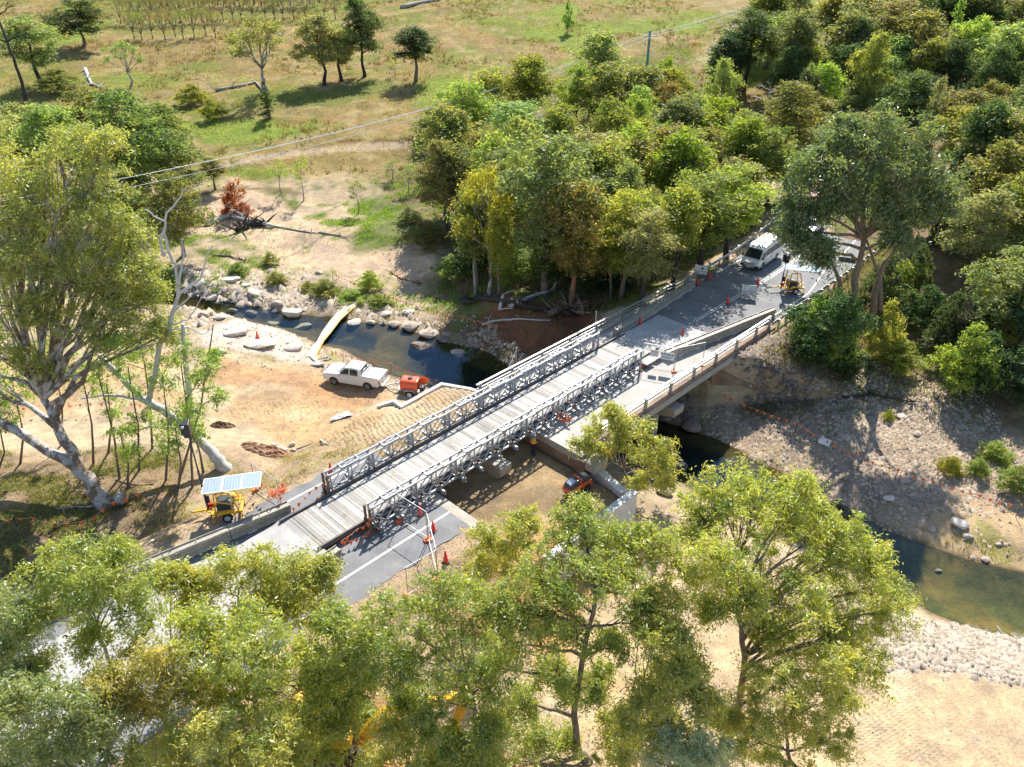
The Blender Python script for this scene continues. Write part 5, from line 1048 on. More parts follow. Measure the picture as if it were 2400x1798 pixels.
for s_ in (1, -1):
    wheel(tt, -.25, s_ * .82, .33, .2, s_, 5, 'rimw'); m = MB(); m.prism([(-.72, .62), (-.6, .78), (.1, .78), (.22, .62), (.16, .62), (.06, .74), (-.56, .74), (-.66, .62)], s_ * .72, s_ * .96, 'y'); m.build('mudguard', M['galv'], tt)
m = MB(); Mx = Matrix.Translation((-1.05, -.42, .98)) @ Matrix.Rotation(R(90), 4, 'X'); m.lathe([(.30, -.02), (.32, 0), (.30, .02), (.06, .03), (.06, .2), (.30, .22), (.32, .24), (.30, .26)], 20, Mx); m.build('hose_reel', M['orange'], tt)
m = MB(); m.box(-1.35, -1.0, .05, .5, .6, .95); m.tube([(-1.15, .3, .95), (-1.15, .3, 1.35)], .03, 6); m.tube([(-1.3, .1, .8), (-1.45, -.1, .7), (-1.4, -.3, .9)], .03, 6); m.build('pump', M['black'], tt, bevel=.02)
MB().tube([(1.4, 0, .05), (1.4, 0, .6)], .03, 6).build('jockey_stand', M['galv'], tt); MB().box(.93, .97, -.55, -.2, .55, .75).build('warning_plate', M['yellow'], tt)
m = MB(); m.tube([(.85, -.4, .6), (1.0, -.4, 1.1), (1.05, .4, 1.1), (.85, .4, .6)], .03, 8); m.build('front_hoop', M['galv'], tt, smooth=True)
# --- white van
fw = Vector((24.1, 70.44, 0)); rw = Vector((26.36, 72.99, 0)); hd = math.atan2(fw.y - rw.y, fw.x - rw.x) + R(1)
c_ = (fw + rw) / 2 + Vector((-math.sin(hd), math.cos(hd), 0)) * -.82
van = thing('van', 'white high-roof minibus with a bull bar driving down the lane toward the bridge', 'van', (c_.x, c_.y, .01), hd)
gv = lambda x, z: 1 - .15 * max(0, z - 1.15) / 1.1 - .07 * max(0, x - 2.1) / .6 - .02 * max(0, -2.4 - x)
prof = [(-2.69, .55), (-2.62, .38), (-2.0, .36)] + arch(-1.53, .42, 0) + [(-1.05, .33), (1.12, .33)] + arch(1.58, .42, 0) + [(2.1, .34), (2.6, .36), (2.71, .5), (2.70, .82), (2.60, 1.02), (2.36, 1.16), (1.98, 1.55), (1.55, 1.95), (1.25, 2.12), (.8, 2.22), (-.5, 2.29), (-2.2, 2.27), (-2.5, 2.18), (-2.64, 1.9), (-2.70, 1.1)]
MB().prism(prof, -.94, .94, 'y', g=gv).build('body', M['white'], van, bevel=.06, seg=3)
quadpane(van, [(2.35, -.80, 1.22), (2.35, .80, 1.22), (1.64, .72, 1.90), (1.64, -.72, 1.90)], 'windscreen', 'glass', .06)
for s_ in (1, -1):
    pane(van, [(2.08, 1.20), (1.78, 1.66), (1.22, 1.72), (1.22, 1.20)], .94, gv, s_); pane(van, [(1.05, 1.24), (1.05, 1.78), (-2.42, 1.80), (-2.5, 1.70), (-2.5, 1.24)], .94, gv, s_)
    for x_ in (-.1, -1.25): pane(van, [(x_, 1.25), (x_, 1.78), (x_ - .04, 1.78), (x_ - .04, 1.25)], .94, gv, s_, 'window_bar', 'black', off=.016)
    for x_ in (1.13, -.2): pane(van, [(x_, .42), (x_, 1.2), (x_ - .015, 1.2), (x_ - .015, .42)], .94, gv, s_, 'door_seam', 'darkgrey', off=.003)
    MB().box(1.98, 2.12, s_ * 1.02 - .1, s_ * 1.02 + .1, 1.14, 1.38).build('mirror', M['black'], van, bevel=.03)
    MB().box(2.50, 2.68, s_ * .68 - .17, s_ * .68 + .17, .74, .95).build('headlight', M['rimw'], van, bevel=.04)
    MB().box(2.45, 2.74, s_ * .72 - .2, s_ * .72 + .2, .36, .62).build('bumper_corner', M['black'], van, bevel=.04)
    for x in (1.58, -1.53): wheel(van, x, s_ * .80, .34, .21, s_)
MB().box(2.66, 2.725, -.48, .48, .70, .90).build('grille', M['darkgrey'], van, bevel=.02); MB().box(2.70, 2.76, -.5, .5, .88, .93).build('grille_bar', M['rim'], van)
m = MB(); m.tube([(2.7, -.55, .36), (2.88, -.52, .5), (2.88, -.45, .86), (2.88, .45, .86), (2.88, .52, .5), (2.7, .55, .36)], .035, 8); m.tube([(2.87, -.5, .6), (2.87, .5, .6)], .028, 8); m.build('bull_bar', M['rim'], van, smooth=True); MB().box(2.885, 2.90, -.2, .2, .42, .53).build('number_plate', M['whitep'], van)
# --- cars further up the road
def sedan(label, P, hd, m_):
    c = thing('car', label, 'car', (P.x, P.y, .01), hd); gg_ = lambda x, z: 1 - .05 * max(0, z - .8) - .1 * max(0, abs(x) - 1.9) / .5
    MB().prism([(-2.3, .5), (-2.2, .35), (-1.85, .33)] + arch(-1.4, .38, 0) + [(-.95, .28), (.95, .28)] + arch(1.4, .38, 0) + [(1.85, .3), (2.25, .34), (2.35, .5), (2.3, .72), (1.9, .86), (1.05, .97), (-1.5, 1.0), (-2.2, .96)], -.9, .9, 'y', g=gg_).build('body', M[m_], c, bevel=.05, seg=3)
    gc = lambda x, z: 1 - .28 * (z - .95) / .5; MB().prism([(1.15, .95), (.35, 1.40), (-.2, 1.46), (-.9, 1.42), (-1.75, .98)], -.84, .84, 'y', g=gc).build('cabin', M[m_], c, bevel=.05, seg=3)
    quadpane(c, [(1.1, -.70, 1.0), (1.1, .70, 1.0), (.42, .58, 1.37), (.42, -.58, 1.37)], 'windscreen', 'glass', .05)
    for s_ in (1, -1):
        pane(c, [(.9, 1.0), (.35, 1.33), (-.8, 1.36), (-1.3, 1.05)], .84, gc, s_, off=.005); MB().box(2.1, 2.3, s_ * .62 - .16, s_ * .62 + .16, .62, .75).build('headlight', M['rimw'], c, bevel=.03)
        for x in (1.4, -1.4): wheel(c, x, s_ * .78, .31, .2, s_)
    MB().box(2.3, 2.345, -.5, .5, .42, .56).build('grille', M['black'], c)
sedan('silver car following the white van, half hidden by the roadside gum', B(62.2, .0), hd + R(6), 'silver')
sedan('red car further up the road, glimpsed through the roadside gum', B(73.5, -4.4), hd + R(12), 'red')
# --- solar traffic signal trailers
def sig_trailer(label, P, hd, tilt, mast_h, pz=2.15, prz=0.0):
    o = thing('signal_trailer', label, 'trailer', (P.x, P.y, P.z), hd)
    m = MB(); m.box(-.95, .75, -.62, -.5, .42, .54); m.box(-.95, .75, .5, .62, .42, .54); m.box(-.95, -.83, -.5, .5, .42, .54); m.box(.63, .75, -.5, .5, .42, .54); m.bar((.75, 0, .48), (1.9, 0, .44), .1); m.bar((.7, -.5, .48), (1.2, 0, .47), .07); m.bar((.7, .5, .48), (1.2, 0, .47), .07)
    for x, y in ((-.9, -.7), (-.9, .7), (.7, -.7), (.7, .7)): m.bar((x, y, .48), (x, y, .1), .06); m.box(x - .08, x + .08, y - .08, y + .08, .04, .09)
    m.build('chassis', M['yellow'], o, bevel=.01)
    m = MB(); m.box(-.35, .45, -.42, .42, .56, .98); m.prism([(-.35, .98), (.45, .98), (.3, 1.08), (-.2, 1.08)], -.4, .4, 'y'); m.build('battery_box', M['darkgrey'], o, bevel=.02)
    m = MB()
    for y in (-.5, .5): m.bar((.55, y, .54), (.45, y, pz - .3), .07); m.bar((-.75, y, .54), (-.35, y, pz - .3), .07); m.bar((-.35, y, pz - .3), (.45, y, pz - .3), .06); m.bar((-.55, y, .95), (.5, y, 1.35), .05)
    m.bar((.0, -.5, pz - .3), (.0, .5, pz - .3), .07); m.bar((-.82, -.5, .85), (-.82, .5, .85), .06); m.build('frame', M['yellow'], o)
    for s_ in (1, -1):
        wheel(o, -.1, s_ * .80, .30, .19, s_, 8, 'rimw'); m = MB(); m.prism([(-.62, .56), (-.42, .74), (.22, .74), (.42, .56), (.34, .56), (.18, .68), (-.38, .68), (-.54, .56)], s_ * .66, s_ * .94, 'y'); m.build('mudguard', M['yellow'], o)
    Mt = Matrix.Translation((-.6, 0, pz)) @ Matrix.Rotation(prz, 4, 'Z') @ Matrix.Rotation(tilt, 4, 'X')
    for i in range(3):
        x0 = -1.62 + i * 1.08; y0, y1 = -.78, .78; dx = -.02 if i == 2 else 0
        p_ = MB().box(x0, x0 + 1.05, y0, y1, -.02, .02, Mt).build('solar_panel', M['whitep'], o)
        m = MB()
        for a in range(6):
            for b_ in range(9): m.box(x0 + .045 + a * .161, x0 + .045 + a * .161 + .153, y0 + .045 + b_ * .164, y0 + .045 + b_ * .164 + .156, .021, .026, Mt)
        cells = m.build('cells', M['solar'], p_); p_.name = 'solar_panel'
    m = MB(); m.box(-1.0, .2, -.6, .6, -.1, -.03, Mt); m.build('panel_tray', M['darkgrey'], o)
    mx = 1.0; m = MB(); m.tube([(mx, 0, .45), (mx, 0, mast_h * .55)], .06, 8); m.tube([(mx, 0, mast_h * .5), (mx, 0, mast_h)], .042, 8); m.build('mast', M['black'], o)
    MB().box(mx - .2, mx + .05, -.1, .1, 1.0, 1.4).build('winch', M['black'], o, bevel=.02)
    MB().box(.7, 1.0, -.3, -.1, .5, .75).build('jack_box', M['red'], o, bevel=.02)
    m = MB(); m.box(mx - .18, mx + .18, -.32, .32, mast_h - .35, mast_h + .5); hd_ = m.build('signal_head', M['black'], o, bevel=.03)
    m = MB()
    for k in range(3): m.lathe([(.10, 0), (.125, .02), (.125, .14), (.115, .14), (.115, .02)], 12, Matrix.Translation((mx + .185, 0, mast_h - .2 + k * .26)) @ Matrix.Rotation(R(90), 4, 'Y'), cap=False)
    m.build('visor', M['darkgrey'], hd_)
    MB().box(mx + .05, mx + .2, .33, .45, mast_h + .35, mast_h + .47).build('camera_box', M['silver'], o, bevel=.02)
    MB().lathe([(.08, 0), (.09, .1), (.05, .13)], 10, Matrix.Translation((1.9, 0, .43))).build('coupling', M['rim'], o)
    return o
m_, nt_, b_ = nodes('solar'); b_.inputs['Base Color'].default_value = (.27, .33, .43, 1); b_.inputs['Roughness'].default_value = .25; b_.inputs['Coat Weight'].default_value = 1; M['solar'] = m_
P = Vector((-16.6, 34.95, 0)); sig_trailer('yellow solar traffic-signal trailer at the left end, its panels lying flat to the sky', P, R(193), R(4), 6.1)
P = Vector((25.6, 65.6, 0)); sig_trailer('yellow solar traffic-signal trailer at the right end, its panels seen edge-on', P, R(183), R(5), 3.2, 2.2, R(-16))
# --- trench roller
P = B(12.0, 9.7); ro = thing('trench_roller', 'small orange and black trench roller on the worked floor', 'roller', (P.x, P.y, -1.24), R(40) + math.pi)
for k, x in enumerate((.52, -.52)):
    for s_ in (1, -1):
        m = MB(); m.lathe([(.24, -.18), (.26, -.18), (.26, .18), (.24, .18)], 18, Matrix.Translation((x, s_ * .24, .28)) @ Matrix.Rotation(R(90), 4, 'X'))
        for a in range(12):
            for b_ in (-.11, .0, .11):
                t_ = 2 * math.pi * (a + (.5 if b_ == 0 else 0)) / 12; c_ = Vector((x + .27 * math.cos(t_), s_ * .24 + b_, .28 + .27 * math.sin(t_))); m.box(-.03, .03, -.04, .04, -.03, .03, Matrix.Translation(c_) @ Matrix.Rotation(-t_, 4, 'Y'))
        m.build('drum', M['tyre'], ro)
    sx = 1 if x > 0 else -1; m = MB(); m.prism([(sx * .08, .42), (sx * .95, .42), (sx * 1.0, .62), (sx * .92, .74), (sx * .08, .78)], -.36, .36, 'y'); m.build('frame', M['orange_red'], ro, bevel=.03)
    m = MB(); m.prism([(sx * .12, .785), (sx * .9, .75), (sx * .82, 1.02), (sx * .30, 1.18), (sx * .12, 1.18)], -.33, .33, 'y', g=lambda x_, z_: 1 - .18 * (z_ - .75)); m.build('hood', M['darkgrey'], ro, bevel=.04)
    quadpane(ro, [(sx * .80, -.22, 1.045), (sx * .80, .22, 1.045), (sx * .36, .22, 1.185), (sx * .36, -.22, 1.185)], 'cover_plate', 'silver', .01)
MB().box(-.07, .07, -.34, .34, .45, 1.2).build('centre_frame', M['orange_red'], ro, bevel=.02); MB().box(-.16, .16, -.07, .07, .3, .9).build('articulation', M['black'], ro)
# --- excavator half hidden under the foreground trees
Y = 21.6; P = ay(800, 1830, Y); zb = hz(P.x, P.y); ex = thing('excavator', 'yellow excavator working under the trees at the bottom edge, arm reaching right', 'excavator', (P.x, P.y, zb), 0)
bs = Vector((P.x, P.y, zb))
for s_ in (-1, 1):
    m = MB(); m.prism([(-1.7, .12), (-1.3, .0), (1.3, 0), (1.7, .12), (1.85, .42), (1.7, .72), (1.3, .85), (-1.3, .85), (-1.7, .72), (-1.85, .42)], s_ * .85, s_ * 1.3, 'y'); m.build('track', M['tyre'], ex, bevel=.03)
m = MB(); m.prism([(-1.9, .95), (1.1, .95), (1.1, 1.6), (.2, 1.75), (-1.6, 1.85), (-1.9, 1.5)], -1.15, 1.15, 'y'); m.build('house', M['yellow'], ex, bevel=.06)
m = MB(); m.prism([(.1, 1.0), (1.35, 1.0), (1.3, 2.0), (.95, 2.65), (.15, 2.65)], .35, 1.15, 'y'); m.build('cab', M['yellow'], ex, bevel=.05); quadpane(ex, [(1.37, .42, 1.15), (1.37, 1.08, 1.15), (1.0, 1.08, 2.55), (1.0, .42, 2.55)], 'cab_window', 'glass', .03)
def armseg(pix, ws, name, m_='yellow', th=.34):
    pts = [ay(a, b_, Y) - bs for a, b_ in pix]; m = MB(); up = []; dn = []
    for i, p in enumerate(pts):
        d = (pts[min(i + 1, len(pts) - 1)] - pts[max(i - 1, 0)]).normalized(); n_ = Vector((-d.z, 0, d.x)); up.append(p + n_ * ws[i] / 2); dn.append(p - n_ * ws[i] / 2)
    poly = [(p.x, p.z) for p in up] + [(p.x, p.z) for p in dn[::-1]]; y0 = pts[0].y; m.prism(poly, y0 - th / 2, y0 + th / 2, 'y'); return m.build(name, M[m_], ex, bevel=.03)
armseg([(812, 1775), (850, 1735), (885, 1690), (915, 1668), (990, 1652), (1075, 1632)], [.45, .6, .7, .66, .5, .3], 'boom'); armseg([(1088, 1612), (1080, 1660), (1062, 1710), (1052, 1742)], [.3, .46, .36, .25], 'stick', th=.26)
armseg([(905, 1655), (980, 1632)], [.14, .14], 'hydraulic_ram', 'darkgrey', .12); armseg([(980, 1632), (1060, 1622)], [.08, .08], 'ram_rod', 'rim', .08); armseg([(1050, 1738), (1035, 1760), (1005, 1765), (990, 1735), (1010, 1715)], [.2, .55, .6, .4, .1], 'bucket', 'black', .9)
# ================================================================ WORKER
P = B(12.9, 5.05); wk = thing('person', 'worker in orange high-visibility vest and white helmet standing beneath the truss', 'person', (P.x, P.y, -1.25), R(25))
def skinned(name, verts, edges, rad, m_, parent, lv=1):
    me = bpy.data.meshes.new(name); me.from_pydata(verts, edges, []); me.materials.append(m_); o = bpy.data.objects.new(name, me); C.objects.link(o); o.parent = parent
    sk = o.modifiers.new('skin', 'SKIN'); sk.use_smooth_shade = True
    for i, r_ in enumerate(rad): me.skin_vertices[0].data[i].radius = (r_, r_) if not hasattr(r_, '__len__') else r_
    me.skin_vertices[0].data[0].use_root = True; ss_ = o.modifiers.new('sub', 'SUBSURF'); ss_.levels = lv; ss_.render_levels = lv; return o
def skmesh(name, verts, edges, rad, m_, parent, lv=1):
    me = bpy.data.meshes.new(name); me.from_pydata([tuple(v) for v in verts], edges, []); me.materials.append(m_); o = bpy.data.objects.new(name, me); C.objects.link(o); o.parent = parent
    sk = o.modifiers.new('skin', 'SKIN'); sk.use_smooth_shade = True
    if not me.skin_vertices: 
        bpy.context.view_layer.objects.active = o; bpy.ops.mesh.customdata_skin_add()
    for i, r_ in enumerate(rad): me.skin_vertices[0].data[i].radius = tuple(r_) if hasattr(r_, '__len__') else (r_, r_)
    me.skin_vertices[0].data[0].use_root = True; s2 = o.modifiers.new('sub', 'SUBSURF'); s2.levels = lv; s2.render_levels = lv; return o
bv = [(0, 0, .95), (0, 0, 1.1), (0, 0, 1.28), (.01, 0, 1.42), (.02, 0, 1.50), (.03, 0, 1.57), (.05, 0, 1.66), (.04, 0, 1.74),
      (0, .10, .90), (.04, .11, .5), (0, .12, .09), (.12, .13, .04), (0, -.10, .90), (-.02, -.11, .5), (-.06, -.12, .09), (.06, -.13, .04),
      (0, .19, 1.41), (.02, .24, 1.12), (.20, .18, 1.02), (.28, .15, 1.03), (0, -.19, 1.41), (.03, -.24, 1.12), (.22, -.16, 1.06), (.30, -.12, 1.08)]
be = [(0, 1), (1, 2), (2, 3), (3, 4), (4, 5), (5, 6), (6, 7), (0, 8), (8, 9), (9, 10), (10, 11), (0, 12), (12, 13), (13, 14), (14, 15), (3, 16), (16, 17), (17, 18), (18, 19), (3, 20), (20, 21), (21, 22), (22, 23)]
br = [(.13, .15), (.13, .14), (.13, .16), (.11, .15), .06, .06, .10, .085, .09, .065, .05, .045, .09, .065, .05, .045, .06, .048, .036, .03, .06, .048, .036, .03]
skmesh('body', bv, be, br, M['skin'], wk)
for s_ in (1, -1):
    hx, hy, hz_ = (.30, .145 * s_, 1.03 if s_ > 0 else 1.08); vs = [(hx - .03, hy, hz_)]; es = []; rr_ = [.028]
    vs.append((hx + .05, hy, hz_)); es.append((0, 1)); rr_.append(.03)
    for k in range(4): n0 = len(vs); y_ = hy + (k - 1.5) * .018; l_ = (.045, .055, .05, .038)[k]; vs += [(hx + .08, y_, hz_), (hx + .08 + l_ * .6, y_, hz_ - .01), (hx + .08 + l_, y_, hz_ - .035)]; es += [(1, n0), (n0, n0 + 1), (n0 + 1, n0 + 2)]; rr_ += [.009, .0085, .007]
    n0 = len(vs); vs += [(hx + .02, hy + .035 * -s_, hz_ + .01), (hx + .06, hy + .045 * -s_, hz_ + .015)]; es += [(1, n0), (n0, n0 + 1)]; rr_ += [.010, .009]; skmesh('hand', vs, es, rr_, M['skin'], wk)
skmesh('trousers', [(0, 0, .96), (0, .10, .88), (.04, .11, .5), (0, .12, .12), (0, -.10, .88), (-.02, -.11, .5), (-.06, -.12, .12)], [(0, 1), (1, 2), (2, 3), (0, 4), (4, 5), (5, 6)], [(.16, .17), .105, .085, .072, .105, .085, .072], M['navy'], wk)
skmesh('shirt', [(0, 0, 1.0), (0, 0, 1.2), (0, 0, 1.42), (0, .19, 1.42), (.02, .24, 1.12), (.17, .19, 1.03), (0, -.19, 1.42), (.03, -.24, 1.12), (.18, -.175, 1.055)], [(0, 1), (1, 2), (2, 3), (3, 4), (4, 5), (2, 6), (6, 7), (7, 8)], [(.15, .17), (.15, .18), (.12, .16), .078, .062, .048, .078, .062, .048], M['hiviz'], wk)
m = MB(); m.lathe([(.175, .98), (.178, 1.1), (.178, 1.22)], 16, Matrix.Diagonal((.97, 1.16, 1, 1))); m.build('vest', M['vest'], wk)
for z_ in (1.04, 1.15): MB().lathe([(.183, z_), (.183, z_ + .035)], 16, Matrix.Diagonal((.97, 1.16, 1, 1)), cap=False).build('reflective_band', M['whitep'], wk)
MB().lathe([(.15, 1.69), (.128, 1.70), (.125, 1.75), (.10, 1.81), (.05, 1.84), (.005, 1.845)], 18, Matrix.Translation((.05, 0, 0))).build('helmet', M['whitep'], wk, smooth=True)
m = MB(); m.box(.135, .15, -.045, -.02, 1.655, 1.668); m.box(.135, .15, .02, .045, 1.655, 1.668); m.prism([(.14, 1.66), (.17, 1.62), (.14, 1.61)], -.012, .012, 'y'); m.build('face', M['skin'], wk)
for s_ in (.12, -.13): MB().box(-.07 + (0 if s_ > 0 else -.05), .19 + (0 if s_ > 0 else -.05), s_ - .05, s_ + .05, 0.0, .11).build('boot', M['black'], wk, bevel=.03)
MB().box(.36, .44, -.2, .2, 1.04, 1.16).build('control_box', M['black'], wk, bevel=.02)
# ================================================================ CONES
def cone(label, P, tilt=0):
    o = thing('traffic_cone', label, 'cone', (P.x, P.y, P.z), rnd.uniform(0, 1.5), None); k = .76
    MB().box(-.19, .19, -.19, .19, 0, .04).build('base', M['black'], o, bevel=.015)
    MB().lathe([(.155, .041), (.14, .07), (.035, k), (.02, k + .01)], 18).build('body', M['conered'], o, smooth=True)
    MB().lathe([(.093, .36), (.066, .54)], 18, cap=False).build('reflective_band', M['coneband'], o, smooth=True)
    if tilt: o.rotation_euler = (tilt, tilt * .5, 0)
    return o
for px, py, z, lb in ((1500, 762, 0, 'red cone nearest the far truss on the asphalt patch'), (1636, 668, 0, 'red cone beneath the white-backed sign by the far barrier'), (1663, 655, 0, 'red cone right beside the white-backed sign'),
                      (1775, 668, 0, 'red cone on the centre line above the freestanding sign'), (1705, 712, 0, 'red cone on the centre line left of the freestanding sign'), (1599, 788, 0, 'red cone peeping over the crash barrier'),
                      (1045, 1316, 0, 'tall red cone on the dirt verge right of the mesh fences'), (1016, 1245, 0, 'red cone behind the edge-on mesh fence'), (985, 1207, 0, 'red cone tucked under the near truss'), (776, 1108, 0, 'red cone behind the end of the far truss')):
    cone(lb, at(px, py, z) + Vector((0, 0, .01)))
P = ground(604, 793); cone('red cone standing alone on the pale rock by the pool', P)
# ================================================================ FENCES, SIGNS
def fence(label, a, b_, foot=True, h=2.05):
    a = Vector(a); b_ = Vector(b_); d = b_ - a; Lg = d.length; o = thing('mesh_fence', label, 'fence', tuple(a), math.atan2(d.y, d.x)); m = MB()
    for x in (.02, Lg - .02): m.tube([(x, 0, .02), (x, 0, h)], .025, 6)
    m.tube([(0, 0, h - .03), (Lg, 0, h - .03)], .022, 6); m.tube([(0, 0, .15), (Lg, 0, .15)], .022, 6); m.build('frame', M['galv'], o)
    m = MB(); n = int(Lg / .4)
    for i in range(1, n): m.bar((Lg * i / n, 0, .15), (Lg * i / n, 0, h - .03), .004)
    for i in range(1, 9): m.bar((0, .006, .15 + (h - .2) * i / 9), (Lg, .006, .15 + (h - .2) * i / 9), .006)
    m.build('wire_mesh', M['wire'], o)
    if foot:
        for x in (.0, Lg): MB().prism([(-.3, 0), (.3, 0), (.26, .14), (-.26, .14)], x - .11, x + .11, 'x').build('foot', M['orange'], o, bevel=.02)
    return o
f0, f1, f2 = at(1505, 858), at(1578, 871), at(1646, 857)
fe = fence('mesh fence panel carrying two site signs on the closed lane', f0, f1); fence('mesh fence panel right of the one with the signs', f1 + Vector((.06, .03, 0)), f2)
def sign_on_fence(label, x0, x1, z0, z1, marks):
    d = (f1 - f0).normalized(); P = f0 + d * (f1 - f0).length * x0; W_ = (f1 - f0).length * (x1 - x0); o = thing('site_sign', label, 'sign', (P.x, P.y - .03, z0), math.atan2(d.y, d.x)); hh = z1 - z0
    MB().box(0, W_, -.05, -.035, 0, hh).build('board', M['signw'], o); m = MB()
    if marks == 'discs':
        for i in range(5):
            for k in range(14):
                a, b2 = 2 * math.pi * k / 14, 2 * math.pi * (k + 1) / 14; cx, cz, r = W_ * (.12 + .19 * i), hh * .72, W_ * .07; m.add([(cx, -.053, cz), (cx + r * math.cos(a), -.053, cz + r * math.sin(a)), (cx + r * math.cos(b2), -.053, cz + r * math.sin(b2))], [(0, 1, 2)])
        m.build('discs', M['darkgrey'], o); m = MB()
        for k in range(3): m.box(W_ * .08, W_ * (.92 - .12 * k), -.056, -.052, hh * (.42 - .12 * k), hh * (.46 - .12 * k))
        m.build('text_lines', M['ink'], o)
    else:
        m.box(W_ * .1, W_ * .9, -.056, -.052, hh * .74, hh * .80); m.box(W_ * .14, W_ * .86, -.056, -.052, hh * .62, hh * .67); m.build('red_lines', M['red'], o); m = MB()
        for k in range(3): m.box(W_ * .12, W_ * .85, -.056, -.052, hh * (.42 - .12 * k), hh * (.455 - .12 * k))
        m.build('text_lines', M['silver'], o)
sign_on_fence('small pale sign with red lines on the mesh fence', .22, .48, 1.05, 1.62, 'lines'); sign_on_fence('white site sign with a row of discs on the mesh fence', .55, .97, .95, 1.6, 'discs')
fence('mesh fence panel with orange flags behind the solar trailer', at(601, 1148), at(661, 1189))
fence('mesh fence panel leaning shadow on the road under the near truss end', at(938, 1222), at(1003, 1264)); fence('mesh fence panel seen edge-on across the road edge', at(1005, 1268), at(1026, 1352)); fence('mesh fence panel on the dirt verge nearest the trees', at(956, 1398), at(1026, 1356))
def board(label, P, hd, W_, H_, z0, style):
    o = thing('road_sign', label, 'sign', (P.x, P.y, 0), hd)
    MB().box(-W_ / 2, W_ / 2, -.015, .015, z0, z0 + H_).build('board', M['signw'], o)
    m = MB()
    for (a, b2, c, d) in ((-W_ / 2, W_ / 2, z0, z0 + .03), (-W_ / 2, W_ / 2, z0 + H_ - .03, z0 + H_), (-W_ / 2, -W_ / 2 + .03, z0, z0 + H_), (W_ / 2 - .03, W_ / 2, z0, z0 + H_), (-W_ / 2, W_ / 2, z0 + H_ * .33, z0 + H_ * .37)): m.box(a, b2, -.022, -.016, c, d)
    if style == 'arrow': m.bar((-W_ * .30, -.02, z0 + H_ * .52), (-W_ * .2, -.02, z0 + H_ * .85), .03, .01); m.bar((-W_ * .35, -.02, z0 + H_ * .82), (-W_ * .2, -.02, z0 + H_ * .85), .03, .01)
    for x in (-.3, .12): m.box(W_ * x, W_ * (x + .2), -.022, -.016, z0 + H_ * .13, z0 + H_ * .19)
    m.build('border', M['ink'], o)
    if style == 'arrow': MB().box(.01, W_ / 2 - .04, -.021, -.0165, z0 + H_ * .4, z0 + H_ - .04).build('grey_half', M['sheet'], o)
    else: MB().lathe([(.13, 0), (.13, .005)], 14, Matrix.Translation((W_ * .1, -.018, z0 + H_ * .68)) @ Matrix.Rotation(R(90), 4, 'X')).build('emblem', M['rust'], o)
    m = MB()
    for x in (-W_ / 2 + .03, W_ / 2 - .03): m.bar((x, .02, .02), (x, .02, z0 + H_), .03); m.bar((x, .03, z0 + H_ * .6), (x, .75, .02), .025); m.bar((x, -.0, .03), (x, -.5, .03), .025)
    m.build('stand', M['darkgrey'], o); return o
board('freestanding two-part road sign with a diagonal arrow between centre line and trailer', at(1752, 699), R(-12), 1.35, 1.0, .28, 'arrow'); board('white road sign with a small brown emblem against the far guardrail', at(1640, 655), R(-20), 1.2, .95, .5, 'emblem')
P = ground(1972, 668); o = thing('road_sign', 'grey back of a long road sign on two posts beyond the guardrail', 'sign', (P.x, P.y, P.z), R(-22)); zt = 2.2 - P.z * .5
MB().box(-.75, .75, 0, .02, zt, zt + .5).build('board', M['darkgrey'], o); m = MB(); 
for x in (-.72, -.24, .24, .70): m.box(x, x + .04, -.02, -.002, zt, zt + .5)
m.build('back_rail', M['galv'], o); m = MB(); m.bar((-.5, .04, -.2), (-.5, .04, zt + .5), .05); m.bar((.5, .04, -.2), (.5, .04, zt + .5), .05); m.build('post', M['galv'], o)
def rod(name, label, cat, pts, r, mt):
    b0 = Vector(pts[0]); o = MB().tube([Vector(p) - b0 for p in pts], r, 6).build(name, M[mt]); o.location = b0; return tag(o, label, cat)
p0 = at(1210, 856, 1.0); rod('scaffold_pole', 'thin upright pole clamped to the far handrail above the pool', 'pole', [p0 - Vector((0, 0, 1)), p0 + Vector((0, 0, 1.5))], .025, 'galv'); p1 = at(1190, 866, .9); rod('scaffold_pole', 'slanting white brace propped on the far handrail', 'pole', [p1, p0 + Vector((0, 0, 1.3))], .03, 'whitep')
p0 = at(1396, 758, 1.0); rod('scaffold_pole', 'thin white pole on the far handrail beyond the end of the truss', 'pole', [p0 - Vector((0, 0, .9)), p0 + Vector((0, 0, 1.1))], .025, 'whitep')
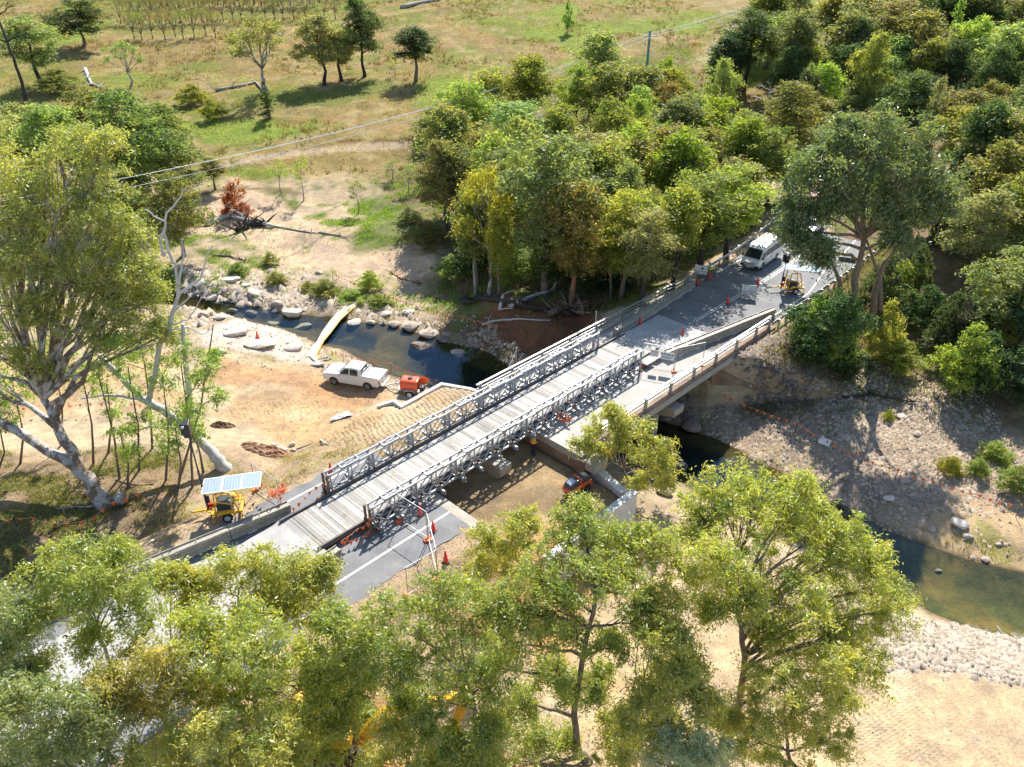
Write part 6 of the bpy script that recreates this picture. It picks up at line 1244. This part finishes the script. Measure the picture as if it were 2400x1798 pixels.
# ================================================================ BUNTING
def bunting(label, pts, step=.58, sag=.12, stakes=()):
    b0 = Vector(pts[0]); o = thing('bunting', label, 'bunting', tuple(b0)); path = []
    for i in range(len(pts) - 1):
        a, c = Vector(pts[i]) - b0, Vector(pts[i + 1]) - b0
        for k in range(8): u = k / 8; path.append(a.lerp(c, u) - Vector((0, 0, sag * 4 * u * (1 - u))))
    path.append(Vector(pts[-1]) - b0); MB().tube(path, .008, 4).build('cord', M['cord'], o); acc = .2; k = 0; base = None
    for i in range(len(path) - 1):
        d = path[i + 1] - path[i]; Lg = d.length
        while acc < Lg:
            p = path[i] + d * (acc / Lg); a_ = math.atan2(d.y, d.x) + rnd.uniform(-.5, .5)
            if base is None: fl_ = base = MB().slab([(-.13, 0, 0), (.13, 0, 0), (.0, .02, -.29)], .008).build('flag', M['flag'], o)
            else: fl_ = base.copy(); C.objects.link(fl_)
            fl_.location = p; fl_.rotation_euler = (rnd.uniform(-.4, .4), rnd.uniform(-.25, .25), a_ if abs(math.cos(a_)) > .35 else a_ * .3); fl_.scale = (1, 1, 1) ; acc += step * rnd.uniform(.9, 1.1); k += 1
        acc -= Lg
    for s_ in stakes: P = Vector(pts[s_]) - b0; zg = hz(P.x + b0.x, P.y + b0.y) - b0.z; m = MB(); m.tube([(P.x, P.y, zg - .2), (P.x + .03, P.y, P.z + .06)], .022, 6); st_ = m.build('stake', M['black'], o); MB().lathe([(.04, 0), (.045, .06), (.01, .09)], 8, Matrix.Translation((P.x + .03, P.y, P.z + .05))).build('cap', M['amber'], st_)
    return o
def gz_(px, py, h=1.0):                             # a point h above the terrain that shows at the pixel
    P = ground(px, py)
    for _ in range(6): P = at(px, py, hz(P.x, P.y) + h)
    return P
bunting('orange bunting on black stakes across the gravel bar at the right', [gz_(1634, 902), gz_(1700, 925), gz_(1780, 962), gz_(1868, 990), gz_(1935, 1030), gz_(2000, 1063), gz_(2105, 1100), gz_(2200, 1130), gz_(2300, 1160), gz_(2392, 1185)], stakes=(0, 3, 6, 9))
bunting('orange bunting crossing the shaded bank above the pool to the far handrail', [gz_(778, 636), gz_(800, 650), gz_(858, 670), gz_(930, 700), gz_(1000, 722), gz_(1090, 744), gz_(1170, 762), gz_(1250, 773), gz_(1345, 776)], stakes=(0, 2, 5), step=.62)
bunting('orange bunting along the pool behind the white ute', [gz_(752, 812, .8), gz_(803, 830, .8), gz_(915, 853, .8), gz_(990, 882, .7), gz_(1030, 890, .7)], stakes=(1, 2), step=.55)
bunting('low orange bunting around the foot of the red gum', [gz_(-20, 1232, .7), gz_(30, 1212, .7), gz_(75, 1212, .7), gz_(128, 1228, .6), gz_(215, 1215, .6), gz_(250, 1180, .8), gz_(330, 1155, .8)], stakes=(1, 3), step=.7)
bunting('orange bunting beyond the saplings beside the sand track', [gz_(20, 955), gz_(110, 950), gz_(200, 945), gz_(290, 940), gz_(380, 955), gz_(450, 965)], stakes=(0, 2, 5), step=.8)
bunting('orange bunting from the far truss end down to the crash barrier', [at(757, 1108, 1.7), at(758, 1132, 1.1), at(735, 1142, .95), at(687, 1190, .8)], sag=.03, step=.5)
bunting('double orange bunting beside the near edge of the plank ramp', [at(868, 1205, 1.4), at(862, 1228, .9), at(838, 1240, .8), at(800, 1268, .7)], sag=.03, step=.36); bunting('lower orange bunting between near truss end and short barrier', [at(868, 1240, .6), at(850, 1258, .5), at(800, 1270, .6)], sag=.08, step=.36)
bunting('tangle of orange bunting hanging off the near truss onto the old deck', [at(1304, 945, 1.2), at(1306, 970, .6), at(1322, 985, .3), at(1337, 980, .6), at(1318, 965, .8)], sag=.05, step=.22)
bunting('orange bunting tied along the mesh fence behind the solar trailer', [at(600, 1100, 1.9), at(602, 1125, 1.0), at(640, 1150, 1.2), at(655, 1175, .8), at(662, 1130, 1.9)], sag=.05, step=.4)
bunting('orange bunting glimpsed through the trees at bottom centre right', [gz_(1740, 1660), gz_(1752, 1745), gz_(1770, 1770)], sag=.05, step=.5); bunting('orange bunting behind the trunks at bottom centre', [gz_(1530, 1710, .6), gz_(1500, 1725, .6), gz_(1470, 1745, .6), gz_(1430, 1775, .6)], sag=.05, step=.6)
vs = []; 
for i in range(14):
    for j in range(6): P = at(628 + i * 3.2 + j * 1.0, 1158 - i * 1.4 + j * 2.6, 0); vs.append((P.x, P.y, .02 + rnd.random() * .30 * math.sin(math.pi * (j + .5) / 6)))
o = MB().add(vs, [(i * 6 + j, i * 6 + j + 1, i * 6 + j + 7, i * 6 + j + 6) for i in range(13) for j in range(5)]).build('safety_netting', M['flag']); sm = o.modifiers.new('wire', 'WIREFRAME'); sm.thickness = .035; tag(o, 'heap of orange safety netting on the verge beside the mesh fence', 'netting')
# ================================================================ SILT BOOM
pts = [(850, 705), (822, 728), (795, 752), (772, 782), (757, 803), (745, 822), (740, 836), (750, 846), (768, 842)]
wp = [at(a, b_, max(-4.9, ground(a, b_).z)) for a, b_ in pts]; o = thing('silt_boom', 'dirty white and yellow silt curtain lying across the pool', 'silt curtain', tuple(wp[0])); q = [p - wp[0] for p in wp]; vs = []
for i, p in enumerate(q):
    d = (q[min(i + 1, len(q) - 1)] - q[max(0, i - 1)]).normalized(); n_ = Vector((-d.y, d.x, 0)); ww = (1.0, 1.1, .95, .8, .6, .8, .7, .6, .4)[i]
    for j in range(6): vs.append(p - n_ * ww * (j / 5 - .1) * rnd.uniform(.8, 1.1) + d * rnd.uniform(-.2, .2) + Vector((0, 0, .06 + rnd.random() * .26 * (1 if 0 < j < 5 else .3))))
m = MB().add(vs, [(i * 6 + j, i * 6 + j + 1, i * 6 + j + 7, i * 6 + j + 6) for i in range(len(q) - 1) for j in range(5)]).build('curtain', M['cloth'], o); sm = m.modifiers.new('s', 'SOLIDIFY'); sm.thickness = .03
vs2 = [];
for i, p in enumerate(q):
    d = (q[min(i + 1, len(q) - 1)] - q[max(0, i - 1)]).normalized(); n_ = Vector((-d.y, d.x, 0)); vs2.append(p + n_ * (.18 + rnd.uniform(-.06, .06)) * (1.0, 1.1, .95, .8, .6, .8, .7, .6, .4)[i] * .9 + Vector((0, 0, .12 + rnd.uniform(0, .06))))
MB().tube(vs2, .07, 8).build('float_tube', M['clothy'], o, smooth=True)
# ================================================================ LOGS, ROCKS
def log(label, pix, r0, r1, mt='bark_dead', lift=0.0, name='fallen_log', twigs=0, Yoff=0):
    P = [ground(a, b_) + Vector((0, 0, r0 * .6 + (c if True else 0))) for a, b_, c in [(p + (lift,))[:3] if len(p) == 2 else p for p in pix]]; b0 = P[0]; pts = []
    for i in range(len(P) - 1):
        for k in range(3): pts.append(P[i].lerp(P[i + 1], k / 3) - b0 + Vector((rnd.uniform(-1, 1), rnd.uniform(-1, 1), rnd.uniform(-.5, .5))) * r0 * .5)
    pts.append(P[-1] - b0); m = MB().tube(pts, [r0 + (r1 - r0) * i / (len(pts) - 1) for i in range(len(pts))], 7)
    for k in range(twigs):
        p = rnd.choice(pts); e = p + Vector((rnd.uniform(-1, 1), rnd.uniform(-1, 1), rnd.uniform(.1, .9))) * rnd.uniform(.8, 2.0) * max(.5, r0 * 4); mm_ = p.lerp(e, .5) + Vector((rnd.uniform(-.2, .2), 0, .1)); m.tube([p, mm_, e], [r0 * .35, r0 * .22, .012], 5)
    o = m.build(name, M[mt], smooth=True); o.location = b0; return tag(o, label, 'log' if name == 'fallen_log' else 'branch')
log('long pale fallen trunk with roots across the sand flat', [(485, 528), (540, 508), (585, 520), (640, 535)], .38, .22, twigs=12)
log('thin fallen branch trailing right from the pale trunk', [(640, 532), (700, 542), (745, 548)], .14, .05, 'bark_grey', twigs=6)
log('short fallen branch further right on the sand flat', [(748, 546), (790, 552), (810, 558)], .12, .05, 'bark_grey', twigs=5)
log('dark root mass under the pale fallen trunk', [(560, 545), (590, 530), (625, 528)], .45, .3, 'bark_dark', twigs=16)
log('dark stranded brush on the left of the sand flat', [(500, 600), (540, 602), (575, 612)], .14, .05, 'bark', twigs=10)
log('brown brush heap with upturned sticks on the right of the sand flat', [(915, 640), (940, 655), (985, 668)], .12, .06, 'bark_red', twigs=26)
log('bone-pale log with forked end lying on the shaded bank', [(1195, 730), (1240, 705), (1290, 690)], .22, .10, twigs=5, lift=.3)
log('second pale log sticking up from the log jam', [(1172, 735), (1178, 700)], .2, .14, twigs=2, lift=.3)
log('pale driftwood at the foot of the log jam', [(1130, 765), (1160, 755), (1215, 752), (1290, 755)], .14, .06, twigs=5, lift=.1)
log('tangled dark log jam on the top of the bank', [(1080, 715), (1130, 705), (1190, 715), (1260, 730), (1350, 745)], .25, .2, 'bark_dark', twigs=46, lift=.2)
log('brown brush raft at the bank right of the pale log', [(1280, 745), (1330, 735), (1370, 745)], .3, .2, 'bark', twigs=40, lift=.3)
log('grey brush line along the top of the gravel bar', [(1975, 935), (2040, 925), (2140, 945)], .14, .05, 'bark_dark', twigs=30)
log('old hollow log high on the right bank', [(2275, 645), (2330, 660), (2370, 680)], .3, .22, 'bark_grey', twigs=3)
log('thin pale stick lying on the riprap at the right edge', [(2337, 1470), (2370, 1515), (2400, 1545)], .06, .03)
log('sun-bleached fallen tree lying in the upper left pasture', [(200, 165), (215, 200), (245, 208)], .35, .12, twigs=8)
log('bent fallen limb beside the wide open gum in the pasture', [(505, 215), (560, 205), (600, 195), (625, 222)], .3, .2, 'bark_grey', twigs=4)
log('grey log at the top edge of the pasture', [(940, 20), (985, 9), (1030, 3)], .5, .35, 'bark_grey')
log('dark stick beside the rubble heap by the truss', [(680, 1058), (705, 1050), (730, 1040)], .05, .02, 'bark')
log('short split plank of pale wood by the sand track', [(751, 1032), (768, 1043)], .07, .06)
log('fallen branch beside the foot of the red gum', [(130, 1195), (180, 1190), (225, 1188)], .09, .05, twigs=4)
# burnt-red dead bush
P = ground(548, 505); fg('dead_bush', 'rust-red dead bush standing on the fallen trunk on the sand flat', (548, 508), P.y, [(548, 480), (550, 455)], [(550, 448, 20, P.y, 14), (545, 475, 24, P.y, 16), (555, 500, 26, P.y, 16), (530, 500, 18, P.y, 12), (570, 490, 18, P.y, 10)], seed=90, color=(.34, .11, .055), barkm='bark_red', tr=.1, leaf=(.4, .09), per=60, crs=.5, nc=10, twig=6, cat='bush', droop=.8, leafm='leaf_dense')
def rockmesh(seed, mt):
    bm = bmesh.new(); bmesh.ops.create_icosphere(bm, subdivisions=2, radius=1); rg = random.Random(seed); pl = [(Vector((rg.gauss(0, 1), rg.gauss(0, 1), rg.gauss(0, 1))).normalized(), rg.uniform(.55, .85)) for _ in range(9)]
    for v in bm.verts:
        for n_, d in pl:
            k = v.co.dot(n_)
            if k > d: v.co -= n_ * (k - d)
        v.co *= 1 + rg.uniform(-.04, .04)
    me = bpy.data.meshes.new('boulder'); bm.to_mesh(me); bm.free(); me.materials.append(M[mt]); return me
RM = {mt: [rockmesh(i * 7 + j, mt) for j in range(4)] for i, mt in enumerate(('rock', 'rockpale', 'rockdark'))}
def rock(label, px, py, wpx, mt='rock', fl=.45, el=1.0, sink=.25, group=None):
    P = ground(px, py); r = wpx * depth(P) / FPX / 2; o = bpy.data.objects.new('boulder', rnd.choice(RM[mt])); C.objects.link(o); o.location = P + Vector((0, r * .3, r * fl * (.9 - 2 * sink))); o.scale = (r, r * el, r * fl); o.rotation_euler = (rnd.uniform(-.15, .15), rnd.uniform(-.15, .15), rnd.uniform(-.4, .4)); return tag(o, label, 'boulder', group)
for a in ((688, 742, 66, 'rockpale', .35, .7, .2, 'flat pale slab standing out of the pool, the biggest there'), (708, 772, 46, 'rockpale', .3, .7, .2, 'smaller pale slab in the pool right below the biggest'), (516, 748, 40, 'rockpale', .35, .7, .25, 'pale rock at the left tip of the pool'), (985, 828, 66, 'rockdark', .5, .7, .2, 'dark rounded boulder jutting into the blue pool'),
          (478, 742, 30, 'rock', .5, 1, .2, 'rounded rock at the far left of the pool'), (962, 772, 48, 'rock', .45, .8, .3, 'grey boulder on the far side of the pool'), (925, 765, 36, 'rock', .45, .8, .3, 'tan boulder left of the grey one beyond the pool'), (832, 760, 44, 'rockpale', .3, .8, .3, 'pale rock shelf right of the silt curtain'),
          (870, 760, 24, 'rock', .5, 1, .2, 'small tan boulder between the rock shelf and the far bank'), (1040, 800, 40, 'rockdark', .4, .9, .3, 'shaded boulder on the bank right of the pool'), (1075, 835, 46, 'rock', .4, .9, .3, 'shaded tan boulder lowest on the bank right of the pool'), (1120, 815, 30, 'rockdark', .45, .9, .3, 'shaded boulder near the far handrail'),
          (610, 815, 90, 'rockpale', .22, .6, .3, 'broad pale rock sheet beneath the lone cone'), (555, 785, 80, 'rockpale', .22, .6, .3, 'pale rock sheet left of the lone cone'), (690, 820, 60, 'rockpale', .25, .6, .3, 'pale rock sheet right of the lone cone'), (510, 830, 44, 'rockpale', .3, .7, .3, 'pale block at the left end of the rock sheets'), (745, 858, 38, 'rockpale', .3, .6, .2, 'pale flat rock at the foot of the silt curtain'),
          (500, 700, 34, 'rockpale', .4, .8, .3, 'white block on the stony flat upper left'), (576, 672, 26, 'rockpale', .5, .8, .3, 'pale square block above the pool'), (748, 642, 22, 'rock', .5, 1, .3, 'tan block beside the green bush on the sand'), (830, 690, 22, 'rock', .4, 1, .3, 'tan stone beneath the leafy bush'),
          (2252, 1235, 44, 'rockpale', .55, .9, .2, 'largest white boulder on the sand at right'), (2270, 1262, 26, 'rock', .5, .9, .2, 'tan boulder just below the largest white one'), (2186, 1245, 20, 'rock', .6, 1, .2, 'round boulder left of the largest white one'), (2310, 1315, 22, 'rock', .5, 1, .2, 'pale stone at the water side on the right'), (2200, 1340, 16, 'rock', .4, 1, .2, 'small stone at the very edge of the right pool'), (2342, 1278, 16, 'rock', .4, 1, .2, 'small pale stone near the right edge'),
          (2115, 980, 26, 'rockpale', .5, 1, .3, 'pale boulder high on the gravel bar'), (2085, 1172, 28, 'rockpale', .5, 1, .3, 'pale boulder below the bunting on the gravel bar'), (2125, 1130, 24, 'rock', .5, 1, .3, 'tan boulder under the bunting on the gravel bar'), (2150, 1020, 24, 'rock', .5, 1, .3, 'tan boulder in the middle of the gravel bar'), (1985, 1030, 26, 'rock', .5, 1, .3, 'grey boulder beside the white plate on the gravel bar'), (1622, 1008, 58, 'rockdark', .5, .9, .2, 'dark boulder in the black water under the bridge'),
          (1560, 985, 40, 'rockdark', .5, .9, .2, 'dark boulder upstream in the black water'), (1595, 1105, 46, 'rock', .6, .8, .2, 'pale rounded rock beside the black water'), (1560, 1160, 50, 'rock', .5, .8, .2, 'rock behind the small gum in front of the bridge'), (1540, 1135, 34, 'rockdark', .5, .8, .2, 'dark rock against the concrete corner wall'), (1005, 790, 60, 'rock', .35, .7, .3, 'long tan rock shelf above the dark rounded boulder'), (960, 735, 40, 'rockpale', .3, .7, .3, 'pale slab in the gravel beyond the pool'), (905, 738, 34, 'rockpale', .3, .8, .3, 'pale slab near the low green bushes by the pool'), (540, 660, 50, 'rockpale', .3, .7, .3, 'pale shelf at the edge of the orange earth'), (600, 690, 46, 'rockpale', .3, .7, .3, 'pale shelf in the middle of the stony flat'), (470, 668, 44, 'rockpale', .35, .7, .3, 'pale shelf at the left of the stony flat'), (650, 715, 36, 'rock', .4, .8, .3, 'tan slab just above the pool edge'), (590, 738, 36, 'rock', .3, .7, .15, 'tan slab breaking the upper pool'), (640, 762, 30, 'rockpale', .3, .7, .15, 'pale slab breaking the middle of the upper pool'), (545, 732, 26, 'rock', .4, .8, .15, 'small tan rock in the tip of the pool')): rock(a[-1], *a[:3], a[3], a[4], a[5], a[6])
P = gz_(1932, 1035, .45); o = MB().slab([(-.42, 0, -.22), (.42, 0, -.28), (.42, .12, .2), (-.42, .12, .26)], .02).build('notice_plate', M['signw']); o.location = P; o.rotation_euler = (R(-18), 0, R(-30)); tag(o, 'blank white plate hanging from the bunting on the gravel bar', 'plate')
# heaps of soil
def heap(label, px, py, wpx, h, mt, n=14):
    P = ground(px, py); r = wpx * depth(P) / FPX / 2; N_ = 18; vs = []; 
    for i in range(N_):
        for j in range(N_):
            x, y = (i / (N_ - 1) * 2 - 1) * r, (j / (N_ - 1) * 2 - 1) * r * .6; k = max(0, 1 - (x / r) ** 2 - (y / (r * .6)) ** 2) ** .7; vs.append((x, y, hz(P.x + x, P.y + y) - P.z - .12 + k * h * rnd.uniform(.6, 1.25)))
    o = MB().add(vs, [(i * N_ + j, (i + 1) * N_ + j, (i + 1) * N_ + j + 1, i * N_ + j + 1) for i in range(N_ - 1) for j in range(N_ - 1)]).build('soil_heap', M[mt]); o.location = P; tag(o, label, 'heap')
M['soil'] = mat('soil', (.17, .10, .06), .95, var=.4, scale=4, dirt=(.28, .18, .1), bump=.6, bscale=9); M['rubble'] = mat('rubble', (.30, .17, .10), .95, var=.5, scale=5, dirt=(.45, .3, .2), bump=.6, bscale=9)
heap('dark clump of wet soil on the sand beside the leaning stump', 522, 998, 66, .45, 'soil'); heap('heap of broken rubble and clods beyond the truss', 625, 1058, 120, .55, 'rubble')
for i in range(9):
    px, py = 590 + i * 13 + rnd.uniform(-4, 4), 1050 + rnd.uniform(-10, 10); rock('pale broken lump of concrete in the rubble heap', px, py, rnd.uniform(8, 18), 'rockpale', .6, .8, .1, group='lumps in the rubble heap')
# ================================================================ POWER LINE
P = ground(1513, 195); topz = ay(1522, 72, P.y).z; hp = topz - P.z; o = thing('power_pole', 'green-grey timber power pole with a crossarm at the top of the middle stand', 'power pole', tuple(P), R(10))
MB().tube([(0, 0, -.3), (0, 0, hp)], [.26, .2], 10).build('pole', M['pole'], o); MB().box(-1.3, 1.3, -.22, -.13, hp - 1.0, hp - .82).build('crossarm', M['galv'], o)
for x in (-1.2, -.4, 1.2): MB().lathe([(.05, 0), (.07, .06), (.03, .18)], 8, Matrix.Translation((x, -.17, hp - .82))).build('insulator', M['whitep'], o)
LP = ay(-260, 515, 62); RP = ay(1900, -60, 300)
for i, (dx, dz, lb) in enumerate(((-1.2, 0, 'upper wire of the power line crossing the pasture'), (-.4, -.0, 'middle wire of the power line crossing the pasture'), (1.2, -.9, 'lower wire of the power line crossing the pasture'))):
    a = P + Vector((dx, -.17, hp - .65)); b2 = LP + Vector((dx * .4, dx * .5, dz * 1.3)); pts = []
    for k in range(31): u = k / 30; pts.append(a.lerp(b2, u) - Vector((0, 0, 2.6 * 4 * u * (1 - u))))
    rod('power_line', lb, 'wire', pts, .024, 'whitep'); b3 = RP + Vector((dx, 0, dz)); rod('power_line', lb.replace('crossing the pasture', 'running on past the pole to the upper right'), 'wire', [a.lerp(b3, k / 10) - Vector((0, 0, 2 * 4 * (k / 10) * (1 - k / 10))) for k in range(11)], .025, 'sheet')
# ================================================================ UNCOUNTABLE COVER: stones, grass, litter
sr = np.random.default_rng(17)
def hz_np(x, y):
    i = np.clip(np.searchsorted(xs, x, 'right') - 1, 0, len(xs) - 2); j = np.clip(np.searchsorted(ys, y, 'right') - 1, 0, len(ys) - 2); G = gz.reshape(len(ys), len(xs))
    u = (x - xs[i]) / (xs[i + 1] - xs[i]); v = (y - ys[j]) / (ys[j + 1] - ys[j]); return (G[j, i] * (1 - u) + G[j, i + 1] * u) * (1 - v) + (G[j + 1, i] * (1 - u) + G[j + 1, i + 1] * u) * v
def scatter(poly, n, keep=None):
    poly = np.array([p[:2] for p in poly]); lo, hi = poly.min(0), poly.max(0); p = sr.uniform(lo, hi, (n * 3, 2)); m_ = inpoly(p[:, 0], p[:, 1], [tuple(q) for q in poly], .5) > sr.random(len(p)); p = p[m_][:n]
    if keep is not None: p = p[keep(p[:, 0], p[:, 1]) > sr.random(len(p))]
    return p
def stones(name, label, p, r0, r1, mt, zsink=.3, power=3):
    n = len(p); r = r0 + (r1 - r0) * sr.random(n) ** power; z = hz_np(p[:, 0], p[:, 1]); p = p[(z > -4.97)] if name != 'riprap' else p; n = len(p); r = r[:n]; z = hz_np(p[:, 0], p[:, 1]); oc = np.array([(1, 0, 0), (.5, .85, .05), (-.5, .85, 0), (-1, 0, 0), (-.5, -.85, 0), (.5, -.85, .05), (.25, .1, .75), (-.3, -.1, .65)], float)
    V = oc[None] * (1 + sr.normal(0, .16, (n, 8, 3))); a = sr.uniform(0, 6.28, n); ca_, sa_ = np.cos(a)[:, None], np.sin(a)[:, None]; st_ = sr.uniform(.6, 1.1, n)[:, None]; X = V[:, :, 0]; Y_ = V[:, :, 1] * st_
    V = np.stack([X * ca_ - Y_ * sa_, X * sa_ + Y_ * ca_, V[:, :, 2] * sr.uniform(.6, 1.3, n)[:, None] - zsink], -1) * r[:, None, None] + np.stack([p[:, 0], p[:, 1], z], -1)[:, None]
    f = np.array([(0, 1, 6), (1, 2, 6), (2, 7, 6), (2, 3, 7), (3, 4, 7), (4, 5, 7), (5, 6, 7), (5, 0, 6)]); F_ = (f[None] + (np.arange(n) * 8)[:, None, None]).reshape(-1, 3)
    o = mesh_np(name, V.reshape(-1, 3), F_, mt, k=3, tint=np.repeat(sr.random(n), 8)); return tag(o, kind='stuff')
def blades(name, p, h, w_, col_, per=5, spread=.25, trans=None):
    n = len(p); z = hz_np(p[:, 0], p[:, 1]); k = n * per; P_ = np.repeat(np.c_[p, z], per, 0); P_[:, :2] += sr.normal(0, spread, (k, 2)); a = sr.uniform(0, 6.28, k); hh = h * sr.uniform(.5, 1.3, k); ww = w_ * sr.uniform(.6, 1.4, k)
    d = np.stack([np.cos(a), np.sin(a), np.zeros(k)], 1) * ww[:, None] / 2; tip = P_ + np.c_[sr.normal(0, .35, (k, 2)) * hh[:, None], hh]; V = np.stack([P_ - d, P_ + d, tip + d * .25, tip - d * .25], 1).reshape(-1, 3)
    o = mesh_np(name, V, np.arange(k * 4).reshape(-1, 4), M['leaf'], tint=np.clip(np.repeat(sr.random(n), per) * .7 + sr.random(k) * .3, 0, 1)); o.color = (*col_, 1); return tag(o, kind='stuff')
M['stone_p'] = mat('stone_p', (.46, .375, .29), .9, var=.15, scale=1, tint=True); M['stone_g'] = mat('stone_g', (.40, .31, .225), .9, var=.3, scale=.7, dirt=(.5, .33, .22), tint=True)
stones('riprap', '', scatter(RIP, 8000), .07, .34, M['stone_p'], power=2)
stones('gravel', '', scatter(BAR, 22000, lambda x, y: 1 - .85 * inpoly(x, y, SANDR, .5)), .03, .26, M['stone_g'], power=3.5)
stones('cobbles', '', scatter(pp([(1900, 940), (2150, 960), (2400, 1080), (2400, 1200), (2200, 1200), (2050, 1120)], -4.1), 2600), .08, .34, M['stone_g'], power=2.5)
stones('gravel', '', scatter(GRAV, 12000), .03, .22, M['stone_g'], power=3.5); stones('cobbles', '', scatter(pp([(430, 640), (640, 660), (760, 700), (700, 730), (560, 740), (440, 760)], -4.3), 1300), .10, .55, M['stone_p'], power=2.5)
stones('cobbles', '', scatter(pp([(1060, 790), (1150, 770), (1260, 860), (1200, 900), (1100, 870), (1000, 830), (990, 780)], -4.5), 1500), .08, .42, M['stone_g'], power=2.2)
stones('rubble_slope', '', scatter([tuple(B(a, b_))[:2] for a, b_ in ((31.4, 6), (39, 9.5), (40, 12.5), (36, 13.5), (33, 11))], 1500), .10, .36, M['rockdark'], power=1.5)
stones('rubble_slope', '', scatter(pp([(1440, 900), (1600, 900), (1640, 1000), (1560, 1180), (1500, 1190), (1440, 1080)], -4.8), 900), .12, .5, M['rockdark'], power=2)
stones('pebbles', '', scatter(LOW, 5000), .02, .12, M['stone_p'], power=4); stones('pebbles', '', scatter(VERGE + SIDE, 1), .02, .1, M['stone_p']); stones('pebbles', '', scatter(DIRT, 2600), .02, .13, M['soil'], power=3)
for k_, (pl, n_) in enumerate(((VERGE, 3500), (SIDE, 2500), (GUM, 5000))): stones('leaf_litter', '', scatter(pl, n_), .02, .09, M['rubble'], power=2)
field = [(-95, 108), (60, 108), (75, 150), (40, 240), (-140, 260), (-150, 150)]
kn = lambda x, y: .35 + .65 * sst(.45, .6, fbm(x, y, 6, 3, 200))
blades('dry_grass', scatter(field, 26000, kn), .34, .12, (.27, .22, .10), per=4, spread=.35)
blades('green_grass', scatter(field, 22000, lambda x, y: sst(.48, .62, fbm(x, y, 14, 4, 51))), .24, .12, (.17, .23, .03), per=4, spread=.4)
tk_ = lambda x, y: sst(.5, .62, fbm(x, y, 9, 4, 300))
blades('tussocks', scatter(field, 11000, tk_), .5, .16, (.15, .105, .05), per=7, spread=.3)
stones('rock_shelves', '', scatter(pp([(430, 640), (700, 640), (1000, 720), (1060, 800), (900, 760), (700, 700), (560, 720), (440, 780)], -4.3), 900), .12, .95, M['stone_p'], zsink=.45, power=3)
flat = [(-60, 62), (-30, 74), (-12, 70), (2, 72), (14, 82), (10, 110), (-95, 110), (-70, 80)]
gk = lambda x, y: sst(.52, .62, fbm(x, y, 2.2, 5, 42) * .5 + fbm(x, y, 9, 5, 41) * .5) * (hz_np(x, y) > -4.6) * (1 - inpoly(x, y, SAND, 1.0) * .85)
blades('green_grass', scatter(flat, 26000, gk), .26, .07, (.17, .26, .03), per=5, spread=.2)
blades('green_grass', scatter(GUM, 7000, lambda x, y: sst(.45, .6, fbm(x, y, 2.2, 5, 42))), .18, .05, (.17, .165, .06), per=4, spread=.15); blades('dry_grass', scatter(VERGE, 5000, lambda x, y: sst(.5, .62, fbm(x, y, 1.5, 4, 210))), .16, .04, (.30, .25, .13), per=4, spread=.15)
blades('forest_grass', scatter(FR1, 16000, lambda x, y: (.25 + .75 * sst(.5, .6, fbm(x, y, 3, 4, 220))) * ((ST(x, y)[1] < -2.6))), .4, .08, (.16, .20, .04), per=4, spread=.25)
blades('forest_grass', scatter(FR2, 26000, lambda x, y: .25 + .75 * sst(.48, .6, fbm(x, y, 3, 4, 221))), .45, .10, (.13, .17, .04), per=4, spread=.3)
blades('dry_grass', scatter(SLOPE, 5000), .35, .06, (.20, .165, .10), per=4, spread=.15)
creek_edge = lambda x, y: np.exp(-((creek_d(x, y) - 1.35) / .18) ** 2) * sst(.48, .62, fbm(x, y, 1.8, 3, 230))
blades('creek_grass', scatter([(-50, 60), (-50, 90), (60, 50), (60, 20), (10, 35)], 30000, creek_edge), .22, .05, (.24, .24, .05), per=5, spread=.12)
